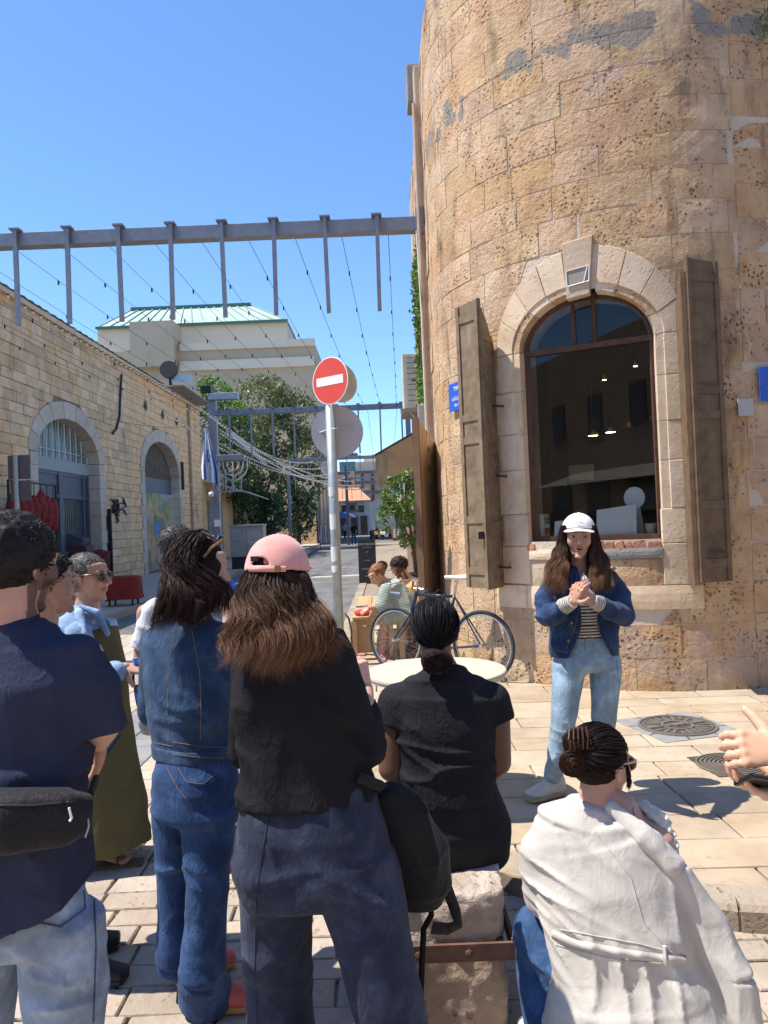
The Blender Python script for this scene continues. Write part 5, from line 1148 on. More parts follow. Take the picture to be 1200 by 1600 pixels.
MB().bar((ra, YA + 7.9, rz1 + .1), (rb_, YA + 7.9, rz1 + .1), .3, .3).build('ridge', M_GDK, rf); MB().bar((xa, YA + 3.5, rz0), (xb, YA + 3.5, rz0), .2, .25).build('eave', M_GDK, rf)
abox(208, 508, 278, 575, -1.2, 3, M_APT, 'stair_tower')
for (a, b, c_, d) in ((190, 530, 208, 543), (325, 526, 356, 540), (380, 527, 389, 540)): abox(a, b, c_, d, 3.7, .4, M_DARKW if a != 325 else mat('brown_shutter_far', [(0.10, 0.035, 0.025)], .6), 'window')
for (px, py) in ((180, 535), (312, 531), (365, 530), (420, 534)): abox(px, py, px + 4, py + 7, 3.6, .4, M_DKG, 'wall_lamp')
MB().tube([P(266, 505, YA + 5), P(266, 492, YA + 5)], .08, 6).build('vent_pipe', M_DKG, ap)
# roof clutter of the stone row: condenser fan
e = empty('condenser_fan', P(265, 580, 34.5), 'black round fan unit on the roof of the stone row', 'fan'); c_ = P(264, 578, 34.5)
MB().lathe([(0.36, -.1), (0.40, -.1), (0.40, .1), (0.36, .1)], c_, 20, Matrix.Rotation(R(80), 3, 'X')).build('ring', M_BLACK, e); 
for k in range(4): MB().box(c_ + np.array([.18 * math.cos(k * 1.57), 0, .18 * math.sin(k * 1.57)]), (.3, .03, .14), Matrix.Rotation(-k * 1.57, 3, 'Y')).build('blade', M_BLACK, e)
MB().box(c_ + np.array([0.5, 0.3, -.4]), (.8, .6, .4)).build('case', M_GALV, e); MB().box((c_[0], c_[1] + .2, c_[2] - .6), (.12, .12, .7)).build('leg', M_BLACK, e)
# ------------------------------------------------------------------ no-entry sign
YP = 8.5; pb = P(532, 1040, YP); xp = pb[0]
e = empty('no_entry_sign', (xp, YP, PVT), 'red no-entry sign and grey sign back on one galvanised post', 'road sign')
MB().tube([(xp, YP, PVT - 0.02), (xp, YP, P(518, 600, YP)[2])], 0.054, 16).build('post', M_GALV, e, True)
def disc(c, r, nrm, th, m, name, parent, n=40):
    q = Vector(nrm).to_track_quat('Z', 'Y').to_matrix(); return MB().lathe([(0.001, 0), (r, 0), (r, th), (0.001, th)], c, n, q).build(name, m, parent)
c0 = P(516, 595, YP - 0.08); nr = Vector((-0.62, -0.78, 0.0)).normalized(); rs = 37 / 1200 * YP
dsk = disc(c0, rs, nr, 0.006, M_WHITE, 'sign_disc', e); M_SRED = mat('sign_red', [(0.62, 0.055, 0.035), (0.66, 0.07, 0.045)], 0.45, 5, spec=.4)
disc(Vector(c0) + nr * 0.0065, rs * 0.955, nr, 0.002, M_SRED, 'red_face', dsk)
xv = Vector((0, 0, 1)).cross(nr).normalized(); MB().box(Vector(c0) + nr * 0.010, (rs * 1.5, 0.002, rs * 0.36), Matrix((xv, nr, Vector((0, 0, 1)))).transposed()).build('white_bar', M_WHITE, dsk)
c1 = Vector(P(531, 598, YP + .16)); disc(c1, rs * .86, Vector((0.55, -.83, 0)), 0.004, mat('yellowed_sign_face', [(0.42, 0.40, 0.28), (0.55, 0.55, 0.5)], .5, 6), 'side_disc', e)
c2 = Vector(P(527, 675, YP + .075)); disc(c2, 41 / 1200 * YP, Vector((0.05, -1, 0)), 0.006, mat('grey_sign_back', [(0.42, 0.42, 0.45), (0.46, 0.46, 0.48)], .5, 3), 'back_disc', e)
MB().tube([P(500, 676, YP + .06), P(515, 671, YP - .02), P(523, 670, YP - .065), P(531, 669, YP - .02), P(551, 667, YP + .06)], 0.012, 6).build('clamp', M_GALV, e)
MB().bar(P(500, 676, YP + .06), P(514, 686, YP + .03), 0.02, .01).build('bracket', M_GALV, e)
M_STICK = mat('sticker_paper', [(0.55, 0.55, 0.53), (0.7, 0.7, 0.68)], .6, 30)
for (py, hh) in ((768, .10), (815, .17), (865, .16), (888, .07)):
    p = P(527, py, YP); z = p[2]; st = MB(); v = []; f = []
    for i in range(9):
        a = R(-200 + i * 16); v += [(xp + .0555 * math.cos(a), YP + .0555 * math.sin(a), z - hh / 2 + .01 * math.sin(i)), (xp + .0555 * math.cos(a), YP + .0555 * math.sin(a), z + hh / 2)]
    for i in range(8): f.append((2 * i, 2 * i + 2, 2 * i + 3, 2 * i + 1))
    mesh('sticker', v, f, M_STICK, e, True)
# ------------------------------------------------------------------ right side of the street: air conditioner, awning, shrub, wooden leaf
M_ACW = mat('off_white_casing', [(0.50, 0.50, 0.46), (0.56, 0.56, 0.52)], .5, 3)
def acunit(y, label, dz=0):
    a = P(628, 552, 12.0); zt = a[2]; z0 = P(632, 638, 12.0)[2]; x0, x1 = a[0], a[0] + .33
    e = empty('air_conditioner', (x0, y, z0), label, 'air conditioner'); MB().box(((x0 + x1) / 2, y, (zt + z0) / 2 + dz), (x1 - x0, .85, zt - z0), bev=.015).build('casing', M_ACW, e)
    MB().box(((x0 + x1) / 2 - .02, y - .43, (zt + z0) / 2 + dz), (.2, .01, (zt - z0) * .86)).build('side_panel', M_ACW, e); MB().box(((x0 + x1) / 2, y - .44, (zt + z0) / 2 + dz), (.06, .01, .02)).build('handle', M_BLACK, e)
    for k in range(9): MB().box(((x0 + x1) / 2 - .02, y - .437, z0 + dz + .12 + k * .085), (.16, .008, .008)).build('vent_slat', M_DKG, e)
    MB().box(((x0 + x1) / 2 + .05, y, z0 + dz - .03), (.5, .9, .05)).build('shelf', M_CEMENT, e); MB().tube([(x0 + .1, y - .4, z0 + dz - .05), (.66, y - .4, z0 + dz - .35)], .015, 5).build('bracket', M_GALV, e)
acunit(12.45, 'off-white air conditioner unit high on the street side wall')
e = empty('wall_bracket', P(656, 540, 12.5), 'thin dark metal bracket above the air conditioner', 'bracket'); MB().tube([P(664, 515, 12.6), P(657, 515, 12.6), P(657, 548, 12.6)], .012, 5).build('arm', M_BLACK, e); MB().tube([P(657, 540, 12.6), P(665, 540, 12.6)], .01, 5).build('brace', M_BLACK, e)
# big zebra-grained wooden leaf standing open beside the round building
m = bpy.data.materials.new('zebra_wood'); m.use_nodes = True; N = m.node_tree.nodes; L_ = m.node_tree.links; b_ = N['Principled BSDF']; b_.inputs['Roughness'].default_value = .55
tc_ = N.new('ShaderNodeNewGeometry'); mp2 = N.new('ShaderNodeMapping'); mp2.inputs['Scale'].default_value = (2.2, 2.2, 0.42); wv = N.new('ShaderNodeTexWave'); wv.wave_type = 'RINGS'; wv.inputs['Scale'].default_value = 3.0; wv.inputs['Distortion'].default_value = 3.5; wv.inputs['Detail'].default_value = 3; wv.inputs['Detail Scale'].default_value = .8
mp2.inputs['Location'].default_value = (-1.35, -20.2, -0.75)
rp = N.new('ShaderNodeValToRGB'); rp.color_ramp.elements[0].color = (.09, .06, .035, 1); rp.color_ramp.elements[1].color = (.58, .43, .27, 1); rp.color_ramp.elements[0].position = .0; rp.color_ramp.elements[1].position = .3
L_.new(tc_.outputs['Position'], mp2.inputs[0]); L_.new(mp2.outputs[0], wv.inputs[0]); L_.new(wv.outputs['Fac'], rp.inputs[0]); L_.new(rp.outputs[0], b_.inputs['Base Color'])
pa = P(653, 655, 8.7); pb2 = P(692, 706, 10.0); zb = 0.35
e = empty('wooden_door_leaf', (pa[0], 8.7, zb), 'tall wooden door leaf with bold dark grain standing open by the round building', 'door')
a3, b3 = np.array([pa[0], 8.7]), np.array([pb2[0], 10.0]); ex = unit(b3 - a3); nv_ = np.array([-ex[1], ex[0]])
L3 = np.linalg.norm(b3 - a3); w3 = L3 / 3
for k in range(3):
    u0, u1 = k * w3 + .003, (k + 1) * w3 - .003; zt0 = pa[2] + (pb2[2] - pa[2]) * k / 3; zt1 = pa[2] + (pb2[2] - pa[2]) * (k + 1) / 3
    MB().prism([(u0, zb), (u1, zb), (u1, zt1), (u0, zt0)], .05, lambda u, z, t: (a3[0] + ex[0] * u + nv_[0] * t, a3[1] + ex[1] * u + nv_[1] * t, z)).build('plank', m, e)
MB().prism([(-.05, zb), (-.0, zb), (-.0, pa[2] + .02), (-.05, pa[2] + .02)], .075, lambda u, z, t: (a3[0] + ex[0] * u + nv_[0] * (t - .012), a3[1] + ex[1] * u + nv_[1] * (t - .012), z)).build('edge_post', mat('brown_post', [(.16, .10, .06), (.22, .14, .085)], .7, 8), e)
MB().box((b3[0] + .02, b3[1], 2.5), (.08, .12, .25)).build('hinge', M_BLACK, e); MB().box((a3[0], 8.72, .2), (.1, .1, .36)).build('foot', M_BLACK, e); MB().box((b3[0] - .02, b3[1], .2), (.1, .1, .36)).build('foot', M_BLACK, e)
# tan awning
M_AWN = mat('tan_canvas', [(.40, .30, .21), (.46, .36, .26)], .9, 2)
e = empty('awning', (.7, 16, 2.6), 'tan canvas awning with drooping corner over the pavement', 'awning')
q = [P(592, 712, 15.0), P(648, 678, 17.0), P(648, 735, 15.5), P(600, 742, 15.2)]; q2 = [P(588, 712, 15.0), P(586, 756, 15.0), P(601, 768, 15.2), P(606, 745, 15.2)]
top_ = [P(588, 708, 15.0), P(646, 679, 15.0), P(646, 690, 18.0), P(610, 700, 18.0)]
v = [P(587, 709, 15.0), P(648, 676, 15.0), P(650, 700, 19.0), P(606, 722, 19.0)]
def cloth_quad(name, c, m, parent, n=10, amp=.03, th=.012, seed=0):
    c = [np.array(x) for x in c]; v = []; f = []
    nrm = unit(np.cross(c[1] - c[0], c[3] - c[0]))
    for s_ in (0, 1):
        for j in range(n + 1):
            for i in range(n + 1):
                u, w = i / n, j / n; p = c[0] * (1 - u) * (1 - w) + c[1] * u * (1 - w) + c[2] * u * w + c[3] * (1 - u) * w
                v.append(p + nrm * (amp * math.sin(u * 9 + seed) * math.sin(w * 5 + seed) * 4 * u * (1 - u) + s_ * th))
    K = (n + 1) ** 2
    for j in range(n):
        for i in range(n): k = j * (n + 1) + i; f += [(k, k + 1, k + n + 2, k + n + 1), (K + k + n + 1, K + k + n + 2, K + k + 1, K + k)]
    return mesh(name, v, f, m, parent, True)
cloth_quad('canopy', [P(592, 708, 15.0), P(652, 672, 14.2), P(655, 735, 15.4), P(604, 746, 16.8)], M_AWN, e)
cloth_quad('drooping_corner', [P(587, 710, 15.0), P(608, 706, 15.0), P(604, 768, 15.3), P(586, 752, 15.1)], M_AWN, e, amp=.06)
MB().tube([P(586, 711, 14.98), P(650, 674, 14.2)], .02, 6).build('front_rod', M_BLACK, e); MB().tube([P(604, 746, 16.8), (.9, 16.9, 2.55)], .02, 6).build('arm', M_BLACK, e)
e = empty('cafe_hut', (1.6, 21, 0), 'small brown hut with thin dark roof behind the awning', 'building'); MB().box((1.9, 22, 1.5), (2.4, 6, 3.0)).build('wall', mat('brown_boards', [(.22, .15, .10), (.28, .2, .14)], .8, 3), e); MB().box((1.7, 22, 3.08), (3.4, 6.6, .10), Matrix.Rotation(-.12, 3, 'Y')).build('roof', M_BLACK, e)
pc = P(645, 878, 13.0)
bush('potted_tree', 'small bright green leafy tree in a dark planter behind the bench', [((.30, 13, 2.05), (.36, .38, .48)), ((.15, 13, 1.75), (.28, .3, .3)), ((.42, 13, 1.6), (.26, .3, .5)), ((.4, 13, 2.35), (.22, .25, .25))], 2300, .05, M_LEAFT, 31, 'tree', trunk=[([(.50, 13, .75), (.47, 13, 1.2), (.40, 13, 1.9)], [.035, .03, .015]), ([(.48, 13, 1.15), (.25, 13, 1.8)], [.02, .01]), ([(.48, 13, 1.1), (.55, 13, 1.9)], [.02, .01])])
MB().lathe([(.18, .1), (.24, .75), (.26, .78), (.23, .78), (.22, .7), (.001, .7)], (.50, 13, 0), 18).build('planter', M_BLACK, bpy.data.objects['potted_tree'], True)
# chalkboard
cb0 = G(560, 913); e = empty('chalkboard', (cb0[0] + .23, 20, 0), 'black chalkboard stand with white chalk lettering in the road', 'chalkboard'); M_CHB = mat('chalkboard_black', [(.030, .032, .034), (.045, .047, .05)], .8, 8); 
xc = (P(560, 880, 20)[0] + P(588, 880, 20)[0]) / 2; zt_ = P(573, 843, 20)[2]
Mc = Matrix.Rotation(-.06, 3, 'X'); MB().box((xc, 20, zt_ / 2 + .03), (.46, .03, zt_ - .06), Mc).build('board', M_CHB, e)
for s_ in (-.19, .19): MB().box((xc + s_, 20.0, .06), (.06, .04, .12)).build('foot', M_CHB, e); MB().bar((xc + s_, 20.04, zt_ - .05), (xc + s_, 20.4, 0), .03).build('leg', M_CHB, e)
M_CHALK = mat('chalk', [(.6, .6, .58)], .9)
for k, (bd, sz, fz) in enumerate((('TEMPORARIO', .075, .90), ('ART & VINTAGE', .035, .83), ('sale', .05, .74), ('5  open', .045, .56), ('5 PRODUCTS', .055, .38), ('&', .05, .30), ('WINE', .055, .23))):
    Mx = Matrix.Rotation(R(90), 4, 'X'); z = zt_ * fz; Mx.translation = (xc, 20 - .024 + (z - zt_ / 2 - .03) * .06, z); text(bd, sz, Mx, M_CHALK, e, ext=.001)
# ------------------------------------------------------------------ far end of the street
M_CRM = mat('cream_far_wall', [(.50, .44, .34), (.58, .52, .42)], .9, .4); M_ORG = mat('orange_tiles', [(.52, .22, .12), (.60, .28, .16)], .8, 1.5); M_GRYW = mat('pale_grey_shopfront', [(.34, .36, .37), (.45, .46, .46)], .8, .4); M_TEAL = mat('teal_glazing', [(.05, .16, .18), (.12, .28, .30)], .3, 1)
def fbox(px0, py0, px1, py1, y, dd, m, name, parent):
    a, b = P(px0, py0, y), P(px1, py1, y); z0, z1 = min(a[2], b[2]), max(a[2], b[2]); x0, x1 = min(a[0], b[0]), max(a[0], b[0])
    return MB().box(((x0 + x1) / 2, y + dd / 2, (z0 + z1) / 2), (x1 - x0, dd, z1 - z0)).build(name, m, parent)
h = empty('tiled_roof_shop', P(545, 838, 105), 'pale shop with orange tiled roof closing the end of the street', 'building')
fbox(505, 782, 580, 840, 105, 12, M_GRYW, 'wall', h)
a, b = P(505, 784, 104.5), P(580, 781, 104.5); c_, d_ = P(512, 763, 110), P(560, 762, 110); MB().add([a, b, d_, c_, (a[0], 116, a[2]), (b[0], 116, b[2])], [(0, 1, 2, 3), (3, 2, 5, 4), (1, 5, 2), (0, 3, 4)]).build('roof', M_ORG, h)
for px in (534, 546, 560): w_ = fbox(px, 789, px + 9, 800, 104.8, .3, M_DARKW, 'window', h); fbox(px - .5, 788, px + 9.5, 789, 104.6, .4, M_CRM, 'lintel', h)
for px in (532, 548, 563): fbox(px, 806, px + 12, 838, 104.8, .3, M_DARKW, 'shopfront', h)
h = empty('cream_apartment_house', P(590, 838, 120), 'cream flat-roofed apartment house with dark balconies at the street end', 'building')
fbox(556, 722, 648, 840, 120, 14, M_CRM, 'wall', h); fbox(568, 714, 590, 724, 124, 6, M_CRM, 'stair_head', h)
for py in (736, 752, 768): fbox(556, py, 612, py + 1.6, 119.2, .8, M_DKG, 'balcony_slab', h)
for px in (563, 580, 598, 615):
    for py in (741, 757, 773): fbox(px, py, px + 5, py + 9, 119.8, .3, M_DARKW, 'window', h)
h = empty('glazed_roof_house', P(540, 838, 130), 'red and cream house topped with a teal glazed terrace', 'building')
fbox(500, 738, 558, 840, 130, 12, mat('salmon_wall', [(.46, .28, .20), (.5, .34, .26)], .9, .6), 'wall', h); fbox(530, 722, 556, 738, 131, 8, M_TEAL, 'glazed_terrace', h)
for k in range(5): c_ = P(533 + k * 5.5, 717, 131); MB().lathe([(.5, 0), (.5, .9), (.1, 1.1)], c_, 8).build('water_tank', M_DKG, h)
for px in (532, 543): fbox(px, 748, px + 6, 757, 129.8, .3, M_DARKW, 'window', h)
h = empty('left_stone_terrace', (-8, 75, 0), 'tall narrow stone shops with drainpipes down the left of the street', 'building'); MB().box((-8.6, 78, 3.4), (6, 30, 6.8)).build('wall', M_LWALL, h)
for k in range(6): MB().box((-5.58, 64.5 + k * 4, 1.6), (.1, 2.2, 3.0)).build('shopfront', M_DARKW, h); MB().bar((-5.55, 66.7 + k * 4, 0), (-5.55, 66.7 + k * 4, 6.5), .2).build('pilaster', M_PLASTER, h)
h = empty('right_shop_row', (2, 60, 0), 'low shop row on the right of the street beyond the little tree', 'building'); MB().box((4.3, 62, 2.0), (6, 60, 4.0)).build('wall', M_CRM, h)
for k in range(7): MB().box((1.27, 42 + k * 7, 1.4), (.1, 4, 2.6)).build('shopfront', M_DARKW, h)
MB().add([(1.3, 70, 3.0), (1.3, 80, 3.0), (-.6, 80, 2.4), (-.6, 70, 2.4)], [(0, 1, 2, 3)]).build('awning', M_APTW, h)
# market parasols, lamp pole, clothes rail, barrier
for k, (px, y, colr, lab) in enumerate(((535, 88, (.05, .16, .42), 'blue market parasol at the end of the street'), (542, 92, (.62, .66, .70), 'white market parasol at the end of the street'))):
    b_ = G(px, 818 + 1200 * 1.66 / y); e = empty('market_parasol', (b_[0], y, 0), lab, 'parasol'); MB().tube([(b_[0], y, 0), (b_[0], y, 3.0)], .04, 6).build('pole', M_GALV, e); MB().lathe([(1.4, 2.4), (.9, 2.75), (.05, 3.1)], (b_[0], y, 0), 8).build('canopy', mat('parasol_%d' % k, [colr], .8), e)
bx = P(543, 800, 60)[0]; e = empty('street_lamp', (bx, 60, 0), 'dark lamp pole with two box lamps far down the street', 'lamp post'); MB().box((bx, 60, 3.1), (.22, .22, 6.2)).build('pole', M_DKG, e); MB().box((bx + .35, 60, 3.2), (.9, .25, .2)).build('lamp', M_DKG, e); MB().box((bx + .4, 60, 2.6), (.9, .25, .2)).build('lamp', M_DKG, e); MB().box((bx - .3, 60, 5.6), (1.2, .25, .2)).build('lamp', M_DKG, e)
r0 = G(512, 857); e = empty('clothes_rail', (r0[0], r0[1], 0), 'clothes rail of pale pink and white dresses on the left pavement', 'clothes rail'); M_DRS = [mat('pale_dress_%d' % k, [c], .9, 5) for k, c in enumerate(((.62, .56, .58), (.55, .40, .42), (.66, .65, .66), (.48, .42, .46)))]
MB().tube([(r0[0] - .5, r0[1], 0), (r0[0] - .5, r0[1], 1.65), (r0[0] + .5, r0[1], 1.65), (r0[0] + .5, r0[1], 0)], .03, 6).build('frame', M_BLACK, e)
for k in range(6): xx = r0[0] - .42 + k * .17; shape('dress', [(disp(loft([((xx, r0[1], 1.6), .05, .16), ((xx, r0[1], 1.1), .07, .2), ((xx, r0[1], .35), .11, .3)], 2, False, True), folds([], .02, (8, 8, 3), k)), .04)], M_DRS[k % 4], e)
f0, f1 = G(612, 843, .1), G(640, 843, .1); e = empty('striped_barrier', (f0[0], f0[1], .1), 'low pink and white striped barrier on the right pavement', 'barrier')
for k in range(9): t = k / 8; MB().box((f0[0] + .1 + 1.3 * t, f0[1], .62), (.155, .06, .8)).build('board', mat('pink_board', [(.55, .16, .2)], .7) if k % 2 == 0 else M_WHITE, e)
MB().box((f0[0] + .75, f0[1] + .06, .16), (1.5, .08, .12)).build('base', M_DKG, e)
# parked scooters
def scooter(x, y, rz, colr, label, k):
    e = empty('parked_scooter', (x, y, 0), label, 'scooter', 'scooters parked along the street'); Mz = Matrix.Rotation(rz, 3, 'Z'); o = Vector((x, y, 0)); T = lambda p: o + Mz @ Vector(p)
    for yy in (-.62, .62): w_ = MB().lathe([(.13, -.06), (.26, -.06), (.28, 0), (.26, .06), (.13, .06)], T((0, yy, .28)), 16, Mz @ Matrix.Rotation(R(90), 3, 'Y')).build('wheel', M_BLACK, e)
    mm = mat('scooter_paint_%d' % k, [colr], .35, spec=.5)
    MB().box(T((0, .35, .62)), (.34, .8, .36), Mz @ Matrix.Rotation(.1, 3, 'X'), .08).build('body', mm, e); MB().box(T((0, .3, .84)), (.30, .75, .12), Mz, .05).build('seat', M_BLACK, e)
    MB().box(T((0, -.45, .62)), (.4, .12, .75), Mz @ Matrix.Rotation(.25, 3, 'X'), .05).build('front_shield', mm, e); MB().box(T((0, -.1, .3)), (.3, .5, .06), Mz).build('footboard', M_DKG, e)
    MB().tube([T((-.32, -.32, 1.08)), T((0, -.42, 1.02)), T((.32, -.32, 1.08))], .02, 6).build('handlebar', M_BLACK, e); MB().tube([T((0, -.6, .3)), T((0, -.42, 1.02))], .035, 6).build('fork', M_GALV, e); MB().lathe([(.01, .05), (.09, .02), (.09, -.05)], T((0, -.52, .95)), 12, Mz @ Matrix.Rotation(R(90), 3, 'X')).build('headlight', M_WHITE, e)
for k, (px, colr, lab) in enumerate(((583, (.05, .05, .06), 'black scooter at the left end of the parked row'), (593, (.30, .25, .12), 'brownish scooter in the middle of the parked row'), (604, (.55, .56, .58), 'white and black scooter at the right end of the parked row'))): q = G(px, 843); scooter(q[0], q[1], .3 + .2 * k, colr, lab, k)
# building across the plaza, behind the viewer: seen only mirrored in the shop glass
h = empty('plaza_stone_house', (-6, -13, 0), 'stone house across the plaza mirrored in the shop window', 'building', rz=math.atan2(18, 48)); Mh = wmat(h); hp = lambda x, y, z: Mh @ Vector((x, y, z)); Mh3 = Mh.to_3x3()
MB().box(hp(0, -3, 5), (52, 6, 10.0), Mh3).build('wall', mat('plaza_stone', [(.40, .29, .19), (.50, .38, .26)], .9, 1.2), h)
for k in range(13): MB().box(hp(-23 + k * 3.6, .02, 1.7), (1.9, .1, 3.0), Mh3).build('door', M_DARKW, h); MB().box(hp(-23 + k * 3.6, .02, 6.4), (1.2, .1, 1.9), Mh3).build('window', M_DARKW, h)
MB().add([hp(*p) for p in ((-14, .05, 3.7), (6, .05, 3.7), (6, 2.4, 3.0), (-14, 2.4, 3.0), (-14, .05, 3.72), (6, .05, 3.72), (6, 2.4, 3.02), (-14, 2.4, 3.02))], [(0, 1, 2, 3), (7, 6, 5, 4), (2, 6, 7, 3), (0, 3, 7, 4), (1, 5, 6, 2)]).build('awning', M_APTW, h)
# ================================================================== PROPS near the people
def march(f, px, py, d0, d1, n=260):
    ds = np.linspace(d0, d1, n); X = np.array([P(px, py, d) for d in ds]); v = f(X); k = np.argmax(v < 0)
    if v[k] >= 0 or k == 0: return None
    t = v[k - 1] / (v[k - 1] - v[k]); return X[k - 1] + (X[k] - X[k - 1]) * t
def onsurf(f, pts, d0, d1, step=5.0, off=0.001):
    out = []; 
    for i in range(len(pts) - 1):
        a, b = np.array(pts[i], float), np.array(pts[i + 1], float); k = max(1, int(np.linalg.norm(b - a) / step))
        for j in range(k + (i == len(pts) - 2)):
            p = a + (b - a) * j / k; q = march(f, p[0], p[1], d0, d1)
            if q is not None: out.append(q + unit(np.array([0, 0, CAM_Z]) - q) * off)
    return out
def seam(name, f, pts, d0, d1, r, m, parent, off=0.001, n=5):
    q = onsurf(f, pts, d0, d1, 5.0, off)
    if len(q) > 1: MB().tube(q, r, n).build(name, m, parent)
# round white table with splayed mottled legs
tb = P(681, 1047, 4.3); TZ = tb[2]
e = empty('round_table', (tb[0], 4.3, PVT), 'round white table on splayed mottled legs in front of the seated woman', 'table')
M_TBL = mat('cream_table_top', [(.50, .43, .33), (.55, .48, .38)], .6, 4); MB().lathe([(.001, -.03), (.36, -.035), (.385, -.03), (.392, -.012), (.39, 0), (.383, .004), (.001, .004)], (tb[0], 4.3, TZ), 48).build('top', M_TBL, e, False)
M_MOT = mat('mottled_chipped_leg', [(.10, .08, .06), (.45, .40, .32), (.6, .55, .46)], .7, 60)
for k in range(4):
    w = R(42 + 90 * k); MB().tube([(tb[0] + .22 * math.cos(w), 4.3 + .22 * math.sin(w), TZ - .03), (tb[0] + .37 * math.cos(w), 4.3 + .30 * math.sin(w), PVT)], .017, 8).build('leg', M_MOT, e)
MB().tube([(tb[0] + .26 * math.cos(t), 4.3 + .24 * math.sin(t), TZ - .25) for t in np.linspace(0, 6.2832, 24)], .008, 5).build('brace_ring', M_MOT, e)
# rough stone block with a steel strap (the seat)
M_BLK = m_stone('rough_block_stone', [(.30, .22, .17), (.44, .34, .26), (.54, .44, .35)], bump=1.6, bscale=14, pits=.8, dist=.02, stain=[((.28, .13, .14), 3, .60, .6, (1, 1, 1)), ((.52, .48, .42), 4, .58, .7, (1, 1, 1))])
M_BLK2 = m_stone('pale_block_cap', [(.40, .32, .26), (.56, .49, .42), (.62, .56, .49)], bump=1.8, bscale=16, pits=.7, dist=.025, stain=[((.34, .20, .22), 5, .62, .6, (1, 1, 1))])
bx0, bx1 = P(600, 1500, 2.5)[0], P(796, 1500, 2.5)[0]; bcx, bhw = (bx0 + bx1) / 2, (bx1 - bx0) / 2; bz = 0.44
e = empty('stone_seat_block', (bcx, 2.75, 0), 'rough square stone block with rusty steel strap used as a seat', 'stone block')
def rough_block(z0, z1, gx, gy, amp, seed):
    f = loft([((bcx, 2.76, z0), gx, gy), ((bcx, 2.76, (z0 + z1) / 2), gx, gy), ((bcx, 2.76, z1), gx * .97, gy * .97)], 9.0, True, True)
    return disp(f, lambda X: amp * (vnoise(X * 9 + seed) + .6 * vnoise(X * 21 + seed) + .4 * vnoise(X * 45 + seed)))
shape('lower_stone', [(rough_block(0.0, .265, bhw, .27, .006, 3), .012)], M_BLK, e); shape('upper_stone', [(rough_block(.275, bz, bhw * .985, .26, .012, 8), .010)], M_BLK2, e)
for s_, c_ in (((bhw * 2 + .03, .012, .055), (bcx, 2.76 - .285, .275)), ((bhw * 2 + .03, .012, .055), (bcx, 2.76 + .285, .275)), ((.012, .57, .055), (bcx - bhw - .015, 2.76, .275)), ((.012, .57, .055), (bcx + bhw + .015, 2.76, .275))): MB().box(c_, s_).build('strap', mat('rusty_strap', [(.10, .055, .04), (.16, .085, .06)], .7, 14, .4, 60, dist=.002), e)
for k in (-.09, .07): MB().lathe([(.013, 0), (.012, .008), (.001, .012)], (bcx + k, 2.468, .275), 10, Matrix.Rotation(R(90), 3, 'X')).build('bolt', M_RUST, e)
# wooden crate bench
M_PINE = mat('pale_pine', [(.42, .27, .14), (.52, .36, .20)], .7, 5, .3, 30); bl = G(546, 1010, .1); bxl = P(547, 965, 8.75)[0]
e = empty('wooden_bench', (bxl + .3, 9.5, PVT), 'long pale wooden crate bench on the pavement beside the bicycle', 'bench')
zb_ = P(548, 965, 8.75)[2]
for k in range(3): MB().box((bxl + .12 + k * .20, 10.0, zb_ - .015), (.19, 2.5, .03), bev=.003).build('seat_board', M_PINE, e)
for yy in (8.80, 9.9, 11.15):
    MB().box((bxl + .04, yy, (zb_ + PVT) / 2 - .02), (.06, .10, zb_ - PVT - .04)).build('leg', M_PINE, e); MB().box((bxl + .58, yy, (zb_ + PVT) / 2 - .02), (.06, .10, zb_ - PVT - .04)).build('leg', M_PINE, e); MB().box((bxl + .3, yy + .03, zb_ - .07), (.48, .03, .07)).build('rail', M_PINE, e)
MB().box((bxl + .16, 8.86, PVT + .22), (.18, .02, .3)).build('end_panel', M_PINE, e)
MB().box((bxl + .46, 8.84, PVT + .22), (.05, .05, .42)).build('leg', M_PINE, e)
o = shape('red_cloth', [(disp(ell(P(567, 957, 8.95) + A(0, 0, .0), (.10, .13, .04)), folds([], .012, (14, 14, 14), 2)), .012)], mat('bright_red_cloth', [(.50, .03, .03), (.60, .05, .05)], .8, 8), None); tag(o, 'crumpled bright red cloth lying on the wooden bench', 'cloth')
# bicycle leaning at the tower
F_W, R_W = A(0.07, 8.02, PVT + .335), A(0.90, 7.40, PVT + .335); M_BLUE = mat('dark_blue_frame_paint', [(.010, .022, .065), (.014, .030, .08)], .35, 8, spec=.5); M_TYRE = mat('dull_tyre', [(.035, .035, .037), (.06, .06, .06)], .85); M_CHR = mat('chrome', [(.5, .5, .5)], .25, metal=.9)
bi = empty('bicycle', ((F_W + R_W) / 2)[:2].tolist() + [PVT], 'blue bicycle with white saddle leaning by the round building', 'bicycle')
ax = unit(R_W - F_W); side = unit(np.cross(ax, A(0, 0, 1)))
def bp(u, z, w=0.0): return F_W + ax * u + A(0, 0, z - .335 - PVT + PVT) + side * w
def wheel(c):
    w_ = sub('wheel', c, bi); t = MB(); n = 44
    def circ(r, k): return [c + ax * r * math.cos(2 * math.pi * i / k) + A(0, 0, r * math.sin(2 * math.pi * i / k)) for i in range(k + 1)]
    MB().tube(circ(.325, 48), .017, 8, False).build('tyre', M_TYRE, w_, True); MB().tube(circ(.300, 48), .010, 6, False).build('rim', M_CHR, w_, True)
    sp = MB()
    for i in range(26): a = 2 * math.pi * i / 26; sp.tube([c + side * .03 * (1 if i % 2 else -1), c + ax * .298 * math.cos(a + .2) + A(0, 0, .298 * math.sin(a + .2))], .0013, 3)
    tag(sp.build('spokes', M_CHR, w_), kind='stuff'); MB().tube([c - side * .05, c + side * .05], .018, 10).build('hub', M_CHR, w_)
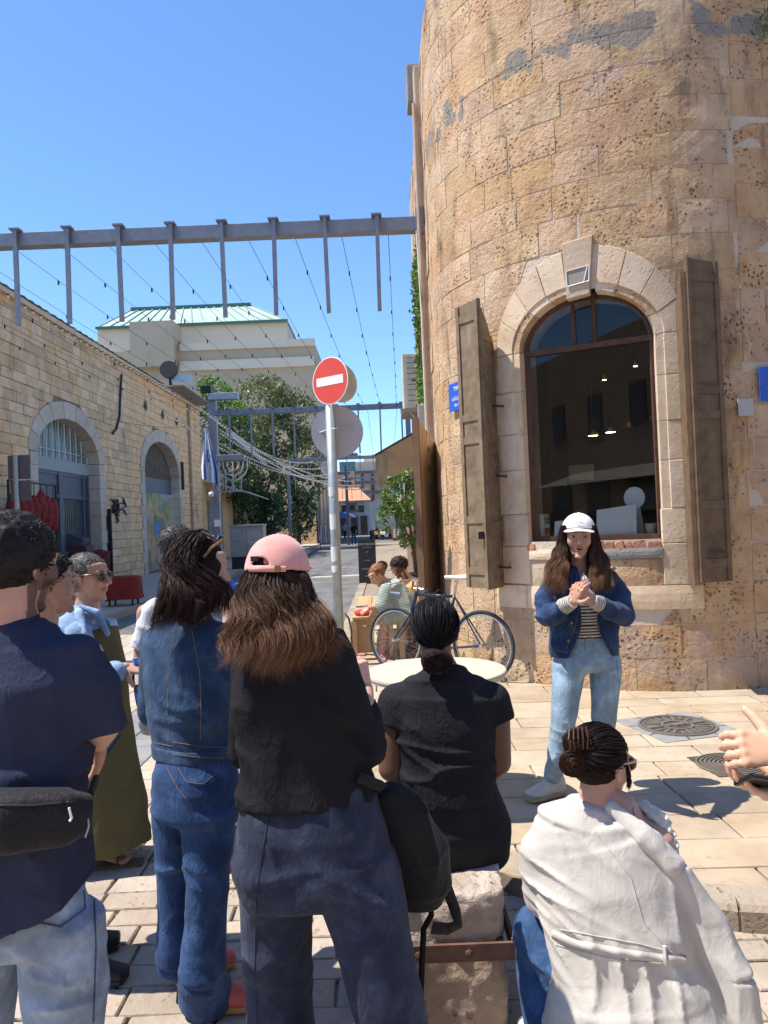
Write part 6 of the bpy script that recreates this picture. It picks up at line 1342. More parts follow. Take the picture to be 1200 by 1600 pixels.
wheel(F_W); wheel(R_W); WB = np.linalg.norm(R_W - F_W)
hd_t, hd_b = bp(.30, .84), bp(.22, .66); bbk = bp(WB - .44, .28); st_t = bp(WB - .30, .80); rax = bp(WB, .335)
fm = sub('frame', bbk, bi)
for nm, a, b, r in (('top_tube', hd_t - A(0, 0, .03), st_t, .015), ('down_tube', hd_b, bbk, .017), ('seat_tube', bbk, st_t + A(0, 0, .02), .016), ('head_tube', hd_b - A(0, 0, .02), hd_t + A(0, 0, .03), .02)): MB().tube([a, b], r, 10).build(nm, M_BLUE, fm, True)
for w in (-.04, .04): MB().tube([bbk, rax + side * w], .009, 7).build('chain_stay', M_BLUE, fm); MB().tube([st_t, rax + side * w], .008, 7).build('seat_stay', M_BLUE, fm); MB().tube([hd_b - A(0, 0, .02), hd_b - A(0, 0, .06) + side * w, F_W + side * w], .011, 7).build('fork', M_BLUE, fm)
MB().tube([st_t, bp(WB - .26, .97)], .013, 8).build('seat_post', M_CHR, bi); sc_ = bp(WB - .26, .99)
sdl = loft([(sc_ - ax * .14, .018, .018, side), (sc_ - ax * .02, .028, .022, side), (sc_ + ax * .10, .065, .028, side), (sc_ + ax * .14, .06, .02, side)]); shape('saddle', [(sdl, .008)], mat('white_saddle', [(.66, .65, .62)], .5), bi)
MB().tube([hd_t, hd_t + A(0, 0, .10), hd_t + A(0, 0, .12) - ax * .07], .013, 8).build('stem', M_CHR, bi); hb = hd_t + A(0, 0, .12) - ax * .07
for s_ in (-1, 1): MB().tube([hb, hb + side * .10 * s_, hb + side * .19 * s_ - ax * .02, hb + side * .21 * s_ - ax * .12 - A(0, 0, .03), hb + side * .21 * s_ - ax * .12 - A(0, 0, .11), hb + side * .21 * s_ + ax * .0 - A(0, 0, .12)], .012, 7).build('handlebar', M_CHR, bi); MB().tube([hb + side * .2 * s_ - ax * .12, hb + side * .2 * s_ - ax * .14 - A(0, 0, .12)], .006, 5).build('brake_lever', M_BLACK, bi)
MB().lathe([(.085, -.004), (.09, 0), (.085, .004)], bbk + side * .05, 24, Matrix((Vector(ax), Vector((0, 0, 1)), Vector(side))).transposed()).build('chainring', M_BLACK, bi)
for s_ in (-1, 1): MB().tube([bbk + side * .07 * s_, bbk + side * .08 * s_ + ax * .1 * s_ - A(0, 0, .13 * s_)], .009, 6).build('crank', M_CHR, bi); MB().box(bbk + side * .12 * s_ + ax * .1 * s_ - A(0, 0, .13 * s_), (.09, .06, .02)).build('pedal', M_BLACK, bi)
MB().tube([bp(.42, .83) + side * (.02 + .03 * math.cos(t)) + A(0, 0, .035 * math.sin(t)) + ax * .02 * t for t in np.linspace(0, 12.6, 30)], .007, 5).build('cable_lock', M_BLACK, bi)
# ================================================================== PEOPLE
M_SKIN = mat('skin', [(.92, .86, .84)], .5, 40, .15, 300, attr=True, spec=.35, dist=.0008)
_b = M_SKIN.node_tree.nodes['Principled BSDF']; _b.inputs['Subsurface Weight'].default_value = .12; _b.inputs['Subsurface Radius'].default_value = (.012, .004, .002); _b.inputs['Subsurface Scale'].default_value = .5
M_HAIR = mat('hair', [(.8, .8, .8)], .58, 90, 0, attr=True, spec=.22)
M_HAIRB = mat('hair_mass', [(.8, .8, .8)], .85, 90, .6, 220, attr=True, spec=.12, dist=.003)
def denim(name, c, wear=.35):
    l = tuple(min(1, x * 1.5 + .02) for x in c); d = tuple(x * .72 for x in c)
    return mat(name, [d, c, l], .88, 11, .35, 700, stain=[(tuple(min(1, x * 1.9 + .05) for x in c), 7, .60, wear, (1, 1, .6))], sheen=.1, weave=420, dist=.0012, spec=.15, crease=.0016, cscale=15.0)
def cloth(name, c, v=.12, rough=.92, sheen=.0, **k):
    return mat(name, [tuple(x * (1 - v) for x in c), tuple(x * (1 + v) for x in c)], rough, 9, .25, 500, sheen=sheen, spec=.10, dist=.0008, crease=k.pop('crease', .0016), cscale=14.0, **k)
M_STITCH = mat('tan_stitch', [(.24, .16, .095), (.30, .21, .12)], .8)
M_EYE = mat('eye_white', [(.42, .39, .37)], .2, spec=.6); M_IRIS = mat('dark_iris', [(.02, .012, .008)], .1, spec=.7)
M_LENS = mat('dark_lens', [(.015, .012, .012)], .08, spec=.7); M_TORT = mat('tortoiseshell', [(.05, .025, .012), (.20, .10, .04)], .25, 60, spec=.6)
def frame3(fwd, up=(0, 0, 1)):
    f = unit(fwd); u = np.asarray(up, float); x = unit(np.cross(f, u)); u = np.cross(x, f); return np.stack([x, f, u], 1)     # columns right, forward, up
class Head:
    def __init__(s, c, fwd, up=(0, 0, 1), sc=1.0, tone=(.50, .30, .20), lips=(.38, .13, .11), brow=(.02, .012, .01), open=0.0, stubble=0.0, chin=1.0, nose=1.0, male=False):
        s.c = np.asarray(c, float); s.M = frame3(fwd, up); s.sc = sc; s.tone = np.array(tone); s.lips = np.array(lips); s.brow = np.array(brow); s.open = open; s.stub = stubble; s.male = male; s.nose = nose; s.chin = chin
    def w(s, x, y, z): return s.c + s.M @ (np.array([x, y, z]) * s.sc)
    def loc(s, X): return (X - s.c) @ s.M / s.sc
    def sdf(s):
        n = s.nose
        cr = ell((0, -.015, .035), (.074, .093, .083)); fc = loft([((0, .012, .05), .066, .072), ((0, .022, .0), .063, .068), ((0, .028, -.045), .054, .060), ((0, .034, -.085), .040, .044), ((0, .042, -.102), .025, .027)], 2.2)
        chk = [ell((q * .036, .066, -.018), (.024, .020, .024)) for q in (-1, 1)]; brw = [ell((q * .027, .082, .030), (.024, .010, .008)) for q in (-1, 1)]
        nb = limb([A(0, .084, .026), A(0, .098 + .002 * n, .0), A(0, .108 * n if n > 1 else .108, -.022)], [.008, .009, .0115]); wg = [ell((q * .011, .097, -.027), (.008, .010, .007)) for q in (-1, 1)]
        lp = [ell((0, .0885, -.052 + .003 * s.open), (.023, .0075, .0046)), ell((0, .0860, -.063 - .008 * s.open), (.020, .0078, .0055))]; chn = ell((0, .072 * s.chin, -.099), (.022, .016, .015))
        sock = [ell((q * .031, .100, .010), (.019, .015, .0105)) for q in (-1, 1)]; lid = [ell((q * .031, .0745, .0170), (.017, .0155, .0068)) for q in (-1, 1)] + [ell((q * .031, .074, .0012), (.016, .0142, .0058)) for q in (-1, 1)]
        ear = [cut(ell((q * .077, -.006, -.004), (.011, .019, .033)), ell((q * .086, .0, -.002), (.008, .010, .018)), .004) for q in (-1, 1)]
        def f(X):
            L = s.loc(X); d = smin(cr(L), fc(L), .03)
            for g in chk: d = smin(d, g(L), .02)
            for g in brw: d = smin(d, g(L), .012)
            d = smin(d, chn(L), .018)
            for g in sock: d = -smin(-d, g(L), .010)
            for g in lid: d = smin(d, g(L), .004)
            d = smin(d, nb(L), .010)
            for g in wg: d = smin(d, g(L), .006)
            for g in lp: d = smin(d, g(L), .005)
            if s.open: d = -smin(-d, ell((0, .094, -.0580 - .003 * s.open), (.016, .014, .0025 + .004 * s.open))(L), .002)
            for g in ear: d = smin(d, g(L), .006)
            return d * s.sc
        f.lo = s.c - .15 * s.sc; f.hi = s.c + .15 * s.sc; return f
    def paint(s, X, base):
        L = s.loc(X); c = base; inb = (np.abs(L) < .16).all(1)
        def blend(w, col): nonlocal c; w = np.clip(w, 0, 1)[:, None]; c = c * (1 - w) + np.asarray(col)[None] * w
        fr = (L[:, 1] > .03) & inb
        blend(fr * .35 * np.exp(-(((np.abs(L[:, 0]) - .04) / .022) ** 2 + ((L[:, 2] + .02) / .02) ** 2)), s.tone * A(1.15, .75, .72))
        blend(fr * .3 * np.exp(-((L[:, 0] / .014) ** 2 + ((L[:, 2] + .02) / .016) ** 2)), s.tone * A(1.15, .8, .78))
        if s.stub: blend(s.stub * fr * np.clip((-.025 - L[:, 2]) / .012, 0, 1) * (1 - np.exp(-((L[:, 0] / .022) ** 2 + ((L[:, 2] + .056) / .009) ** 2))), (.03, .02, .018)); blend(s.stub * inb * (L[:, 1] > -.02) * (np.abs(L[:, 0]) > .05) * np.clip((.02 - L[:, 2]) / .02, 0, 1) * (L[:, 2] < .02), (.03, .02, .018))
        lw_ = np.exp(-(np.clip(np.abs(L[:, 0]) - .010, 0, 1) / .010) ** 2 - ((L[:, 2] + .0575) / (.0085 + .005 * s.open)) ** 4) * (L[:, 1] > .068) * inb; blend(lw_ * .8, s.lips)
        if s.open: blend(1.0 * np.exp(-((L[:, 0] / .013) ** 4 + ((L[:, 2] + .0585 + .004 * s.open) / (.0035 + .004 * s.open)) ** 4)) * (L[:, 1] > .06) * inb, (.045, .015, .012))
        bz_ = .034 - np.abs(np.abs(L[:, 0]) - .030) * .18; blend(.85 * np.exp(-((L[:, 2] - bz_) / .0045) ** 2) * (np.abs(np.abs(L[:, 0]) - .029) < .019) * (L[:, 1] > .05) * inb, s.brow)
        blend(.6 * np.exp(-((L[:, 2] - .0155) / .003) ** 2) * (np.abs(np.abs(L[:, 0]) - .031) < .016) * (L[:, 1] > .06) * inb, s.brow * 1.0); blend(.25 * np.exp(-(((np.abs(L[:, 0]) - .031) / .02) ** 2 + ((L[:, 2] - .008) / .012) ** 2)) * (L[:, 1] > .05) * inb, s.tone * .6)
        return c
    def eyes(s, parent, look=(0, 1, 0)):
        for q in (-1, 1):
            c = s.w(q * .031, .0745, .0085); shape('eye', [(ell(c, .0122 * s.sc), .003)], M_EYE, parent); d = s.M @ unit(np.array(look)); shape('iris', [(ell(c + d * .0088 * s.sc, .0064 * s.sc), .002)], M_IRIS, parent)
    def glasses(s, parent, m=None, lens=None, z=.010, temple=None):
        g = sub('sunglasses', s.w(0, .1, z), parent); m = m or M_TORT
        for q in (-1, 1):
            M_ = s.M @ np.array([[1, 0, 0], [0, 1, 0], [0, 0, 1.]]); shape('lens', [(ell(s.w(q * .034, .096 - .004, z - .004), (.026, .006, .019), s.M), .003)], lens or M_LENS, g)
            MB().tube([s.w(q * .034 + .028 * math.cos(t), .097 - .004, z - .004 + .021 * math.sin(t)) for t in np.linspace(0, 6.2832, 20)], .0032, 6, False).build('rim', m, g, True)
            MB().tube([s.w(q * .061, .094, z + .008), s.w(q * .078, .06, z + .009), s.w(q * .083, .0, z + .008), s.w(q * .080, -.035, z - .012)], .0042, 6).build('temple', temple or m, g, True)
        MB().tube([s.w(-.008, .100, z), s.w(.008, .100, z)], .003, 6).build('bridge', m, g)
def neck_sdf(h, base, r=.052): return limb([h.w(0, -.012, -.045), h.w(0, -.018, -.09), np.asarray(base, float)], [r * 1.0, r * .98, r * 1.25])
def hand_sdf(wr, along, back, side=1, curl=(.5, .5, .5, .5), spread=.06, thumb=(.6, .35, .4), s=1.0):
    """wr wrist; along = finger direction, back = direction the back of the hand faces; side=+1 puts the thumb on the right of 'along' seen from the back"""
    y = unit(along); z = unit(np.asarray(back, float) - y * (np.asarray(back) @ y)); x = np.cross(y, z) * side; wr = np.asarray(wr, float)
    W_ = lambda p: wr + (x * p[0] + y * p[1] + z * p[2]) * s
    kn = []; fs = [loft([(W_((0, -.02, 0)), .027 * s, .020 * s, x), (W_((0, .015, 0)), .031 * s, .017 * s, x), (W_((.002, .055, 0)), .041 * s, .0145 * s, x), (W_((.0, .088, 0)), .040 * s, .012 * s, x)], 2.6)]
    tips = []
    for i, (bx, L, r) in enumerate(((.031, .068, .0088), (.010, .076, .0090), (-.011, .071, .0086), (-.031, .056, .0078))):
        c = curl[i] if hasattr(curl, '__len__') else curl; p = np.array([bx, .088 - .004 * abs(i - 1.2), 0]); ang = c * .75; sp_ = spread * (1.3 - i); pts = [W_(p - A(0, .012, 0)), W_(p)]
        for k, (fr, bd) in enumerate(((.46, .75), (.30, 1.05), (.24, .8))):
            d = np.array([math.sin(sp_) * math.cos(ang), math.cos(ang), -math.sin(ang)]); p = p + d * L * fr; pts.append(W_(p)); ang += c * bd
        fs.append(limb(pts, [r * 1.05 * s, r * 1.08 * s, r * 1.0 * s, r * .92 * s, r * .78 * s])); kn += [pts[1] + z * .007 * s, pts[2] + z * .004 * s, pts[3], pts[4]]; fs += [ell(pts[1] + z * .004 * s, .0085 * s), ell(pts[2] + z * .002 * s, r * 1.04 * s)]; tips.append((pts[-1], unit(pts[-1] - pts[-2])))
    a, b, c = thumb; p0 = A(.026, .018, -.006); p1 = p0 + A(math.cos(a) * .031, math.sin(a) * .031, -.012 * b); d = A(math.cos(a + c * .5), math.sin(a + c * .5), -b * .7); p2 = p1 + unit(d) * .028; d2 = A(math.cos(a + c), math.sin(a + c), -b); p3 = p2 + unit(d2) * .022
    fs.append(limb([W_(p0), W_(p1), W_(p2), W_(p3)], [.018 * s, .0140 * s, .0122 * s, .0100 * s])); tips.append((W_(p3), unit(W_(p3) - W_(p2))))
    f = union(.006 * s, *fs); f.tips = tips; f.back = z; f.kn = kn + [W_(p2), W_(p3)]; return f
def shoe(ankle, toe_dir, m, sole_m, parent, L=.27, ground=0.0, name='shoe', hi=.10, lace=True, m2=None):
    """trainer standing on the ground below the ankle"""
    d = np.asarray(toe_dir, float).copy(); d[2] = 0; d = unit(d); x = np.cross(d, A(0, 0, 1)); g = np.array([ankle[0], ankle[1], ground]); e = sub(name, g, parent); p = lambda u, z: g + d * u + A(0, 0, z)
    up = union(.03, loft([(p(-.055, .055), .036, .04, x), (p(.03, .058), .040, .045, x), (p(.11, .045), .043, .034, x), (p(L - .10, .035), .040, .024, x)], 2.3), limb([p(-.035, .05), p(-.03, hi)], [.040, .037]))
    up = keep(up, p(0, .018), (0, 0, -1)); shape('upper', [(up, .006)], m, e)
    so_ = loft([(p(-.055, .016), .040, .017, x), (p(.04, .016), .042, .017, x), (p(.12, .016), .047, .017, x), (p(L - .10, .018), .043, .016, x)], 3.0); so_ = keep(keep(so_, p(0, .002), (0, 0, -1)), p(0, .03), (0, 0, 1)); shape('sole', [(so_, .006)], sole_m, e)
    shape('heel_panel', [(keep(loft([(p(-.060, .05), .038, .034, x), (p(-.020, .05), .042, .036, x)], 2.4, False, True), p(0, .03), (0, 0, -1)), .006)], m2 or m, e); shape('toe_cap', [(keep(loft([(p(L - .14, .034), .044, .027, x), (p(L - .098, .032), .041, .024, x)], 2.4), p(0, .028), (0, 0, -1)), .006)], m2 or m, e)
    if lace:
        for k in range(4): MB().tube([p(.02 + k * .022, .094 - k * .010) - x * .022, p(.03 + k * .022, .097 - k * .010), p(.02 + k * .022, .094 - k * .010) + x * .022], .003, 5).build('lace', M_WHITE, e)
    return e
def skin_paint(h, *hands):
    def f(V):
        c = np.repeat(h.tone[None], len(V), 0) * (1 + .05 * vnoise(V * 22) + .05 * vnoise(V * 70))[:, None]
        for k in [k for q in hands for k in q.kn]: w = (.55 * np.exp(-((V - k) ** 2).sum(1) / .009 ** 2))[:, None]; c = c * (1 - w) + (h.tone * A(1.05, .66, .60))[None] * w
        return h.paint(V, c)
    return f
def hair_cap(h, grow_=.012, front=.055, back=-.07, side=-.01, k=.01, noise_=.004, freq=40, name='hair', tone=(.02, .014, .01), parent=None, vox=.005, hs=None):
    """close-cropped hair hugging the skull: hairline across forehead, over the ears, down the nape"""
    cr = ell((0, -.017, .036), (.077 + grow_, .096 + grow_, .086 + grow_)); 
    def f(X):
        L = h.loc(X); d = cr(L) - noise_ * (vnoise(L * freq) + .6 * vnoise(L * freq * 2.2))
        # hairline plane: falls from the forehead to the nape
        ln = np.where(L[:, 1] > .0, side + (front - side) * np.clip(L[:, 1] / .075, 0, 1) ** 1.3, side + (back - side) * np.clip(-L[:, 1] / .06, 0, 1))
        return np.maximum(d, (ln - L[:, 2]) * .7 + .003 * vnoise(L * 60)) * h.sc
    f.lo = h.c - .16 * h.sc; f.hi = h.c + .16 * h.sc
    def col(V): return np.asarray(tone)[None] * (1 + .35 * vnoise(V * 160) + .2 * vnoise(V * 60))[:, None]
    return f, shape(name, [(f, vox)], M_HAIR, parent, col)
def tufts(h, f, n, length, parent, tone, tip=None, seed=1, width=.0022, wave=.006, wlen=.03, dirn=(0, -.3, 1), rnd=.8, name='hair_tufts', zmin=-.02):
    """short curls standing off a close-cropped head"""
    rg = np.random.default_rng(seed); g = []
    while len(g) < n:
        d = unit(rg.normal(size=3)); p = A(0, -.017, .036) + d * A(.085, .104, .094)
        X = h.w(*p)
        if f(X[None])[0] > .016: continue
        dd = unit(d + np.asarray(dirn) * .4 + rg.normal(size=3) * rnd * .5); L = length * rg.uniform(.5, 1.2); a = h.w(*(p - d * .006)); b = a + h.M @ (d * L * .5 + dd * L * .2); c = b + h.M @ (dd * L * .5 + rg.normal(size=3) * L * .2)
        g.append(([a, b, c], .0, .002, 1))
    return strands(name, g, n, M_HAIR, parent, width, 7, wave, wlen, tone, tip or tone, .1, seed)

def sleek(h, target, n, parent, tone_, tip, seed, c=(0, -.018, .034), r=(.0865, .1015, .0935), lim=-.25, front=.45, width=.0008, name='hair_strands'):
    """hair combed flat over the skull from the hairline to one gathering point"""
    rg = np.random.default_rng(seed); c = np.asarray(c); r = np.asarray(r); tl = h.loc(np.asarray(target)[None])[0]; d1 = unit((tl - c) / r); g = []
    while len(g) < 260:
        d0 = unit(rg.normal(size=3))
        if d0[2] < lim + max(0, d0[1]) * front or d0 @ d1 > .8: continue
        w_ = math.acos(np.clip(d0 @ d1, -1, 1)); pts = []
        for t in np.linspace(0, .93, 9): d = (math.sin((1 - t) * w_) * d0 + math.sin(t * w_) * d1) / math.sin(w_); pts.append(h.w(*(c + d * r * (1 + .02 * math.sin(t * 3.1)))))
        g.append((pts + [np.asarray(target)], .0045, .006, 1))
    return strands(name, g, n, M_HAIR, parent, width, 16, .0010, .2, tone_, tip, .04, seed)

def cap_seams(h, c, r, zlo, m, parent, skip=()):
    for k in range(6):
        if k in skip: continue
        az = k * math.pi / 3 + .52; MB().tube([h.w(*(np.asarray(c) + A(math.sin(az) * math.cos(t) * r[0], math.cos(az) * math.cos(t) * r[1], math.sin(t) * r[2]) * 1.004)) for t in np.linspace(zlo, 1.5, 14)], .0011, 5).build('panel_seam', m, parent)
class Fig:
    """a person: joints are given as photo pixels plus a distance"""
    def __init__(s, y, label, group=None, base=None): s.y = y; s.e = None; s.label = label; s.base = base
    def q(s, px, py, dy=0.0): return P(px, py, s.y + dy)
    def m(s, px): return px / F * s.y
    def root(s, px, z=0.0):
        p = P(px, 800, s.y); s.e = empty('person', (p[0], s.y, z), s.label, 'person'); return s.e
def plane_keep(f, pts3, up): return keep(f, pts3, up)
def tone(*c): return np.array(c)
V1, V2 = .0075, .009
# ------------------------------------------------------------------ 1. man in a navy T-shirt with a belt bag
def navy_man():
    g = Fig(1.9, 'man with curly black hair in navy T-shirt wearing black belt bag behind'); e = g.root(20); q = g.q
    h = Head(q(25, 886, .02), (.36, .93, -.08), (.0, .0, 1), 1.03, (.56, .33, .25), stubble=.75, male=True)
    rt = unit(A(1, -.10, 0)); sh_r, el_r, wr_r = q(128, 1028, .0), q(160, 1134, .02), q(155, 1158, .22); sh_l, el_l, wr_l = q(-125, 1020, .06), q(-150, 1160, .12), q(-60, 1200, .33)
    hd = hand_sdf(wr_r, q(146, 1180, .30) - wr_r, A(.7, -.2, .5), 1, (.9, 1.0, 1.1, 1.2), .02, (.9, .6, .3), .98)
    arms = union(.02, limb([sh_l, q(14, 1040, .02), sh_r], [.045, .06, .045]), limb([sh_r, el_r, wr_r], [.05, .043, .029]), limb([sh_l, el_l, wr_l], [.05, .043, .029]), neck_sdf(h, q(15, 985, .01), .062))
    body = shape('body', [(h.sdf(), .0045), (arms, .007), (hd, .0035)], M_SKIN, e, skin_paint(h, hd)); h.eyes(e)
    f, _ = hair_cap(h, .016, .062, -.085, -.012, noise_=.006, freq=46, tone=(.012, .010, .010), parent=e); tufts(h, f, 6000, .013, e, (.010, .009, .009), (.022, .020, .021), 3, .0013, .004, .022)
    M_NAVY = cloth('navy_cotton', (.034, .041, .075), .10)
    R_ = [(q(17, 962, .02), .078, .070, rt), (q(14, 985, .015), .125, .085, rt), (q(12, 1022, .01), .190, .105, rt), (q(12, 1080, .0), .205, .125, rt), (q(14, 1180, .0), .198, .125, rt), (q(16, 1270, .0), .196, .130, rt), (q(16, 1360, .01), .222, .150, rt), (q(14, 1440, .01), .238, .158, rt)]
    sl = [limb([sh_r + A(-.01, 0, .0), q(140, 1070, .005), q(153, 1152, .03)], [.060, .066, .074]), limb([sh_l, q(-150, 1150, .08)], [.074, .08])]
    t = union(.035, loft(R_, 2.4, True, False), *sl)
    t = keep(t, q(168, 1138, .02), unit(A(.05, .25, -1))) if False else t
    cutr = lambda X: np.where(X[:, 0] > q(128, 1100)[0], (q(165, 1143, .02)[2] - X[:, 2]) - .35 * (q(165, 1143)[0] - X[:, 0]), -1.0)
    hem = lambda X: (q(15, 1418)[2] - .155 * (X[:, 0] - q(15, 1418)[0]) * -1 - .0 - X[:, 2])
    def tt(X):
        d = np.maximum(t(X), cutr(X)); hz = q(15, 1428)[2] + .30 * (X[:, 0] - q(15, 1428)[0]); return np.maximum(d, hz - X[:, 2])
    tt.lo, tt.hi = t.lo, t.hi
    tt2 = disp(tt, folds([(q(120, 1160, -.1), (.12, .2, .22), (.75, 0, .65), .075, .010), (q(40, 1120, -.1), (.2, .2, .14), (.35, 0, 1), .10, .006), (q(90, 1330, -.1), (.2, .25, .12), (1, 0, .25), .11, .011), (q(10, 1210, -.1), (.25, .2, .07), (.1, 0, 1), .05, .006), (q(165, 1100), .1, (.6, 0, .8), .06, .006)], .003, (7, 7, 5), 2))
    shape('t_shirt', [(tt2, V1)], M_NAVY, e)
    MB().tube([q(17 + 42 * math.cos(t), 962 + 11 * math.sin(t), .02 - .075 * math.sin(t) * 0.9) for t in np.linspace(-.3, 3.5, 20)], .006, 6).build('collar', M_NAVY, e)
    M_LJ = denim('pale_blue_jeans', (.27, .35, .46), .6)
    lg = lambda a, b, c, d, r: loft([(q(*a), r[0], r[0] * .95, rt), (q(*b), r[1], r[1] * .95, rt), (q(*c), r[2], r[2] * .95, rt), (d, r[3], r[3], rt)], 2.2)
    fr = G(0, 0) * 0; gr = lambda px, dy, z=.02: A(P(px, 1500, g.y + dy)[0], g.y + dy, z)
    J = union(.03, loft([(q(15, 1375, .02), .165, .115, rt), (q(15, 1415, .01), .18, .13, rt), (q(15, 1450, .01), .175, .13, rt)], 2.3), lg((95, 1440, .0), (103, 1560, .0), (100, 1660, .0), gr(95, .04), (.103, .098, .082, .078)), lg((-40, 1440, .02), (-35, 1560, .10), (-40, 1660, .12), gr(-40, .14), (.103, .092, .08, .076)))
    J = disp(J, folds([(q(60, 1460, -.1), (.2, .2, .08), (.3, 0, 1), .06, .006), (q(100, 1570, -.1), (.12, .2, .10), (.4, 0, 1), .055, .007)], .003, (9, 9, 5), 4)); shape('jeans', [(J, V1)], M_LJ, e)
    seam('pocket_stitch', J, [(52, 1440), (95, 1448), (133, 1420), (131, 1392)], 1.5, 2.2, .0022, M_STITCH if False else denim('stitch_dark', (.08, .10, .16)), e, .002); seam('side_seam', J, [(147, 1400), (150, 1480), (146, 1598)], 1.5, 2.2, .0025, denim('stitch_dark', (.08, .10, .16)), e, .001)
    for px, dy in ((95, .04), (-40, .14)): shoe(gr(px, dy), (.3, 1, 0), M_WHITE, M_WHITE, e)
    # phone in the hand, belt bag
    ph = MB().box(q(150, 1170, .31), (.075, .012, .15), Matrix.Rotation(.5, 3, 'Y') @ Matrix.Rotation(-.9, 3, 'X'), .004).build('mobile_phone', mat('black_phone', [(.012, .012, .014)], .2, spec=.6)); tag(ph, 'black phone held low by the man in navy', 'phone')
    bg = empty('belt_bag', q(40, 1280, -.16), 'black belt bag with cord loop worn over the navy T-shirt', 'bag'); M_BAG = cloth('black_nylon', (.016, .016, .018), .15, .6, .1)
    bf = disp(loft([(q(-90, 1276, -.13), .062, .045, A(0, 0, 1)), (q(20, 1282, -.165), .068, .055, A(0, 0, 1)), (q(100, 1276, -.15), .062, .048, A(0, 0, 1)), (q(134, 1272, -.12), .045, .030, A(0, 0, 1))], 3.2), folds([], .002, (10, 10, 10))); shape('pouch', [(bf, .006)], M_BAG, bg)
    seam('zip', bf, [(-20, 1258), (50, 1258), (118, 1252)], 1.4, 2.1, .0025, M_BLACK, bg); MB().tube([q(134, 1260, -.14), q(139, 1290, -.15), q(133, 1308, -.15), q(125, 1302, -.15), q(134, 1288, -.15)], .0028, 5).build('cord_loop', M_GALV, bg); MB().tube([q(108, 1262, -.20), q(112, 1278, -.20), q(109, 1283, -.20)], .003, 5).build('zip_pull', M_WHITE, bg)
    MB().bar(q(83, 1312, -.19), q(96, 1309, -.188), .006, .003).build('tag', M_WHITE, bg)
    bs = onsurf(tt2, [(135, 1268), (150, 1250), (158, 1190), (152, 1170)][:3], 1.5, 2.3, 5, .004)
    MB().tube([q(128, 1262, -.10), q(142, 1240, -.04), q(150, 1215, .05)], .009, 6).build('strap', M_BAG, bg)
navy_man()
# ------------------------------------------------------------------ 2. young person seen in profile behind him
def young():
    g = Fig(2.95, 'young person with short dark hair seen in profile behind the man in navy'); e = g.root(85); q = g.q
    h = Head(q(80, 913, .0), (1, .22, -.05), (0, 0, 1), .97, (.46, .29, .21), stubble=.12, nose=1.03); rt = unit(A(-.2, -1, 0))
    nb = q(62, 985); body = union(.03, neck_sdf(h, nb, .052), limb([q(60, 1010, -.17), q(61, 1005), q(60, 1010, .17)], [.045, .05, .045]), limb([q(60, 1010, -.17), q(58, 1150, -.2), q(95, 1200, -.1)], [.045, .04, .03]), limb([q(60, 1010, .17), q(58, 1150, .2), q(95, 1200, .1)], [.045, .04, .03]))
    shape('body', [(h.sdf(), .004), (body, .009)], M_SKIN, e, skin_paint(h)); h.eyes(e)
    c = h.w(.04, .075, -.045); shape('mole', [(ell(h.w(.047, .066, -.040), .003), .0015)], M_IRIS, e)
    f, _ = hair_cap(h, .009, .060, -.07, .0, noise_=.003, freq=60, tone=(.018, .014, .012), parent=e); tufts(h, f, 2200, .009, e, (.014, .011, .010), (.03, .025, .022), 8)
    t = union(.03, loft([(q(62, 985), .07, .07, rt), (q(60, 1010), .19, .10, rt), (q(58, 1100), .19, .12, rt), (q(58, 1240), .18, .12, rt)], 2.3), *[limb([q(60, 1020, s * .18), q(58, 1110, s * .21)], [.062, .068]) for s in (-1, 1)])
    shape('shirt', [(t, .012)], cloth('charcoal_shirt', (.03, .03, .035)), e)
    p = lambda dx, dy, z: A(P(75, 900, g.y)[0] + dx, g.y + dy, z)
    j = union(.03, loft([(q(58, 1220), .165, .11, rt), (p(-.02, 0, .78), .175, .12, rt)], 2.2), limb([p(-.02, -.09, .80), p(.03, -.09, .45), p(.06, -.07, .07)], [.09, .07, .06]), limb([p(-.02, .09, .80), p(0, .1, .45), p(-.02, .1, .07)], [.09, .07, .06])); shape('trousers', [(j, .012)], cloth('black_trousers', (.02, .02, .023)), e)
    M_BS = mat('black_leather', [(.015, .015, .016)], .45)
    s0 = G(152, 1518); shoe(p(.08, -.07, 0), (1, -.1, 0), M_BS, M_BLACK, e, .29); shoe(p(-.02, .1, 0), (1, .3, 0), M_BS, M_BLACK, e, .29)
young()
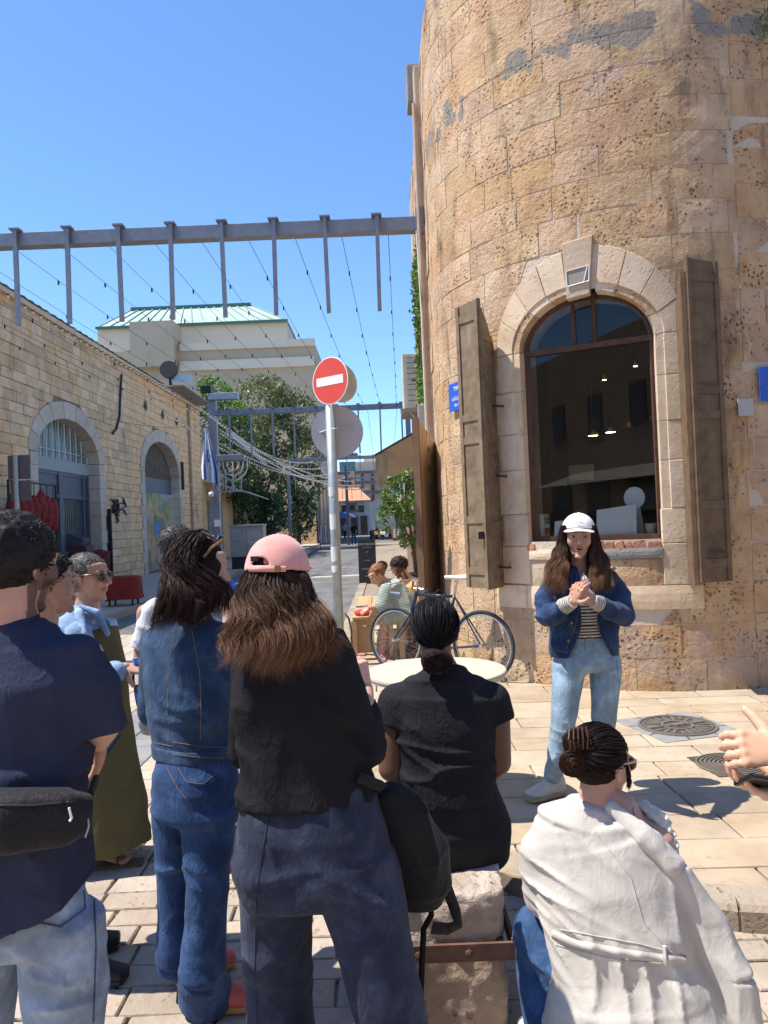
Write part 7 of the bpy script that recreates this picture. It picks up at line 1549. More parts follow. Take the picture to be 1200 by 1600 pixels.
# ------------------------------------------------------------------ 3. woman with cropped grey hair, pale denim jacket, olive dress
def olive():
    g = Fig(3.9, 'woman with cropped grey hair and sunglasses in pale denim jacket and long olive dress'); e = g.root(150); q = g.q
    h = Head(q(139, 904, .0), (.93, -.22, .02), (0, 0, 1), 1.03, (.47, .27, .19), nose=1.05); rt = unit(A(.72, .70, 0))
    sh_r, sh_l = q(122, 992, -.15), q(128, 985, .17); el_r = q(146, 1068, -.20); wr_r = q(196, 1043, -.12)
    hd = hand_sdf(wr_r, A(1, .1, -.12), A(-.1, -.5, .9), 1, (.9, .95, 1.0, 1.05), .03, (.4, .8, .4), .95)
    b = union(.02, neck_sdf(h, q(138, 965), .055), limb([sh_l, q(136, 1000), sh_r], [.04, .05, .04]), limb([q(136, 1000), q(165, 1200), q(180, 1300)], [.05, .06, .05]), limb([sh_r, el_r, wr_r], [.045, .04, .026]), limb([sh_l, q(130, 1070, .15), q(160, 1060, .1)], [.045, .04, .03]), limb([A(*q(180, 1300)[:2], .35), A(*G(172, 1345)[:2], .06)], [.05, .036]), loft([(G(166, 1346) + A(0, 0, .03), .032, .02), (G(192, 1352) + A(.02, 0, .022), .036, .014)], 2.2))
    shape('body', [(h.sdf(), .0045), (b, .008), (hd, .004)], M_SKIN, e, skin_paint(h)); h.eyes(e); h.glasses(e, z=.012)
    f, _ = hair_cap(h, .007, .060, -.065, .0, noise_=.003, freq=70, tone=(.09, .085, .085), parent=e); tufts(h, f, 2600, .008, e, (.07, .065, .065), (.17, .165, .165), 12, .0012)
    D = loft([(q(142, 968), .06, .055, rt), (q(142, 985), .14, .09, rt), (q(146, 1040), .165, .12, rt), (q(152, 1110), .165, .125, rt), (q(160, 1200), .19, .15, rt), (q(166, 1320), .225, .18, rt)], 2.1, False, True)
    D = disp(D, folds([(q(168, 1240, -.1), (.3, .3, .35), (1, .3, .05), .085, .013)], .003, (7, 7, 2), 5)); M_OL = cloth('olive_cotton', (.115, .098, .045), .12); shape('dress', [(D, V2)], M_OL, e)
    M_PD = denim('pale_denim', (.24, .36, .54), .5)
    jk = loft([(q(132, 958), .085, .075, rt), (q(130, 978), .17, .105, rt), (q(134, 1040), .192, .14, rt), (q(140, 1110, .02), .188, .145, rt)], 2.3, False, True); jsl = [limb([sh_r, el_r, q(181, 1050, -.16)], [.062, .062, .052]), limb([sh_l, q(130, 1075, .15), q(158, 1065, .1)], [.062, .058, .05])]
    # open front: a wedge is left free along the chest
    fv = unit(A(.85, -.52, 0)); pv = np.cross(fv, A(0, 0, 1)); o0 = q(150, 1000)
    def front(X):
        L = X - o0; return np.maximum(np.abs(L @ pv + .01) - .032 - .07 * np.clip(-L[:, 2], 0, .5), -(L @ fv) - .005)
    jk = union(.02, cut(jk, front, .006), *jsl); jk = disp(jk, folds([(q(165, 1040, -.1), .12, (.5, .2, .8), .055, .008), (q(105, 1010, -.05), .14, (.8, 0, .6), .07, .007)], .003, (8, 8, 8), 6)); shape('jacket', [(jk, V1)], M_PD, e)
    for s in (-1, 1):
        c = [q(122 + 4 * s, 948, -.06 - .02 * s), q(138 + 14 * s, 958, -.10 + .02 * s), q(150 + 18 * s, 990, -.13 + .06 * s)]; shape('collar', [(limb(c, [.012, .022, .014]), .006)], M_PD, e)
    MB().lathe([(.007, 0), (.006, .003), (.001, .004)], march(jk, 147, 970, 3.4, 4.1) if march(jk, 147, 970, 3.4, 4.1) is not None else q(147, 970, -.15), 10, Matrix.Rotation(R(90), 3, 'X')).build('button', M_CHR, e)
    shape('watch_strap', [(ell(wr_r + A(-.015, 0, 0), (.012, .032, .026)), .004)], M_BLACK, e)
    sn = sub('sandal', G(172, 1350), e); MB().box(G(180, 1352) + A(.015, .0, .006), (.25, .085, .012), Matrix.Rotation(.1, 3, 'Z')).build('sole', M_SHELF, sn); MB().tube([G(184, 1356) + A(0, 0, .01), G(184, 1352) + A(0, 0, .045), G(184, 1343) + A(0, 0, .01)], .008, 6).build('strap', M_SHELF, sn)
    # water bottle held by the neck
    bt = empty('water_bottle', q(214, 1040, -.10), 'clear plastic water bottle with blue label held by the olive-dress woman', 'bottle'); M_PL = glass_mat('clear_plastic', (.92, .96, 1), .92, .05)
    a, b2 = Vector(q(212, 1032, -.11)), Vector(q(225, 1106, -.11)); d = (b2 - a).normalized(); Mr = d.to_track_quat('Z', 'Y').to_matrix(); Lb = (b2 - a).length
    MB().lathe([(.012, 0), (.013, .03), (.030, .075), (.033, .10), (.031, .13), (.033, Lb - .02), (.028, Lb), (.001, Lb - .006)], a, 20, Mr).build('shell', M_PL, bt, True); MB().lathe([(.0145, -.012), (.0145, .018), (.001, -.013)], a, 14, Mr).build('cap', mat('blue_cap', [(.12, .30, .65)], .4), bt); MB().lathe([(.0338, Lb * .60), (.0338, Lb * .82)], a, 20, Mr).build('label', mat('blue_label', [(.02, .16, .55), (.03, .2, .62)], .4, 20), bt, True); MB().lathe([(.030, .12), (.0315, .16), (.0315, Lb - .02), (.026, Lb - .008), (.001, Lb - .008)], a, 18, Mr).build('water', glass_mat('water', (.8, .88, .92), .9), bt, True)
olive()
# ------------------------------------------------------------------ 4. person in a white T-shirt
def white_tee():
    g = Fig(4.2, 'person in white T-shirt with short greying hair, mostly hidden by the dark denim jacket'); e = g.root(280); q = g.q
    h = Head(q(281, 857), (.8, .6, -.05), (0, 0, 1), 1.0, (.40, .25, .17)); rt = unit(A(.75, -.66, 0)); sh_l, el_l, wr_l = q(228, 958, .06), q(220, 1030, .06), q(232, 1075, -.05)
    hd = hand_sdf(wr_l, A(.2, -.2, -1), A(-1, 0, 0), -1, .9, .02, (.6, .6, .3), .95)
    shape('body', [(h.sdf(), .005), (union(.02, neck_sdf(h, q(277, 925)), limb([sh_l, q(277, 955), q(330, 960)], [.045, .05, .045]), limb([sh_l, el_l, wr_l], [.046, .041, .028]), limb([q(330, 960), q(340, 1050), q(330, 1100)], [.045, .04, .03])), .009), (hd, .005)], M_SKIN, e, skin_paint(h)); h.eyes(e)
    f, _ = hair_cap(h, .007, .060, -.06, .0, noise_=.003, freq=70, tone=(.05, .047, .046), parent=e); tufts(h, f, 1500, .009, e, (.04, .04, .04), (.11, .105, .10), 17, .0014)
    t = union(.03, loft([(q(276, 920), .07, .065, rt), (q(277, 940), .17, .09, rt), (q(277, 980), .185, .115, rt), (q(278, 1060), .175, .12, rt), (q(278, 1140), .18, .12, rt)], 2.3, False, True), limb([q(240, 955, .04), q(222, 1012, .06)], [.062, .066], flat1=True), limb([q(325, 955), q(335, 1010)], [.062, .066], flat1=True))
    shape('t_shirt', [(disp(t, folds([(q(225, 985), .12, (.6, 0, .8), .06, .006)], .003, (8, 8, 6), 9)), V2)], cloth('white_cotton', (.66, .67, .70), .05), e)
    p = lambda px, z, dy=0: A(P(px, 900, g.y)[0], g.y + dy, z); j = union(.03, loft([(q(278, 1120), .165, .11, rt), (p(285, .80), .175, .12, rt)]), limb([p(270, .82), p(275, .45), p(285, .08)], [.09, .07, .055]), limb([p(310, .82), p(312, .45), p(315, .08)], [.09, .07, .055])); shape('trousers', [(j, .012)], cloth('dark_grey_trousers', (.05, .05, .055)), e)
    for px in (285, 315): shoe(p(px, 0), (.6, .8, 0), M_DKG, M_WHITE, e)
    b0 = q(231, 1095, -.06); o = shape('plastic_bag', [(disp(loft([(b0 + A(0, 0, .05), .012, .012), (b0 - A(0, 0, .02), .035, .03), (b0 - A(.0, 0, .12), .06, .05), (b0 - A(0, 0, .17), .05, .04)]), folds([], .010, (16, 16, 9), 3)), .007)], mat('white_plastic_film', [(.66, .67, .68)], .4), None); tag(o, 'small white plastic bag hanging beside the dark denim jacket', 'bag')
white_tee()
# ------------------------------------------------------------------ 5. woman in dark denim jacket and jeans
def denim_woman():
    g = Fig(2.68, 'woman with long dark hair in dark denim jacket, blue jeans and pink shoes'); e = g.root(305); q = g.q
    h = Head(q(312, 893, .02), (.80, .58, -.10), (0, 0, 1), 1.0, (.50, .31, .22)); rt = unit(A(.80, -.55, 0))
    sh_r, el_r, wr_r = q(344, 1000, -.02), q(333, 1098, -.04), q(358, 960, .17); sh_l, el_l, wr_l = q(247, 1005, .10), q(240, 1110, .16), q(300, 1120, .30)
    hd = hand_sdf(wr_r + A(.0, .0, .0), A(.25, .25, 1), A(-.2, -1, .1), 1, (.9, .95, 1.0, 1.05), .02, (.9, .8, .3), .95)
    shape('body', [(h.sdf(), .0045), (union(.02, neck_sdf(h, q(298, 978)), limb([sh_l, q(297, 1010, .02), sh_r], [.045, .05, .045]), limb([sh_r, el_r, wr_r], [.045, .04, .027]), limb([sh_l, el_l, wr_l], [.045, .04, .027])), .008), (hd, .004)], M_SKIN, e, skin_paint(h)); h.eyes(e)
    M_DJ = denim('dark_denim_jacket', (.028, .062, .125), .45); M_DJN = denim('blue_jeans', (.022, .060, .160), .5)
    T = loft([(q(298, 962, .02), .075, .065, rt), (q(296, 982, .02), .145, .095, rt), (q(294, 1010, .02), .175, .115, rt), (q(294, 1070, .02), .172, .125, rt), (q(300, 1130, .02), .158, .12, rt), (q(303, 1162, .02), .150, .115, rt), (q(304, 1182, .02), .148, .113, rt)], 2.4, False, True)
    S = limb([sh_r + A(-.02, 0, 0), q(342, 1050, -.04), el_r, q(350, 1040, .06), wr_r - A(0, 0, .03)], [.066, .064, .060, .052, .044]); S2 = limb([sh_l, el_l, wr_l], [.064, .058, .045])
    jk = union(.022, T, S, S2); jk = disp(jk, folds([(el_r, (.09, .1, .09), (.4, .2, 1), .045, .009), (q(290, 1110, -.1), (.18, .2, .10), (.5, 0, 1), .065, .008), (q(250, 1040, 0), (.08, .2, .14), (1, 0, .3), .06, .008), (q(318, 1010, -.1), (.06, .2, .08), (1, 0, -.4), .05, .006)], .003, (8, 8, 6), 11))
    shape('jacket', [(jk, .007)], M_DJ, e)
    wb = loft([(q(303, 1158, .02), .158, .122, rt), (q(304, 1180, .02), .156, .120, rt)], 2.4, True, True); shape('waistband', [(wb, .006)], M_DJ, e)
    for pts in ([(262, 965), (296, 985), (330, 955)], [(272, 985), (264, 1040), (262, 1110), (266, 1158)], [(300, 985), (312, 1050), (314, 1100), (313, 1158)], [(238, 1160), (270, 1166)]): seam('stitching', jk, pts, 2.2, 3.0, .0008, M_STITCH, e, .001)
    for pts in ([(272, 1160), (320, 1167), (356, 1168)], [(272, 1179), (320, 1184), (356, 1184)]): seam('stitching', union(.004, jk, wb), pts, 2.2, 3.0, .0008, M_STITCH, e, .001)
    p_ = march(wb, 277, 1169, 2.2, 3.0)
    if p_ is not None: MB().lathe([(.010, 0), (.009, .004), (.001, .006)], p_, 12, Matrix.Rotation(R(90), 3, 'X')).build('button', M_BRASS, e)
    shape('collar', [(limb([q(262, 958, .05), q(290, 972, -.05), q(325, 950, -.02)], [.022, .026, .022]), .006)], M_DJ, e)
    gA, gB = G(272, 1545), G(292, 1588); ankA = gA + A(.05, .05, .09); ankB = gB + A(.06, .03, .09)
    J = union(.022, loft([(q(306, 1165, .02), .135, .105, rt), (q(305, 1215, .0), .162, .125, rt), (q(304, 1262, .0), .160, .128, rt)], 2.3), loft([(q(277, 1262, .06), .088, .092, rt), (q(275, 1340, .06), .070, .075, rt), (q(274, 1430, .06), .060, .062, rt), (q(272, 1500, .06), .064, .064, rt), (A(*ankA[:2], .06), .068, .07, rt)], 2.1), loft([(q(326, 1262, -.04), .092, .098, rt), (q(325, 1340, -.05), .076, .080, rt), (q(322, 1430, -.05), .070, .068, rt), (q(316, 1520, -.05), .082, .078, rt), (A(*ankB[:2], .05), .098, .092, rt)], 2.1))
    J = disp(J, folds([(q(300, 1270, -.1), (.2, .2, .06), (.2, 0, 1), .05, .006), (q(320, 1350, -.1), (.1, .2, .10), (.5, 0, 1), .055, .009), (q(275, 1370, 0), (.08, .2, .12), (-.4, 0, 1), .06, .008), (q(318, 1540, -.1), (.1, .2, .08), (.4, 0, 1), .05, .005)], .0025, (9, 9, 5), 12)); shape('jeans', [(J, .007)], M_DJN, e)
    for pts in ([(278, 1200), (292, 1222), (318, 1225), (340, 1206), (342, 1176)], [(262, 1175), (263, 1205), (278, 1232), (300, 1260)]): seam('stitching', J, pts, 2.2, 3.1, .0008, M_STITCH, e, .001)
    M_PK = mat('pink_suede', [(.52, .11, .10), (.60, .15, .13)], .85, 30, .2, 200, sheen=.3); M_GUM = mat('gum_sole', [(.48, .26, .11)], .7)
    shoe(ankA, (.80, .60, 0), M_PK, M_GUM, e, .26); shoe(ankB, (1, .02, 0), M_PK, M_GUM, e, .27)
    # hair
    sc_ = []; dk, lt = (.016, .009, .008), (.045, .020, .016)
    base = union(.03, ell(h.w(0, -.018, .033), (.085, .101, .092), h.M), loft([(h.w(-.0, -.075, .02), .075, .025, rt), (q(300, 930, -.085), .088, .022, rt), (q(285, 965, -.085), .070, .018, rt)], 2.2), loft([(h.w(.070, .01, .03), .02, .035), (h.w(.076, .0, -.05), .018, .035)]))
    fw = lambda X: np.where(h.loc(X)[:, 1] > .045, .02 - np.abs(h.loc(X)[:, 1] - .045) * .0 + .01, -1.0)
    base = cut(base, ell(h.w(0, .11, -.05), (.075, .075, .095), h.M), .01); shape('hair', [(disp(base, lambda X: .003 * vnoise(X * A(60, 60, 12))), .007)], M_HAIRB, e, lambda V: np.asarray(dk)[None] * (1 + .3 * vnoise(V * 90))[:, None])
    gd = []; rg = np.random.default_rng(5)
    for i in range(26):
        t = i / 25; a = h.w(.08 * math.sin((t - .5) * 2.6), -.03 - .03 * math.cos((t - .5) * 3), .128 - .02 * abs(t - .5)); b = h.w(.100 * math.sin((t - .5) * 2.9), -.075 - .05 * math.cos((t - .5) * 3), .03)
        ex_ = 238 + 120 * t ** 1.1; c = q(ex_ + 8 + 10 * (1 - t), 925, -.125 + .02 * t); d = q(ex_, 962 + 12 * (1 - abs(t - .3)), -.125 + .02 * t); f_ = q(ex_ - 8 + 4 * t, 992 - 24 * t, -.11)
        gd.append(([h.w(.0, .01, .135), a, b, c, d, f_], .007, .013, 1))
    strands('hair_strands', gd, 9000, M_HAIR, e, .0008, 18, .0050, .12, dk, lt, .25, 6, 600)
    for s_ in (-1, 1): MB().tube([h.w(.078 * s_, .035, .085), h.w(.07 * s_, -.0, .125), h.w(.05 * s_, -.02, .137)], .0055, 6).build('hair_clip', M_TORT, e)
    sg = sub('sunglasses', h.w(0, .03, .13), e)
    for s_ in (-1, 1): shape('lens', [(ell(h.w(.038 * s_, .052, .118), (.028, .006, .02), h.M), .003)], M_LENS, sg); MB().tube([h.w(.068 * s_, .05, .115), h.w(.092 * s_, .0, .085), h.w(.095 * s_, -.03, .05)], .0045, 6).build('temple', mat('honey_acetate', [(.35, .20, .06), (.12, .06, .02)], .3, 60), sg)
    bt = empty('blue_bottle', q(372, 915, .2), 'translucent blue bottle raised by the woman in dark denim', 'bottle'); c = Vector(q(371, 945, .17)); M_BB = mat('blue_plastic', [(.02, .10, .55), (.03, .14, .62)], .2, spec=.6)
    _n = M_BB.node_tree.nodes['Principled BSDF']; _n.inputs['Transmission Weight'].default_value = .5
    MB().lathe([(.030, -.02), (.034, .0), (.034, .05), (.030, .065), (.014, .09), (.013, .105), (.001, .106)], c, 18, Matrix.Rotation(-.35, 3, 'Y')).build('shell', M_BB, bt, True); MB().lathe([(.016, .10), (.016, .125), (.001, .126)], c, 14, Matrix.Rotation(-.35, 3, 'Y')).build('cap', mat('deep_blue_cap', [(.01, .05, .4)], .4), bt)
denim_woman()
# ------------------------------------------------------------------ 6. woman in the pink cap
def pink_cap():
    g = Fig(2.15, 'woman in pink cap with long wavy brown hair, black top and wide dark trousers'); e = g.root(470); q = g.q
    h = Head(q(436, 908, .02), (.18, .98, -.05), (.03, 0, 1), .96, (.58, .35, .27)); rt = unit(A(.97, -.10, 0))
    sh_r, el_r, wr_r = q(522, 1030, .0), q(567, 1165, .0), q(570, 1078, .24); sh_l, el_l, wr_l = q(396, 1032, .04), q(388, 1170, .12), q(430, 1170, .32)
    hd = hand_sdf(wr_r, A(-.22, -.05, 1), A(.75, -.66, .1), -1, (.8, 1.0, 1.1, 1.2), .03, (1.25, .5, .2), .95)
    shape('body', [(h.sdf(), .0045), (union(.02, neck_sdf(h, q(448, 1000, .02)), limb([sh_l, q(452, 1040, .02), sh_r], [.045, .05, .045]), limb([sh_r, el_r, wr_r], [.045, .04, .027]), limb([sh_l, el_l, wr_l], [.045, .04, .027])), .008), (hd, .0035)], M_SKIN, e, skin_paint(h)); h.eyes(e)
    M_BT = cloth('black_knit', (.017, .016, .019), .15)
    T = loft([(q(452, 978, .02), .075, .065, rt), (q(456, 1002, .02), .150, .09, rt), (q(460, 1035, .01), .168, .112, rt), (q(462, 1100, .0), .176, .125, rt), (q(470, 1170, .0), .182, .125, rt), (q(478, 1225, .0), .196, .135, rt), (q(480, 1246, .0), .198, .138, rt)], 2.4, False, True)
    S = limb([sh_r + A(-.01, 0, 0), q(546, 1095, -.01), el_r, q(574, 1125, .14), wr_r - A(0, .03, .05)], [.062, .060, .058, .048, .040]); S2 = limb([sh_l, el_l, wr_l], [.062, .058, .045])
    t = disp(union(.022, T, S, S2), folds([(el_r, (.09, .12, .10), (.3, .3, 1), .045, .009), (q(440, 1210, -.1), (.28, .2, .06), (.35, 0, 1), .055, .009), (q(540, 1180, -.1), (.09, .2, .18), (1, 0, .35), .06, .009), (q(390, 1150, -.1), (.07, .2, .2), (1, 0, .2), .06, .009)], .003, (8, 8, 6), 15)); shape('top', [(t, .007)], M_BT, e)
    M_WT = denim('dark_indigo_trousers', (.024, .033, .066), .25); gp = lambda px, dy, z: A(P(px, 1500, g.y + dy)[0], g.y + dy, z)
    J = union(.022, loft([(q(480, 1215, .0), .178, .122, rt), (q(487, 1290, .0), .212, .148, rt), (q(493, 1350, .0), .218, .15, rt), (q(495, 1380, .0), .205, .14, rt)], 2.3), loft([(q(435, 1350, .03), .112, .12, rt), (q(432, 1450, .05), .100, .11, rt), (q(437, 1560, .06), .094, .10, rt), (gp(437, .06, .04), .10, .10, rt)], 2.2), loft([(q(552, 1350, -.02), .118, .125, rt), (q(580, 1450, -.05), .104, .115, rt), (q(609, 1570, -.06), .096, .105, rt), (gp(625, -.08, .04), .10, .10, rt)], 2.2))
    J = disp(J, folds([(q(480, 1370, -.1), (.25, .2, .06), (.15, 0, 1), .07, .009), (q(430, 1460, -.1), (.12, .2, .12), (-.5, 0, 1), .075, .012), (q(420, 1300, -.1), (.08, .2, .10), (.8, 0, .5), .08, .008), (q(590, 1460, -.1), (.14, .2, .16), (.7, 0, .7), .09, .009), (q(440, 1570, -.1), (.12, .2, .08), (.3, 0, 1), .06, .008)], .003, (8, 8, 5), 16)); shape('trousers', [(J, V1)], M_WT, e)
    seam('side_seam', J, [(420, 1270), (400, 1400), (398, 1520), (402, 1598)], 1.7, 2.5, .002, M_WT, e, .001)
    for px, dy in ((437, .06), (625, -.08)): shoe(gp(px, dy, 0), (.1, 1, 0), M_BLACK, M_WHITE, e)
    # cap
    cp = sub('cap', h.w(0, 0, .06), e); M_PK = mat('washed_pink_cotton', [(.60, .27, .24), (.70, .36, .32)], .9, 14, .3, 400, sheen=.3, stain=[((.78, .50, .46), 16, .60, .5, (1, 1, 1))], dist=.001)
    C = ell(h.w(0, -.015, .028), (.090, .106, .106), h.M); C = keep(C, h.w(0, -.02, .030), h.M @ A(0, -.05, -1))
    hole = ell(h.w(-.018, -.125, .040), (.030, .06, .030), h.M); hole = keep(hole, h.w(0, -.1, .052 - .004), h.M @ A(0, 0, -1))
    C2 = cut(disp(C, lambda X: .0015 * vnoise(X * 30)), ell(h.w(0, -.012, .025), (.0835, .0995, .098), h.M), .002); C2 = cut(C2, hole, .003); shape('crown', [(C2, .0042)], M_PK, cp)
    st = [h.w(.0905 * math.sin(a), -.015 - .1075 * math.cos(a), .040) for a in np.linspace(-.62, .62, 15)]
    v = []; f = []
    for k, p in enumerate(st): d = unit(p - h.w(0, -.015, .040)); v += [p + d * .0015 - h.M[:, 2] * .010, p + d * .0015 + h.M[:, 2] * .006, p + d * .004 + h.M[:, 2] * .006, p + d * .004 - h.M[:, 2] * .010]
    for k in range(14):
        for j in range(4): f.append((4 * k + j, 4 * k + (j + 1) % 4, 4 * k + 4 + (j + 1) % 4, 4 * k + 4 + j))
    mesh('strap', v, f, M_PK, cp, True); p = march(C, 462, 884, 1.6, 2.3); p = h.w(.034, -.119, .038); MB().box(p, (.018, .006, .018), Matrix(h.M.tolist()), .002).build('buckle', M_BRASS, cp)
    MB().box(h.w(-.035, -.112, .066), (.022, .008, .014), Matrix(h.M.tolist()), .002).build('snap_tab', M_BLACK, cp); MB().lathe([(.008, 0), (.006, .004), (.001, .006)], h.w(0, -.012, .134), 12).build('button', M_PK, cp)
    cap_seams(h, (0, -.015, .028), (.090, .106, .106), .22, mat('pink_seam', [(.46, .20, .18)], .9), cp, (3,))
    br = keep(loft([(h.w(0, .06, .042), .080, .006, h.M[:, 0]), (h.w(0, .12, .036), .070, .005, h.M[:, 0]), (h.w(0, .155, .026), .035, .004, h.M[:, 0])], 2.2), h.w(0, 0, 2), (0, 0, 1)); shape('peak', [(br, .0045)], M_PK, cp)
    # hair: wavy, clumped, lighter tips
    dk, lt = (.038, .021, .014), (.19, .10, .056)
    base = union(.03, ell(h.w(0, -.020, .02), (.076, .090, .083), h.M), loft([(q(436, 905, -.05), .075, .03, rt), (q(438, 950, -.075), .085, .028, rt), (q(442, 1000, -.10), .105, .024, rt), (q(442, 1018, -.10), .10, .015, rt)], 2.3)); shape('hair', [(disp(base, lambda X: .005 * vnoise(X * A(45, 45, 14))), .007)], M_HAIRB, e, lambda V: (np.asarray(dk) * 1.0)[None] * (1 + .4 * vnoise(V * 80))[:, None])
    gd = []
    for i in range(34):
        t = i / 33; an = (t - .5) * 2.9; a = h.w(.082 * math.sin(an), -.012 - .096 * math.cos(an), .020); b = h.w(.100 * math.sin(an), -.016 - .126 * math.cos(an), -.03)
        ex_ = 346 + 186 * t; kk = math.sin(t * math.pi); w_ = 380 + 108 * t; dz = .05 * abs(t - .5) * 2; c = q(ex_ * .40 + .60 * w_, 965, -.135 + dz); d = q(ex_ * .75 + .25 * w_, 1008, -.146 + dz); f_ = q(ex_ - 6 * (1 - t), 1034 + 16 * kk + 15 * math.sin(i * 2.1) - 12 * t, -.138 + dz)
        gd.append(([a, b, c, d, f_], .008, .017, 1))
    strands('hair_strands', gd, 15000, M_HAIR, e, .00065, 26, .0165, .12, dk, lt, .40, 9, 420, .9, coh=.22)
    strands('flyaway_hair', gd, 500, M_HAIR, e, .0004, 18, .018, .11, lt, (.20, .11, .06), .2, 19)
    # sunglasses held up in the right hand
    sg = empty('held_glasses', q(548, 1000, .30), 'thin dark glasses held up in the hand of the pink-cap woman', 'glasses'); MB().tube([q(538, 958, .30), q(545, 966, .30), q(549, 985, .30), q(550, 1020, .29), q(554, 1040, .28)], .0035, 6).build('temple', M_TORT, sg, True)
    MB().tube([q(556 + 9 * math.cos(t), 1040 + 9 * math.sin(t), .31) for t in np.linspace(0, 6.28, 16)], .003, 5).build('rim', M_TORT, sg)
    # black bag at her hip
    bg = empty('black_bag', q(640, 1320, .05), 'slouchy black bag with hanging straps between the pink-cap woman and the stone block', 'bag'); M_BG = cloth('black_canvas', (.012, .012, .013), .2, .7, .1)
    B = disp(loft([(q(600, 1236, .0), .045, .035), (q(622, 1275, .02), .085, .06, A(.85, 0, -.5)), (q(640, 1330, .05), .115, .075, A(.85, 0, -.5)), (q(652, 1385, .06), .10, .07, A(.85, 0, -.5)), (q(655, 1410, .06), .07, .05, A(.85, 0, -.5))], 2.4), folds([(q(640, 1320, 0), .25, (1, 0, .45), .075, .012)], .004, (9, 9, 9), 5)); shape('bag_body', [(B, .008)], M_BG, bg)
    def strap(pts, w): 
        v = []; f = []; pts = [np.array(p) for p in pts]
        for i, p in enumerate(pts): t_ = unit(pts[min(i + 1, len(pts) - 1)] - pts[max(i - 1, 0)]); s_ = unit(np.cross(t_, A(.25, -1, .1))); v += [p - s_ * w, p + s_ * w, p + s_ * w + A(0, .004, 0), p - s_ * w + A(0, .004, 0)]
        for i in range(len(pts) - 1):
            for j in range(4): f.append((4 * i + j, 4 * i + (j + 1) % 4, 4 * i + 4 + (j + 1) % 4, 4 * i + 4 + j))
        return mesh('strap', v, f, M_BG, bg, True)
    strap([q(668, 1330, .0), q(692, 1370, .03), q(712, 1425, .10), q(716, 1445, .10), q(700, 1452, .08), q(675, 1450, .05)], .016); strap([q(672, 1390, .10), q(674, 1430, .10), q(662, 1452, .06), q(655, 1600, .0)], .009); strap([q(600, 1236, -.02), q(594, 1228, -.06), q(560, 1215, -.1)], .014)
pink_cap()
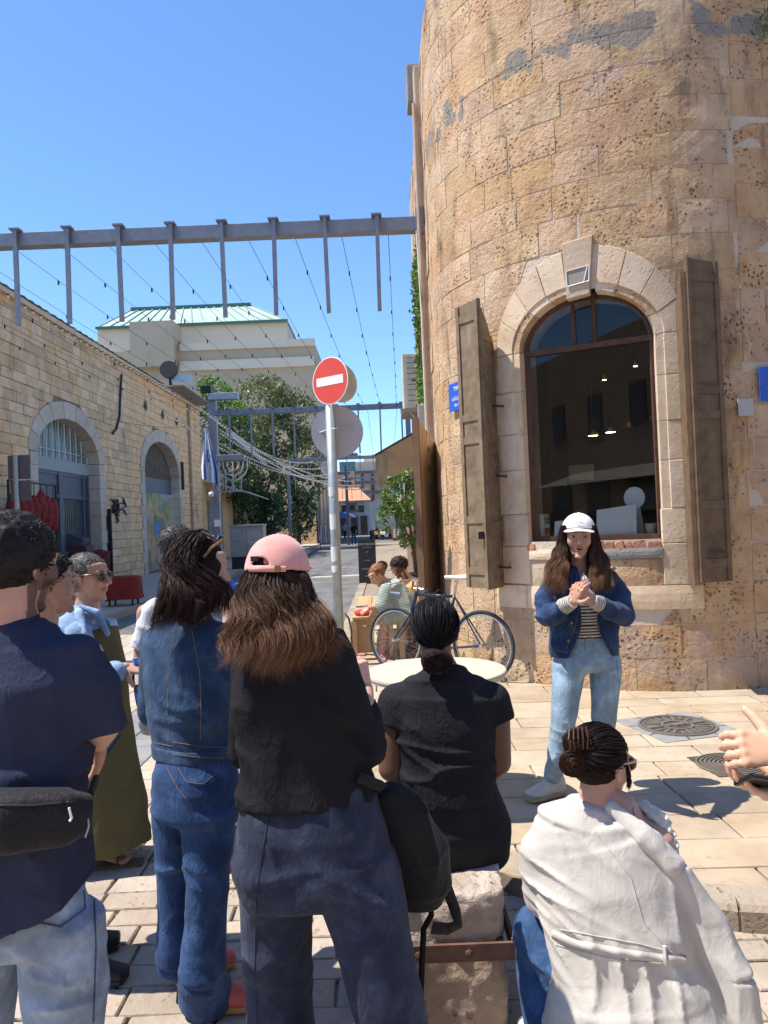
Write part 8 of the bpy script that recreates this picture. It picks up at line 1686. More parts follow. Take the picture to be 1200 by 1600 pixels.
# ------------------------------------------------------------------ 7. woman seated on the stone block
def seated():
    g = Fig(2.80, 'woman with low black bun in black T-shirt seated on the rough stone block'); e = g.root(700, bz); q = g.q; rt = A(1, 0, 0); sk = (.135, .070, .045)
    h = Head(q(679, 988, .03), (-.05, 1, -.12), (0, 0, 1), 1.0, sk, lips=(.12, .04, .04), brow=(.01, .008, .007))
    sh_r, el_r, wr_r = q(772, 1095, .0), q(778, 1190, -.02), q(745, 1232, .25); sh_l, el_l, wr_l = q(617, 1098, .0), q(612, 1200, -.02), q(650, 1235, .25)
    hr = hand_sdf(wr_r, A(-.3, 1, -.2), A(0, 0, 1), -1, .4, .05, (.5, .4, .3), .95); hl = hand_sdf(wr_l, A(.3, 1, -.2), A(0, 0, 1), 1, .4, .05, (.5, .4, .3), .95)
    legs = [limb([q(px, 1315, .12), q(px - 8, 1290, .50), A(P(px - 8, 1300, g.y + .55)[0], g.y + .58, .16)], [.10, .075, .05]) for px in (665, 750)]
    shape('body', [(h.sdf(), .005), (union(.02, neck_sdf(h, q(694, 1062, .01), .056), limb([sh_l, q(695, 1100, .0), sh_r], [.05, .06, .05]), limb([sh_r, el_r, wr_r], [.056, .048, .032]), limb([sh_l, el_l, wr_l], [.056, .048, .032])), .008), (hr, .005), (hl, .005)], M_SKIN, e, skin_paint(h)); h.eyes(e)
    M_BK = cloth('black_jersey', (.020, .020, .024), .12)
    T = loft([(q(695, 1047, .01), .082, .07, rt), (q(695, 1066, .0), .15, .09, rt), (q(695, 1092, .0), .192, .115, rt), (q(695, 1150, -.01), .182, .13, rt), (q(697, 1205, -.01), .178, .135, rt), (q(700, 1245, -.01), .176, .14, rt)], 2.4, False, True)
    Sv = [limb([sh_r + A(-.008, 0, 0), q(774, 1124, .0)], [.068, .072], flat1=True), limb([sh_l + A(.008, 0, 0), q(616, 1128, .0)], [.068, .072], flat1=True)]
    t = disp(union(.025, T, *Sv), folds([(q(697, 1195, -.15), (.22, .2, .07), (.08, 0, 1), .035, .009), (q(690, 1150, -.15), (.2, .2, .08), (.3, 0, 1), .07, .006), (q(640, 1180, -.1), (.08, .2, .1), (.7, 0, .7), .06, .006)], .003, (8, 8, 6), 21)); shape('t_shirt', [(t, .007)], M_BK, e)
    Pn = union(.03, loft([(q(700, 1225, -.01), .172, .13, rt), (q(703, 1255, -.0), .188, .145, rt), (q(708, 1292, .02), .212, .165, rt), (q(708, 1325, .03), .205, .16, rt), (q(708, 1342, .03), .18, .14, rt)], 2.4, False, True), *[grow(x, .012) for x in legs])
    Pn = disp(Pn, folds([(q(655, 1262, -.15), (.14, .2, .06), (1, 0, .1), .016, .0055), (q(720, 1268, -.15), (.12, .2, .05), (1, 0, 0), .016, .004), (q(710, 1310, -.15), (.2, .2, .06), (.2, 0, 1), .06, .005)], .002, (8, 8, 6), 22)); shape('trousers', [(Pn, .0065)], M_BK, e)
    for px in (657, 742): shoe(A(P(px, 1300, g.y + .55)[0], g.y + .60, 0), (0, 1, 0), M_BLACK, M_BLACK, e, ground=.0 if px > 0 else 0)
    # sleek hair with low bun
    dk = (.012, .011, .013); hb = ell(h.w(0, -.018, .034), (.083, .098, .090), h.M); hb = cut(hb, ell(h.w(0, .11, -.05), (.07, .08, .09), h.M), .01); hb = keep(hb, h.w(0, 0, -.052), h.M @ A(0, -.25, -1)); shape('hair', [(disp(hb, lambda X: .0012 * vnoise(X * A(160, 60, 60))), .005)], M_HAIRB, e, lambda V: np.asarray(dk)[None] * (1 + .3 * vnoise(V * 90))[:, None])
    bc = q(682, 1034, -.085); sleek(h, bc, 7000, e, (.010, .009, .011), (.020, .018, .020), 31, lim=-.5, front=.75)
    shape('bun', [(disp(union(.015, ell(bc, (.056, .040, .042)), ell(bc + A(-.02, -.008, .018), (.032, .03, .028))), lambda X: .004 * vnoise(X * 60)), .004)], M_HAIRB, e, lambda V: np.array([.022, .012, .013])[None] * (1 + .4 * vnoise(V * 90))[:, None])
    gd = [([bc + A(.05 * math.cos(t) * s_, -.02 * s_ - .02, .036 * math.sin(t) * s_) for t in np.linspace(a, a + 4.4, 9)], .004, .004, 1) for a in np.linspace(0, 6, 7) for s_ in (.2, .55, .8, 1.0)]; strands('bun_strands', gd, 3000, M_HAIR, e, .0008, 14, .003, .05, (.018, .012, .013), (.04, .02, .02), .1, 33)
seated()
# ------------------------------------------------------------------ 8. the guide
def guide():
    g = Fig(4.20, 'woman in white cap and dark blue denim jacket speaking with hands clasped before the window'); e = g.root(912, PVT); q = g.q; rt = A(1, .0, 0)
    h = Head(q(904, 841, -.02), (-.20, -.97, .02), (.05, .0, 1), 1.0, (.50, .29, .20), lips=(.40, .12, .11), open=.22, nose=1.04)
    sh_l, el_l, wr_l = q(864, 908, .0), q(854, 962, -.10), q(893, 941, -.29); sh_r, el_r, wr_r = q(955, 906, .0), q(975, 960, -.10), q(928, 940, -.29)
    HL = hand_sdf(wr_l, A(.42, -.18, .9), A(-.75, -.55, .1), 1, (.35, .5, .6, .7), .03, (.30, .1, .9), .90); HR = hand_sdf(wr_r, A(-.80, -.22, .55), A(.25, -.9, .35), 1, (.40, .55, .62, .7), .05, (.95, .3, .2), .90)
    chest = loft([(q(905, 895, .02), .06, .05), (q(908, 925, .0), .13, .085), (q(910, 985, .0), .125, .09)], 2.2)
    shape('body', [(h.sdf(), .0033), (union(.02, neck_sdf(h, q(906, 893, .02), .047), chest, limb([sh_l, el_l, wr_l], [.042, .038, .024]), limb([sh_r, el_r, wr_r], [.042, .038, .024])), .007), (HL, .003), (HR, .003)], M_SKIN, e, skin_paint(h, HL, HR)); h.eyes(e, (-.1, 1, -.05))
    st = lambda V: np.where((np.sin(V[:, 2] * 2 * np.pi / .017) > .1)[:, None], A(.55, .52, .46)[None], A(.03, .028, .03)[None])
    shape('striped_shirt', [(loft([(q(908, 905, -.01), .10, .085), (q(910, 940, -.01), .150, .115), (q(911, 988, .0), .140, .112)], 2.3), .004)], mat('striped_knit', [(1, 1, 1)], .9, 30, .1, 400, attr=True, spec=.1), e, lambda V: np.where((V[:, 2] > q(908, 935)[2])[:, None], A(.50, .48, .45)[None], st(V)))
    for a, b, nm in ((wr_l, el_l, 'l'), (wr_r, el_r, 'r')):
        d = unit(b - a); f_ = loft([(a - d * .012, .034), (a + d * .03, .040), (a + d * .075, .044)], 2.0, True, False); shape('striped_cuff', [(f_, .003)], MATS['striped_knit'], e, lambda V, a=a, d=d: np.where((np.sin(((V - a) @ d) * 2 * np.pi / .0125) > -.15)[:, None], A(.60, .56, .48)[None], A(.06, .05, .045)[None]))
    M_GJ = denim('indigo_denim_jacket', (.017, .042, .105), .5)
    T = loft([(q(907, 886, .03), .075, .06, rt), (q(908, 899, .015), .150, .085, rt), (q(909, 915, .0), .180, .110, rt), (q(910, 960, .0), .186, .132, rt), (q(912, 1000, .0), .190, .138, rt), (q(913, 1022, .0), .182, .132, rt)], 2.4, False, True)
    S = [limb([sh_l + A(.02, 0, 0), q(852, 935, -.03), el_l + A(.0, 0, .0), q(872, 955, -.20), wr_l + unit(el_l - wr_l) * .065], [.060, .062, .060, .051, .044]), limb([sh_r - A(.02, 0, 0), q(968, 932, -.03), el_r, q(953, 955, -.20), wr_r + unit(el_r - wr_r) * .065], [.060, .062, .060, .051, .044])]
    def front(X):                                   # open front, wider towards the hem
        z = X[:, 2]; zt, zb_ = q(908, 905)[2], q(908, 1025)[2]; t_ = np.clip((zt - z) / (zt - zb_), 0, 1); xc = q(909, 900)[0] + (q(914, 1020)[0] - q(909, 900)[0]) * t_; wd = .030 + .012 * np.sin(t_ * 3.1) + .11 * np.clip(t_ - .55, 0, 1) ** 1.1 * 2; return np.maximum(np.abs(X[:, 0] - xc) - wd, X[:, 1] - (g.y - .02))
    jk = union(.02, cut(T, front, .008), *S); jk = disp(jk, folds([(el_l, .10, (.5, .2, 1), .045, .009), (el_r, .10, (-.5, .2, 1), .045, .009), (q(855, 935), .09, (.5, 0, 1), .06, .008), (q(965, 935), .09, (-.4, 0, 1), .06, .008), (q(950, 990, -.1), (.09, .2, .12), (.8, 0, .5), .07, .008), (q(872, 990, -.1), (.09, .2, .12), (-.8, 0, .5), .07, .008)], .003, (9, 9, 7), 31)); shape('jacket', [(jk, .0058)], M_GJ, e)
    for s_, c in ((-1, [q(885, 888, .0), q(889, 905, -.09), q(898, 928, -.13)]), (1, [q(928, 887, .0), q(927, 905, -.09), q(918, 928, -.13)])): shape('collar', [(limb(c, [.018, .022, .012]), .005)], M_GJ, e)
    for pts in ([(868, 1016), (900, 1022)], [(905, 950), (897, 985), (884, 1015)], [(932, 960), (938, 990), (952, 1024)]): seam('stitching', jk, pts, 3.7, 4.4, .0009, M_STITCH, e)
    for (px, py) in ((925, 981), (938, 1007), (950, 1026), (893, 973), (888, 1001)):
        p_ = march(jk, px, py, 3.7, 4.5)
        if p_ is not None: MB().lathe([(.0085, 0), (.0075, .004), (.001, .006)], p_, 12, Matrix.Rotation(R(90), 3, 'X')).build('button', M_CHR if px > 910 else M_BRASS, e)
    M_GJN = denim('light_blue_jeans', (.25, .36, .46), .45); lgL = G(862, 1250, PVT); lgR = G(938, 1238, PVT)
    J = union(.018, loft([(q(912, 984, .0), .122, .098, rt), (q(914, 1010, .0), .152, .114, rt), (q(917, 1034, .0), .174, .126, rt), (q(918, 1038, .0), .165, .12, rt)], 2.3), loft([(q(894, 1026, .0), .085, .105, rt), (q(889, 1046, .0), .088, .104, rt), (q(884, 1090, -.02), .074, .086, rt), (q(879, 1138, -.04), .064, .070, rt), (q(870, 1185, -.03), .052, .057, rt), (A(*(lgL[:2] + A(.02, .06)), .205), .046, .052, rt)], 2.1, False, True), loft([(q(941, 1026, .0), .085, .105, rt), (q(946, 1046, .0), .086, .104, rt), (q(945, 1090, .0), .072, .086, rt), (q(943, 1138, .02), .062, .070, rt), (q(941, 1185, .02), .050, .057, rt), (A(*lgR[:2], .205), .046, .052, rt)], 2.1, False, True))
    J = disp(J, folds([(q(915, 1045, -.1), (.18, .2, .05), (.4, 0, 1), .05, .005), (q(880, 1135, -.1), (.09, .2, .07), (.3, 0, 1), .045, .006), (q(943, 1135, -.1), (.09, .2, .07), (-.3, 0, 1), .045, .006), (q(866, 1195, -.1), (.08, .2, .06), (.3, 0, 1), .04, .006)], .0018, (10, 10, 6), 32)); shape('jeans', [(J, .006)], M_GJN, e)
    for pts in ([(913, 986), (914, 1015), (917, 1036)], [(880, 996), (948, 996)], [(880, 1000), (872, 1020)], [(963, 1030), (969, 1080), (962, 1130)]): seam('stitching', J, pts, 3.7, 4.5, .0013, denim('jean_seam', (.12, .19, .27)), e)
    M_SNK = mat('cream_trainer', [(.52, .48, .42), (.60, .57, .52)], .8, 20); M_GUM2 = mat('brown_gum_sole', [(.40, .28, .18)], .7)
    dL = G(822, 1266, PVT) - G(868, 1254, PVT); shoe(lgL + A(.02, .05, 0), dL, M_SNK, M_GUM2, e, .265, PVT, hi=.11, m2=mat('grey_suede_panel', [(.33, .31, .28)], .9, 20)); shoe(lgR, (.3, -1, 0), M_SNK, M_GUM2, e, .265, PVT, hi=.11, m2=MATS['grey_suede_panel'])
    for c in (lgL + A(.02, .05, 0), lgR): shape('sock', [(limb([A(c[0], c[1], PVT + .08) - unit(A(*dL[:2], 0)) * .0 , A(c[0], c[1], .235)], [.040, .038]), .006)], cloth('pale_lilac_sock', (.58, .52, .54)), e)
    # cap
    cp = sub('cap', h.w(0, 0, .07), e); M_WC = mat('white_cap_cotton', [(.74, .74, .74), (.80, .80, .80)], .9, 20, .2, 400)
    C = keep(ell(h.w(0, -.012, .040), (.090, .107, .098), h.M), h.w(0, 0, .048), h.M @ A(0, .10, -1)); shape('crown', [(C, .004)], M_WC, cp)
    def brim(X):
        L = h.loc(X); y_ = L[:, 1]; zc = .058 - .22 * np.clip(y_ - .05, 0, 1) - 3.2 * L[:, 0] ** 2; edge = (np.abs(L[:, 0]) / .082) ** 2.4 + (np.clip(y_ - .03, 0, 1) / .108) ** 2.4; return np.maximum(np.maximum((edge ** (1 / 2.4) - 1) * .08, np.abs(L[:, 2] - zc) - .0035), .03 - y_)
    brim.lo, brim.hi = h.c - .2, h.c + .2; shape('peak', [(brim, .0038)], M_WC, cp); cap_seams(h, (0, -.012, .040), (.090, .107, .098), .25, mat('grey_seam', [(.5, .5, .5)], .9), cp); MB().lathe([(.007, 0), (.005, .004), (.001, .005)], h.w(0, -.012, .137), 10).build('button', M_WC, cp)
    for k in range(5): p_ = h.w(-.016 + .008 * k, .094 - .0015 * (k - 2) ** 2 * .2, .082); MB().box(p_ + h.M[:, 1] * .0, (.005, .004, .006), Matrix(h.M.tolist())).build('embroidery', M_DKG, cp)
    dk, lt = (.022, .011, .008), (.20, .095, .048)
    hb = union(.02, ell(h.w(0, -.025, .02), (.084, .092, .085), h.M), *[loft([(h.w(s_ * .072, -.02, .02), .022, .05), (h.w(s_ * .074, -.005, -.07), .030, .05), (q(904 + x2, 900, -.07), .040, .035)], 2.1) for s_, x2 in ((1, -24), (-1, 24))]); hb = cut(hb, ell(h.w(0, .105, -.04), (.062, .085, .105), h.M), .006); shape('hair', [(disp(hb, lambda X: .004 * vnoise(X * A(50, 50, 14))), .006)], M_HAIRB, e, lambda V: np.asarray(dk)[None] * (1 + .3 * vnoise(V * 80))[:, None])
    gd = []
    for s_ in (-1, 1):
        for i in range(14):
            t = i / 13; a = h.w(-s_ * (.072 + .012 * t), .048 - .09 * t, .060); b = h.w(-s_ * (.080 + .022 * t), .046 - .09 * t, -.035)
            if s_ < 0: c = q(882 - 18 * t, 880, -.05 - .05 * (1 - t)); d = q(882 - 28 * t, 902, -.15 + .05 * t); f_ = q(880 - 27 * t + 3 * math.sin(i), 925 - 4 * math.sin(i * 2), -.16 + .06 * t)
            else: c = q(927 + 18 * t, 880, -.05 - .05 * (1 - t)); d = q(928 + 26 * t, 902, -.14 + .06 * t); f_ = q(929 + 25 * t, 924 + 3 * math.sin(i * 2), -.15 + .06 * t)
            gd.append(([a, b, c, d, f_], .009, .020, 1))
    strands('hair_strands', gd, 11000, M_HAIR, e, .0007, 22, .009, .11, dk, lt, .30, 41, 800, .5, coh=.6)
    MB().tube([q(960, 888, .03), q(954, 893, -.07), q(957, 915, -.125)], .010, 6).build('bag_strap', mat('tan_strap', [(.30, .24, .16)], .8), e)
    bpk = shape('backpack', [(loft([(q(912, 925, .17), .14, .05), (q(914, 960, .20), .175, .07), (q(916, 1008, .20), .185, .075), (q(916, 1024, .18), .15, .05)], 3.0), .010)], cloth('dark_brown_canvas', (.045, .028, .02)), None); tag(bpk, 'dark brown backpack worn behind the woman in the white cap', 'backpack')
    MB().tube([q(903, 888, -.05), q(900, 905, -.10), q(907, 915, -.11), q(913, 905, -.10), q(911, 888, -.05)], .0012, 5).build('necklace', M_CHR, e); MB().tube([HR.tips[2][0] * .0 + (wr_r + unit(A(-.80, -.22, .55)) * .105) + A(.0, -.0, .004) + A(.0, .011 * math.cos(t), .011 * math.sin(t)) for t in np.linspace(0, 6.28, 14)], .0016, 5).build('ring', M_BRASS, e)
guide()
# ------------------------------------------------------------------ 9. woman crouching in a cream jacket
def croucher():
    g = Fig(2.30, 'woman crouching in loose cream linen jacket, dark hair in a high bun with clip'); e = g.root(960); q = g.q
    h = Head(q(938, 1196, .02), (.80, .58, -.14), (.05, .08, 1), .97, (.52, .31, .23), nose=1.0); rt = unit(A(.95, -.30, 0))
    nb = q(965, 1268, .0); sh_r, sh_l = q(1022, 1312, -.02), q(868, 1300, .04)
    skb = union(.03, neck_sdf(h, nb, .05), loft([(q(968, 1270, .0), .06, .055, rt), (q(965, 1300, .01), .14, .075, rt), (q(968, 1400, .06), .14, .09, rt)], 2.2), limb([sh_r, q(1045, 1400, .15), q(1010, 1430, .40)], [.052, .042, .03]), limb([sh_l, q(838, 1390, .14), q(890, 1400, .42)], [.05, .042, .03]))
    shape('body', [(h.sdf(), .0042), (skb, .007)], M_SKIN, e, skin_paint(h)); h.eyes(e); h.glasses(e, mat('pale_acetate', [(.50, .36, .24), (.40, .27, .17)], .3, 40), mat('brown_lens', [(.10, .04, .03)], .1, spec=.7), .012)
    MB().lathe([(.004, 0), (.003, .004), (.001, .005)], h.w(.084, .0, -.034), 8).build('earring', M_CHR, e)
    M_LIN = mat('cream_linen', [(.58, .55, .505), (.65, .62, .575)], .92, 12, .35, 500, weave=500, dist=.001, spec=.1, crease=.0009, cscale=13.0)
    T = loft([(q(925, 1262, .0), .080, .070, rt), (q(920, 1285, .0), .150, .095, rt), (q(925, 1320, .0), .188, .115, rt), (q(945, 1385, -.02), .205, .135, rt), (q(962, 1450, -.03), .212, .15, rt), (q(972, 1490, -.03), .215, .158, rt), (q(985, 1535, -.03), .240, .19, rt), (q(1000, 1600, -.03), .285, .225, rt), (q(1005, 1665, -.02), .29, .23, rt)], 2.3, False, True)
    Sl = limb([q(872, 1300, .03), q(848, 1350, .06), q(852, 1400, .10), q(880, 1420, .28)], [.075, .072, .066, .05])
    dr = loft([(q(985, 1290, -.06), .045, .022, A(.6, -.7, .3)), (q(1040, 1360, -.09), .075, .028, A(.6, -.7, .3)), (q(1085, 1440, -.10), .105, .034, A(.65, -.7, .2)), (q(1118, 1520, -.12), .115, .036, A(.7, -.7, .1)), (q(1140, 1620, -.12), .105, .04, A(.7, -.7, 0))], 2.2)
    bare = ell(q(1020, 1285, .02), (.085, .10, .085)); jk = union(.02, cut(union(.03, T, Sl), bare, .012), dr)
    jk = disp(jk, folds([(q(930, 1400, -.15), (.16, .2, .2), (.35, .0, 1), .06, .004), (q(985, 1540, -.2), (.25, .3, .10), (1, 0, .15), .05, .010), (q(850, 1360), (.09, .15, .10), (.5, 0, 1), .045, .008), (q(1085, 1450, -.1), (.12, .2, .25), (.85, 0, .5), .06, .009), (q(900, 1480, -.1), (.1, .2, .08), (.6, 0, .8), .05, .007), (q(940, 1600, -.2), (.2, .2, .12), (.7, 0, .5), .08, .009), (q(900, 1310, -.1), (.12, .2, .10), (.8, 0, .5), .05, .005)], .003, (9, 9, 9), 51)); shape('jacket', [(jk, .0065)], M_LIN, e)
    bl_ = onsurf(jk, [(862, 1458), (900, 1475), (980, 1490), (1050, 1500), (1072, 1502)], 1.7, 2.6, 6, .004)
    if len(bl_) > 3:
        v = []; f = []
        for k, p in enumerate(bl_): w_ = .012; n_ = unit(A(0, 0, CAM_Z) - p); up_ = unit(A(.12, 0, 1)); v += [p - up_ * w_, p + up_ * w_, p + up_ * w_ + n_ * .005, p - up_ * w_ + n_ * .005]
        for k in range(len(bl_) - 1):
            for j in range(4): f.append((4 * k + j, 4 * k + (j + 1) % 4, 4 * k + 4 + (j + 1) % 4, 4 * k + 4 + j))
        mesh('belt', v, f, M_LIN, e, True)
    for pts in ([(848, 1262), (935, 1300)][:0] or [(875, 1452), (1000, 1475), (1060, 1490)], [(868, 1476), (960, 1500), (1068, 1508)], [(930, 1300), (985, 1370), (1005, 1440), (1055, 1495)]): seam('stitching', jk, pts, 1.7, 2.7, .0016, M_LIN, e, .001)
    seam('belt_loop', jk, [(1038, 1478), (1040, 1506)], 1.7, 2.7, .007, M_LIN, e, .006)
    shape('lapel', [(disp(limb([q(955, 1262, -.05), q(1005, 1305, -.10), q(1050, 1352, -.13), q(1062, 1358, -.13)], [.020, .030, .026, .010]), folds([], .004, (18, 18, 18))), .006)], M_LIN, e)
    cr = []
    cr = [limb([q(1004, 1262, .03), q(1030, 1280, -.01), q(1046, 1320, -.03), q(1052, 1352, -.02)], [.020, .026, .026, .018])]; shape('crochet_strap', [(disp(cr[0], lambda X: .007 * np.sin(X[:, 2] * 210) * np.sin(X[:, 0] * 160)), .0045)], mat('cream_crochet', [(.62, .62, .52), (.70, .70, .60)], .9, 60, .6, 200), e)
    MB().tube(onsurf(skb, [(990, 1262), (993, 1285)], 1.7, 2.6, 4, .002) or [q(990, 1262), q(992, 1285)], .003, 5).build('thin_strap', M_GALV, e)
    M_CJ = denim('mid_blue_jeans', (.035, .085, .20), .4)
    J = union(.03, limb([q(935, 1560, .03), q(838, 1452, .16), q(840, 1520, .14), A(P(852, 1590, 2.30)[0], 2.30, .08)], [.115, .075, .070, .055]), limb([q(1010, 1560, .05), q(1090, 1500, .38), A(P(1080, 1600, 2.6)[0], 2.6, .08)], [.115, .075, .055]), ell(A(*q(985, 1560, .04)[:2], .30), (.20, .16, .13))); shape('jeans', [(disp(J, folds([(q(838, 1470, .1), .12, (.4, 0, 1), .05, .007)], .002)), .008)], M_CJ, e)
    shoe(A(P(852, 1590, 2.30)[0], 2.32, 0), (-.1, 1, 0), M_WHITE, M_WHITE, e); shoe(A(P(1080, 1600, 2.6)[0], 2.6, 0), (.3, 1, 0), M_WHITE, M_WHITE, e)
    dk = (.016, .010, .009); hb = ell(h.w(0, -.020, .034), (.082, .101, .091), h.M)
    def hl(X):
        L = h.loc(X); ln = np.where(L[:, 1] > 0, -.02 + .085 * np.clip(L[:, 1] / .07, 0, 1) ** 1.5, -.02 - .055 * np.clip(-L[:, 1] / .05, 0, 1)); return np.maximum(hb(X), (ln - L[:, 2]) * .7)
    hl.lo, hl.hi = hb.lo, hb.hi; shape('hair', [(disp(hl, lambda X: .0012 * vnoise(X * 120)), .0045)], M_HAIRB, e, lambda V: np.asarray(dk)[None] * (1 + .3 * vnoise(V * 90))[:, None])
    b1_, b2_ = q(899, 1158, -.03), q(893, 1190, -.045); shape('bun', [(disp(union(.02, ell(b1_, (.036, .036, .040)), ell(b2_, (.036, .032, .028))), lambda X: .004 * vnoise(X * 50)), .004)], M_HAIRB, e, lambda V: np.array([.03, .015, .012])[None] * (1 + .4 * vnoise(V * 90))[:, None])
    sleek(h, q(905, 1178, -.03), 7000, e, dk, (.03, .018, .015), 51, lim=-.45, front=.85)
    gd = [([c + A(.038 * math.cos(t) * s_, -.012 - .026 * (1.2 - s_), .038 * math.sin(t) * s_) for t in np.linspace(a, a + 4.2, 9)], .003, .004, 1) for c in (b1_, b2_) for a in np.linspace(0, 6, 7) for s_ in (.2, .5, .8, .98)]; strands('bun_strands', gd, 3600, M_HAIR, e, .0008, 14, .003, .06, (.022, .012, .010), (.07, .03, .018), .1, 53)
    cl = sub('claw_clip', b1_, e)
    for k in range(5): MB().tube([b1_ + A(-.02 + .012 * k, -.02, .046), b1_ + A(-.03 + .014 * k, -.045, .02), b1_ + A(-.024 + .012 * k, -.040, -.012)], .0028, 6).build('tooth', mat('red_tortoise', [(.10, .03, .012), (.03, .012, .008)], .3, 50, spec=.6), cl)
    gd = [([h.w(.075, .03, .02), h.w(.082, .035, -.03), h.w(.080, .034, -.065)], .003, .005, 1)]; strands('side_lock', gd, 60, M_HAIR, e, .001, 10, .003, .05, dk, dk, .2, 55)
croucher()
# ------------------------------------------------------------------ 10. bystander whose hand enters from the right, with phone
def bystander():
    g = Fig(1.50, 'bystander at the picture edge pointing with one hand over a black phone'); e = empty('person', (1.12, 1.5, 0), g.label, 'person'); q = g.q; x0 = 1.16
    h = Head(A(x0, 1.42, 1.56), (.1, 1, 0), (0, 0, 1), 0.98, (.62, .40, .27)); sh = A(x0 - .16, 1.42, 1.36); el = A(x0 - .20, 1.36, 1.09); wr = q(1222, 1174, .02)
    H1 = hand_sdf(wr, A(-1, .08, .10), A(-.15, -.85, .50), 1, (.85, 1.0, 1.1, .8), .06, (.42, .3, .2), .88); wr2 = q(1250, 1232, .03); H2 = hand_sdf(wr2, A(-1, .1, .02), A(-.1, .1, -1), -1, (.45, .5, .5, .5), .03, (.5, .5, .3), .95)
    shape('body', [(h.sdf(), .006), (union(.02, neck_sdf(h, A(x0, 1.42, 1.40)), limb([sh, A(x0, 1.42, 1.36), A(x0 + .16, 1.42, 1.36)], [.045, .05, .045]), limb([sh, el, wr], [.047, .042, .029]), limb([A(x0 + .16, 1.42, 1.36), A(x0 + .2, 1.4, 1.08), wr2], [.047, .042, .028])), .008), (H1, .0026), (H2, .004)], M_SKIN, e, skin_paint(h, H1, H2)); h.eyes(e)
    M_NL = mat('lilac_nail', [(.66, .46, .52)], .2, spec=.6)
    for k, (t, d) in enumerate(H1.tips): n_ = H1.back if k < 4 else unit(A(-.1, -.9, .2)); n_ = unit(n_ - d * (n_ @ d)); shape('nail', [(ell(t + d * .001 + n_ * .0058, (.0055, .0078, .0022), np.stack([np.cross(d, n_), d, n_], 1)), .0018)], M_NL, e)
    t = union(.03, loft([(A(x0, 1.42, 1.42), .07, .06), (A(x0, 1.42, 1.38), .16, .09), (A(x0, 1.42, 1.2), .18, .12), (A(x0, 1.42, .86), .18, .13)], 2.3, False, True), limb([sh, A(x0 - .20, 1.40, 1.20)], [.062, .066]), limb([A(x0 + .16, 1.42, 1.36), A(x0 + .2, 1.41, 1.2)], [.062, .066])); shape('t_shirt', [(t, .012)], cloth('grey_tee', (.25, .26, .28)), e)
    j = union(.03, loft([(A(x0, 1.42, .92), .17, .12), (A(x0, 1.42, .78), .18, .13)]), limb([A(x0 - .09, 1.42, .8), A(x0 - .09, 1.42, .42), A(x0 - .09, 1.42, .07)], [.09, .07, .055]), limb([A(x0 + .09, 1.42, .8), A(x0 + .09, 1.42, .42), A(x0 + .09, 1.42, .07)], [.09, .07, .055])); shape('trousers', [(j, .012)], MATS['dark_grey_trousers'], e)
    hair_cap(h, .01, .06, -.08, .0, tone=(.03, .018, .012), parent=e)
    for s_ in (-.09, .09): shoe(A(x0 + s_, 1.42, 0), (0, 1, 0), M_WHITE, M_WHITE, e)
    c = q(1200, 1232, .0); Mr = Matrix.Rotation(.22, 3, 'Y') @ Matrix.Rotation(-.55, 3, 'X'); o = MB().box(c + A(.028, .01, 0), (.15, .075, .011), Mr, .004).build('phone', MATS['black_phone']); o.name = 'mobile_phone'; tag(o, 'black phone held flat beneath the pointing hand', 'phone')
bystander()
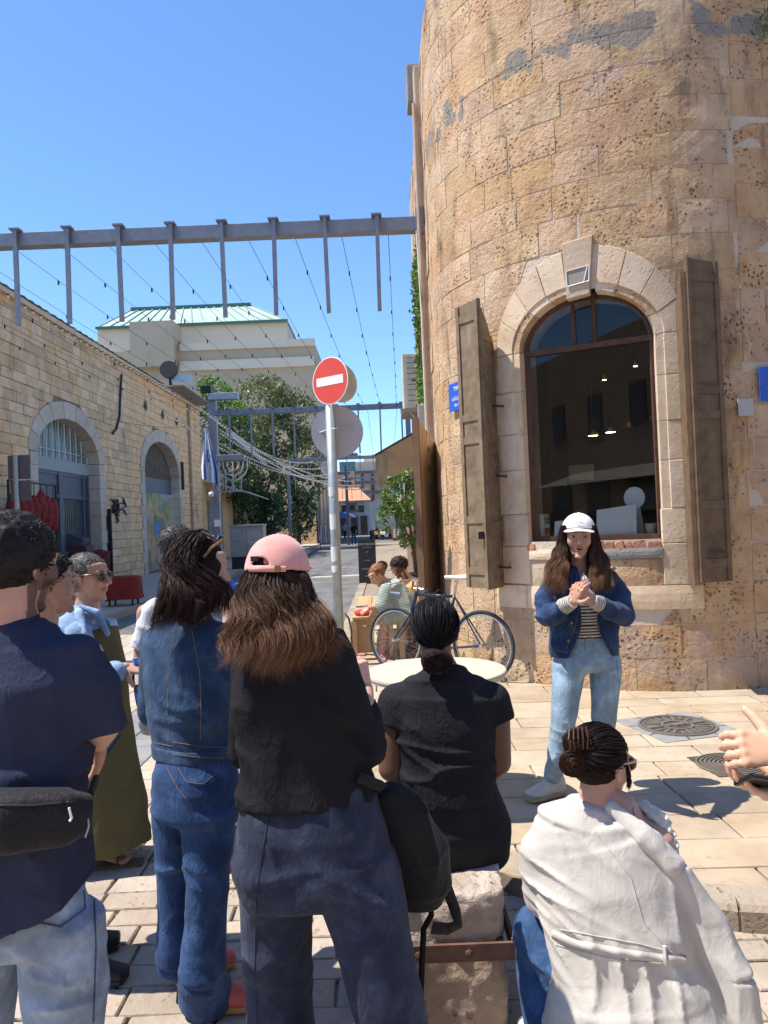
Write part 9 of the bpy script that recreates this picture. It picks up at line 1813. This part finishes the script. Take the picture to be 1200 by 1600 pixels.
# ------------------------------------------------------------------ 11, 12. couple on the bench
def couple():
    g = Fig(8.85, 'woman with auburn bun in sage striped dress bending forward on the wooden bench'); e = g.root(610, PVT); q = g.q
    h = Head(q(590, 899, -.02), (-.75, -.25, -.62), (-.45, 0, .8), .98, (.55, .30, .20)); sk = [limb([q(606, 925), q(600, 948, -.08), q(577, 950, -.12)], [.042, .036, .028]), limb([q(640, 955, .0), q(586, 957, -.05), A(*G(566, 1022, PVT)[:2], PVT + .06)], [.09, .058, .036]), limb([q(640, 960, .05), q(602, 968, .02), A(*G(597, 1028, PVT)[:2], PVT + .05)], [.09, .062, .04]), neck_sdf(h, q(605, 912), .045), limb([q(606, 918), q(622, 935), q(640, 958)], [.05, .07, .08])]
    hh = hand_sdf(q(577, 950, -.12), A(-1, -.2, -.5), A(0, -.5, 1), 1, .6, .03, (.5, .4, .3), .9); shape('body', [(h.sdf(), .006), (union(.02, *sk), .009), (hh, .006)], M_SKIN, e, skin_paint(h)); h.eyes(e)
    hf = ell(h.w(0, -.03, .04), (.088, .10, .088), h.M); hf = cut(hf, ell(h.w(0, .11, -.06), (.07, .085, .10), h.M), .01); bn = union(.02, hf, ell(q(597, 884), .055)); shape('hair', [(disp(bn, lambda X: .008 * vnoise(X * 40)), .007)], M_HAIR, e, lambda V: (A(.22, .10, .045))[None] * (1 + .55 * vnoise(V * 60))[:, None]); gd = [([q(597, 884) + A(.06 * math.cos(t) * s_, -.03, .055 * math.sin(t) * s_) for t in np.linspace(a, a + 4, 8)], .006, .008, 1) for a in (0, 1.5, 3, 4.5) for s_ in (.6, 1)]; strands('hair_strands', gd, 500, M_HAIR, e, .003, 10, .006, .06, (.10, .04, .018), (.28, .13, .05), .1, 61)
    D = union(.03, loft([(q(604, 911), .07, .065, A(.5, -.85, 0)), (q(612, 918), .17, .095, A(.5, -.85, 0)), (q(626, 934), .175, .125, A(.5, -.85, 0)), (q(640, 955), .185, .15, A(.5, -.85, 0))], 2.2), limb([q(605, 922, -.08), q(600, 946, -.10)], [.085, .10]), limb([q(640, 957, .0), q(606, 964, -.02)], [.13, .10])); D = disp(D, folds([(q(620, 935), .3, (.7, 0, .7), .09, .016)], .006, (7, 7, 7), 61)); stp = lambda V: np.where((np.sin((V[:, 2] + .25 * V[:, 0]) * 2 * np.pi / .030) > .2)[:, None], A(.40, .44, .38)[None], A(.24, .29, .245)[None]); shape('dress', [(D, .009)], MATS['striped_knit'], e, stp)
    for px, py in ((566, 1022), (597, 1030)): sn = sub('sandal', G(px, py, PVT), e); MB().box(G(px, py, PVT) + A(0, -.05, .012), (.085, .23, .022)).build('sole', mat('pink_sandal', [(.5, .25, .25)], .7), sn); MB().tube([G(px, py, PVT) + A(-.04, -.08, .02), G(px, py, PVT) + A(0, -.08, .06), G(px, py, PVT) + A(.04, -.08, .02)], .01, 5).build('strap', MATS['pink_sandal'], sn)
    g = Fig(9.5, 'bearded dark-haired man in orange T-shirt leaning in beside the woman on the bench'); e = g.root(640, PVT); q = g.q
    h = Head(q(624, 887), (-.85, -.35, -.42), (-.3, 0, .9), 1.02, (.46, .26, .17), stubble=.85); a2 = [limb([q(640, 925), q(655, 950, -.05), q(630, 962, -.15)], [.05, .042, .032]), neck_sdf(h, q(640, 910), .056), limb([q(640, 912), q(643, 925), q(660, 975)], [.05, .06, .08]), limb([q(660, 975), q(640, 975, -.35), A(q(640, 975)[0], 9.2, PVT + .07)], [.085, .06, .042])]; shape('body', [(h.sdf(), .006), (union(.02, *a2), .009)], M_SKIN, e, skin_paint(h)); h.eyes(e)
    f, _ = hair_cap(h, .016, .055, -.06, -.005, noise_=.006, tone=(.02, .013, .010), parent=e, vox=.007); tufts(h, f, 900, .022, e, (.02, .013, .01), (.05, .03, .02), 63, .003)
    D = union(.03, loft([(q(638, 907), .08, .07, A(.6, -.8, 0)), (q(645, 916), .18, .10, A(.6, -.8, 0)), (q(654, 945), .19, .13, A(.6, -.8, 0)), (q(662, 985), .19, .14, A(.6, -.8, 0))], 2.3), limb([q(640, 922, -.1), q(648, 940, -.12)], [.075, .08])); shape('t_shirt', [(disp(D, folds([(q(648, 930), .2, (.7, 0, .7), .09, .012)], .004)), .010)], cloth('orange_cotton', (.62, .34, .13), .08), e); shape('shorts', [(loft([(q(662, 980), .17, .13), (q(645, 976, -.25), .12, .10)], 2.2), .012)], cloth('dark_shorts', (.05, .05, .06)), e)
    o = shoe(A(q(640, 975)[0], 9.2, 0), (-.3, -1, 0), M_DKG, M_WHITE, e, ground=PVT)
couple()
# ------------------------------------------------------------------ walkers far down the street
def walker(px, py, label, shirt, legs, hair, yaw, k):
    b = G(px, py); e = empty('person', b, label, 'person', None); f = A(math.sin(yaw), math.cos(yaw), 0); x = np.cross(f, A(0, 0, 1)); w = lambda a, c, z: b + x * a + f * c + A(0, 0, z)
    h = Head(w(0, 0, 1.62), f, (0, 0, 1), 1.0, (.38, .22, .15)); shape('body', [(h.sdf(), .012), (union(.02, neck_sdf(h, w(0, 0, 1.46)), limb([w(-.19, 0, 1.38), w(0, 0, 1.40), w(.19, 0, 1.38)], [.045, .05, .045]), *[limb([w(s_ * .19, 0, 1.38), w(s_ * .24, -.02, 1.1), w(s_ * .20, .12, .92)], [.048, .042, .03]) for s_ in (-1, 1)]), .016)], M_SKIN, e, skin_paint(h)); hair_cap(h, .012, .06, -.07, .0, tone=hair, parent=e, vox=.012)
    shape('shirt', [(union(.03, loft([(w(0, 0, 1.5), .08, .07, x), (w(0, 0, 1.42), .19, .10, x), (w(0, 0, 1.2), .19, .12, x), (w(0, 0, .92), .18, .13, x)], 2.3), *[limb([w(s_ * .19, 0, 1.38), w(s_ * .235, -.02, 1.2)], [.065, .068]) for s_ in (-1, 1)]), .016)], cloth('walker_shirt_%d' % k, shirt), e)
    shape('trousers', [(union(.03, loft([(w(0, 0, .96), .165, .12, x), (w(0, 0, .82), .175, .13, x)]), *[limb([w(s_ * .09, 0, .82), w(s_ * .10, s_ * .08, .45), w(s_ * .10, s_ * .12, .07)], [.095, .07, .055]) for s_ in (-1, 1)]), .016)], cloth('walker_trousers_%d' % k, legs), e)
    for s_ in (-1, 1): shape('shoe', [(keep(ell(w(s_ * .10, s_ * .12 + .04, .04), (.05, .05, .05)), b + A(0, 0, .0), (0, 0, -1)), .016)], M_BLACK, e)
walker(553, 851, 'man in black shirt and blue jeans walking in the middle of the street', (.015, .015, .017), (.03, .06, .14), (.02, .012, .01), 0.2, 0)
walker(539, 842, 'person in pale blue shirt near the street lamp', (.30, .42, .52), (.04, .05, .08), (.10, .08, .06), 2.6, 1)
walker(589, 838, 'person in white shirt behind the parked scooters', (.6, .6, .6), (.04, .04, .05), (.02, .015, .01), 1.2, 2)
walker(604, 837, 'person in pale top at the right end of the scooters', (.5, .5, .52), (.03, .03, .04), (.02, .015, .01), -1.2, 3)
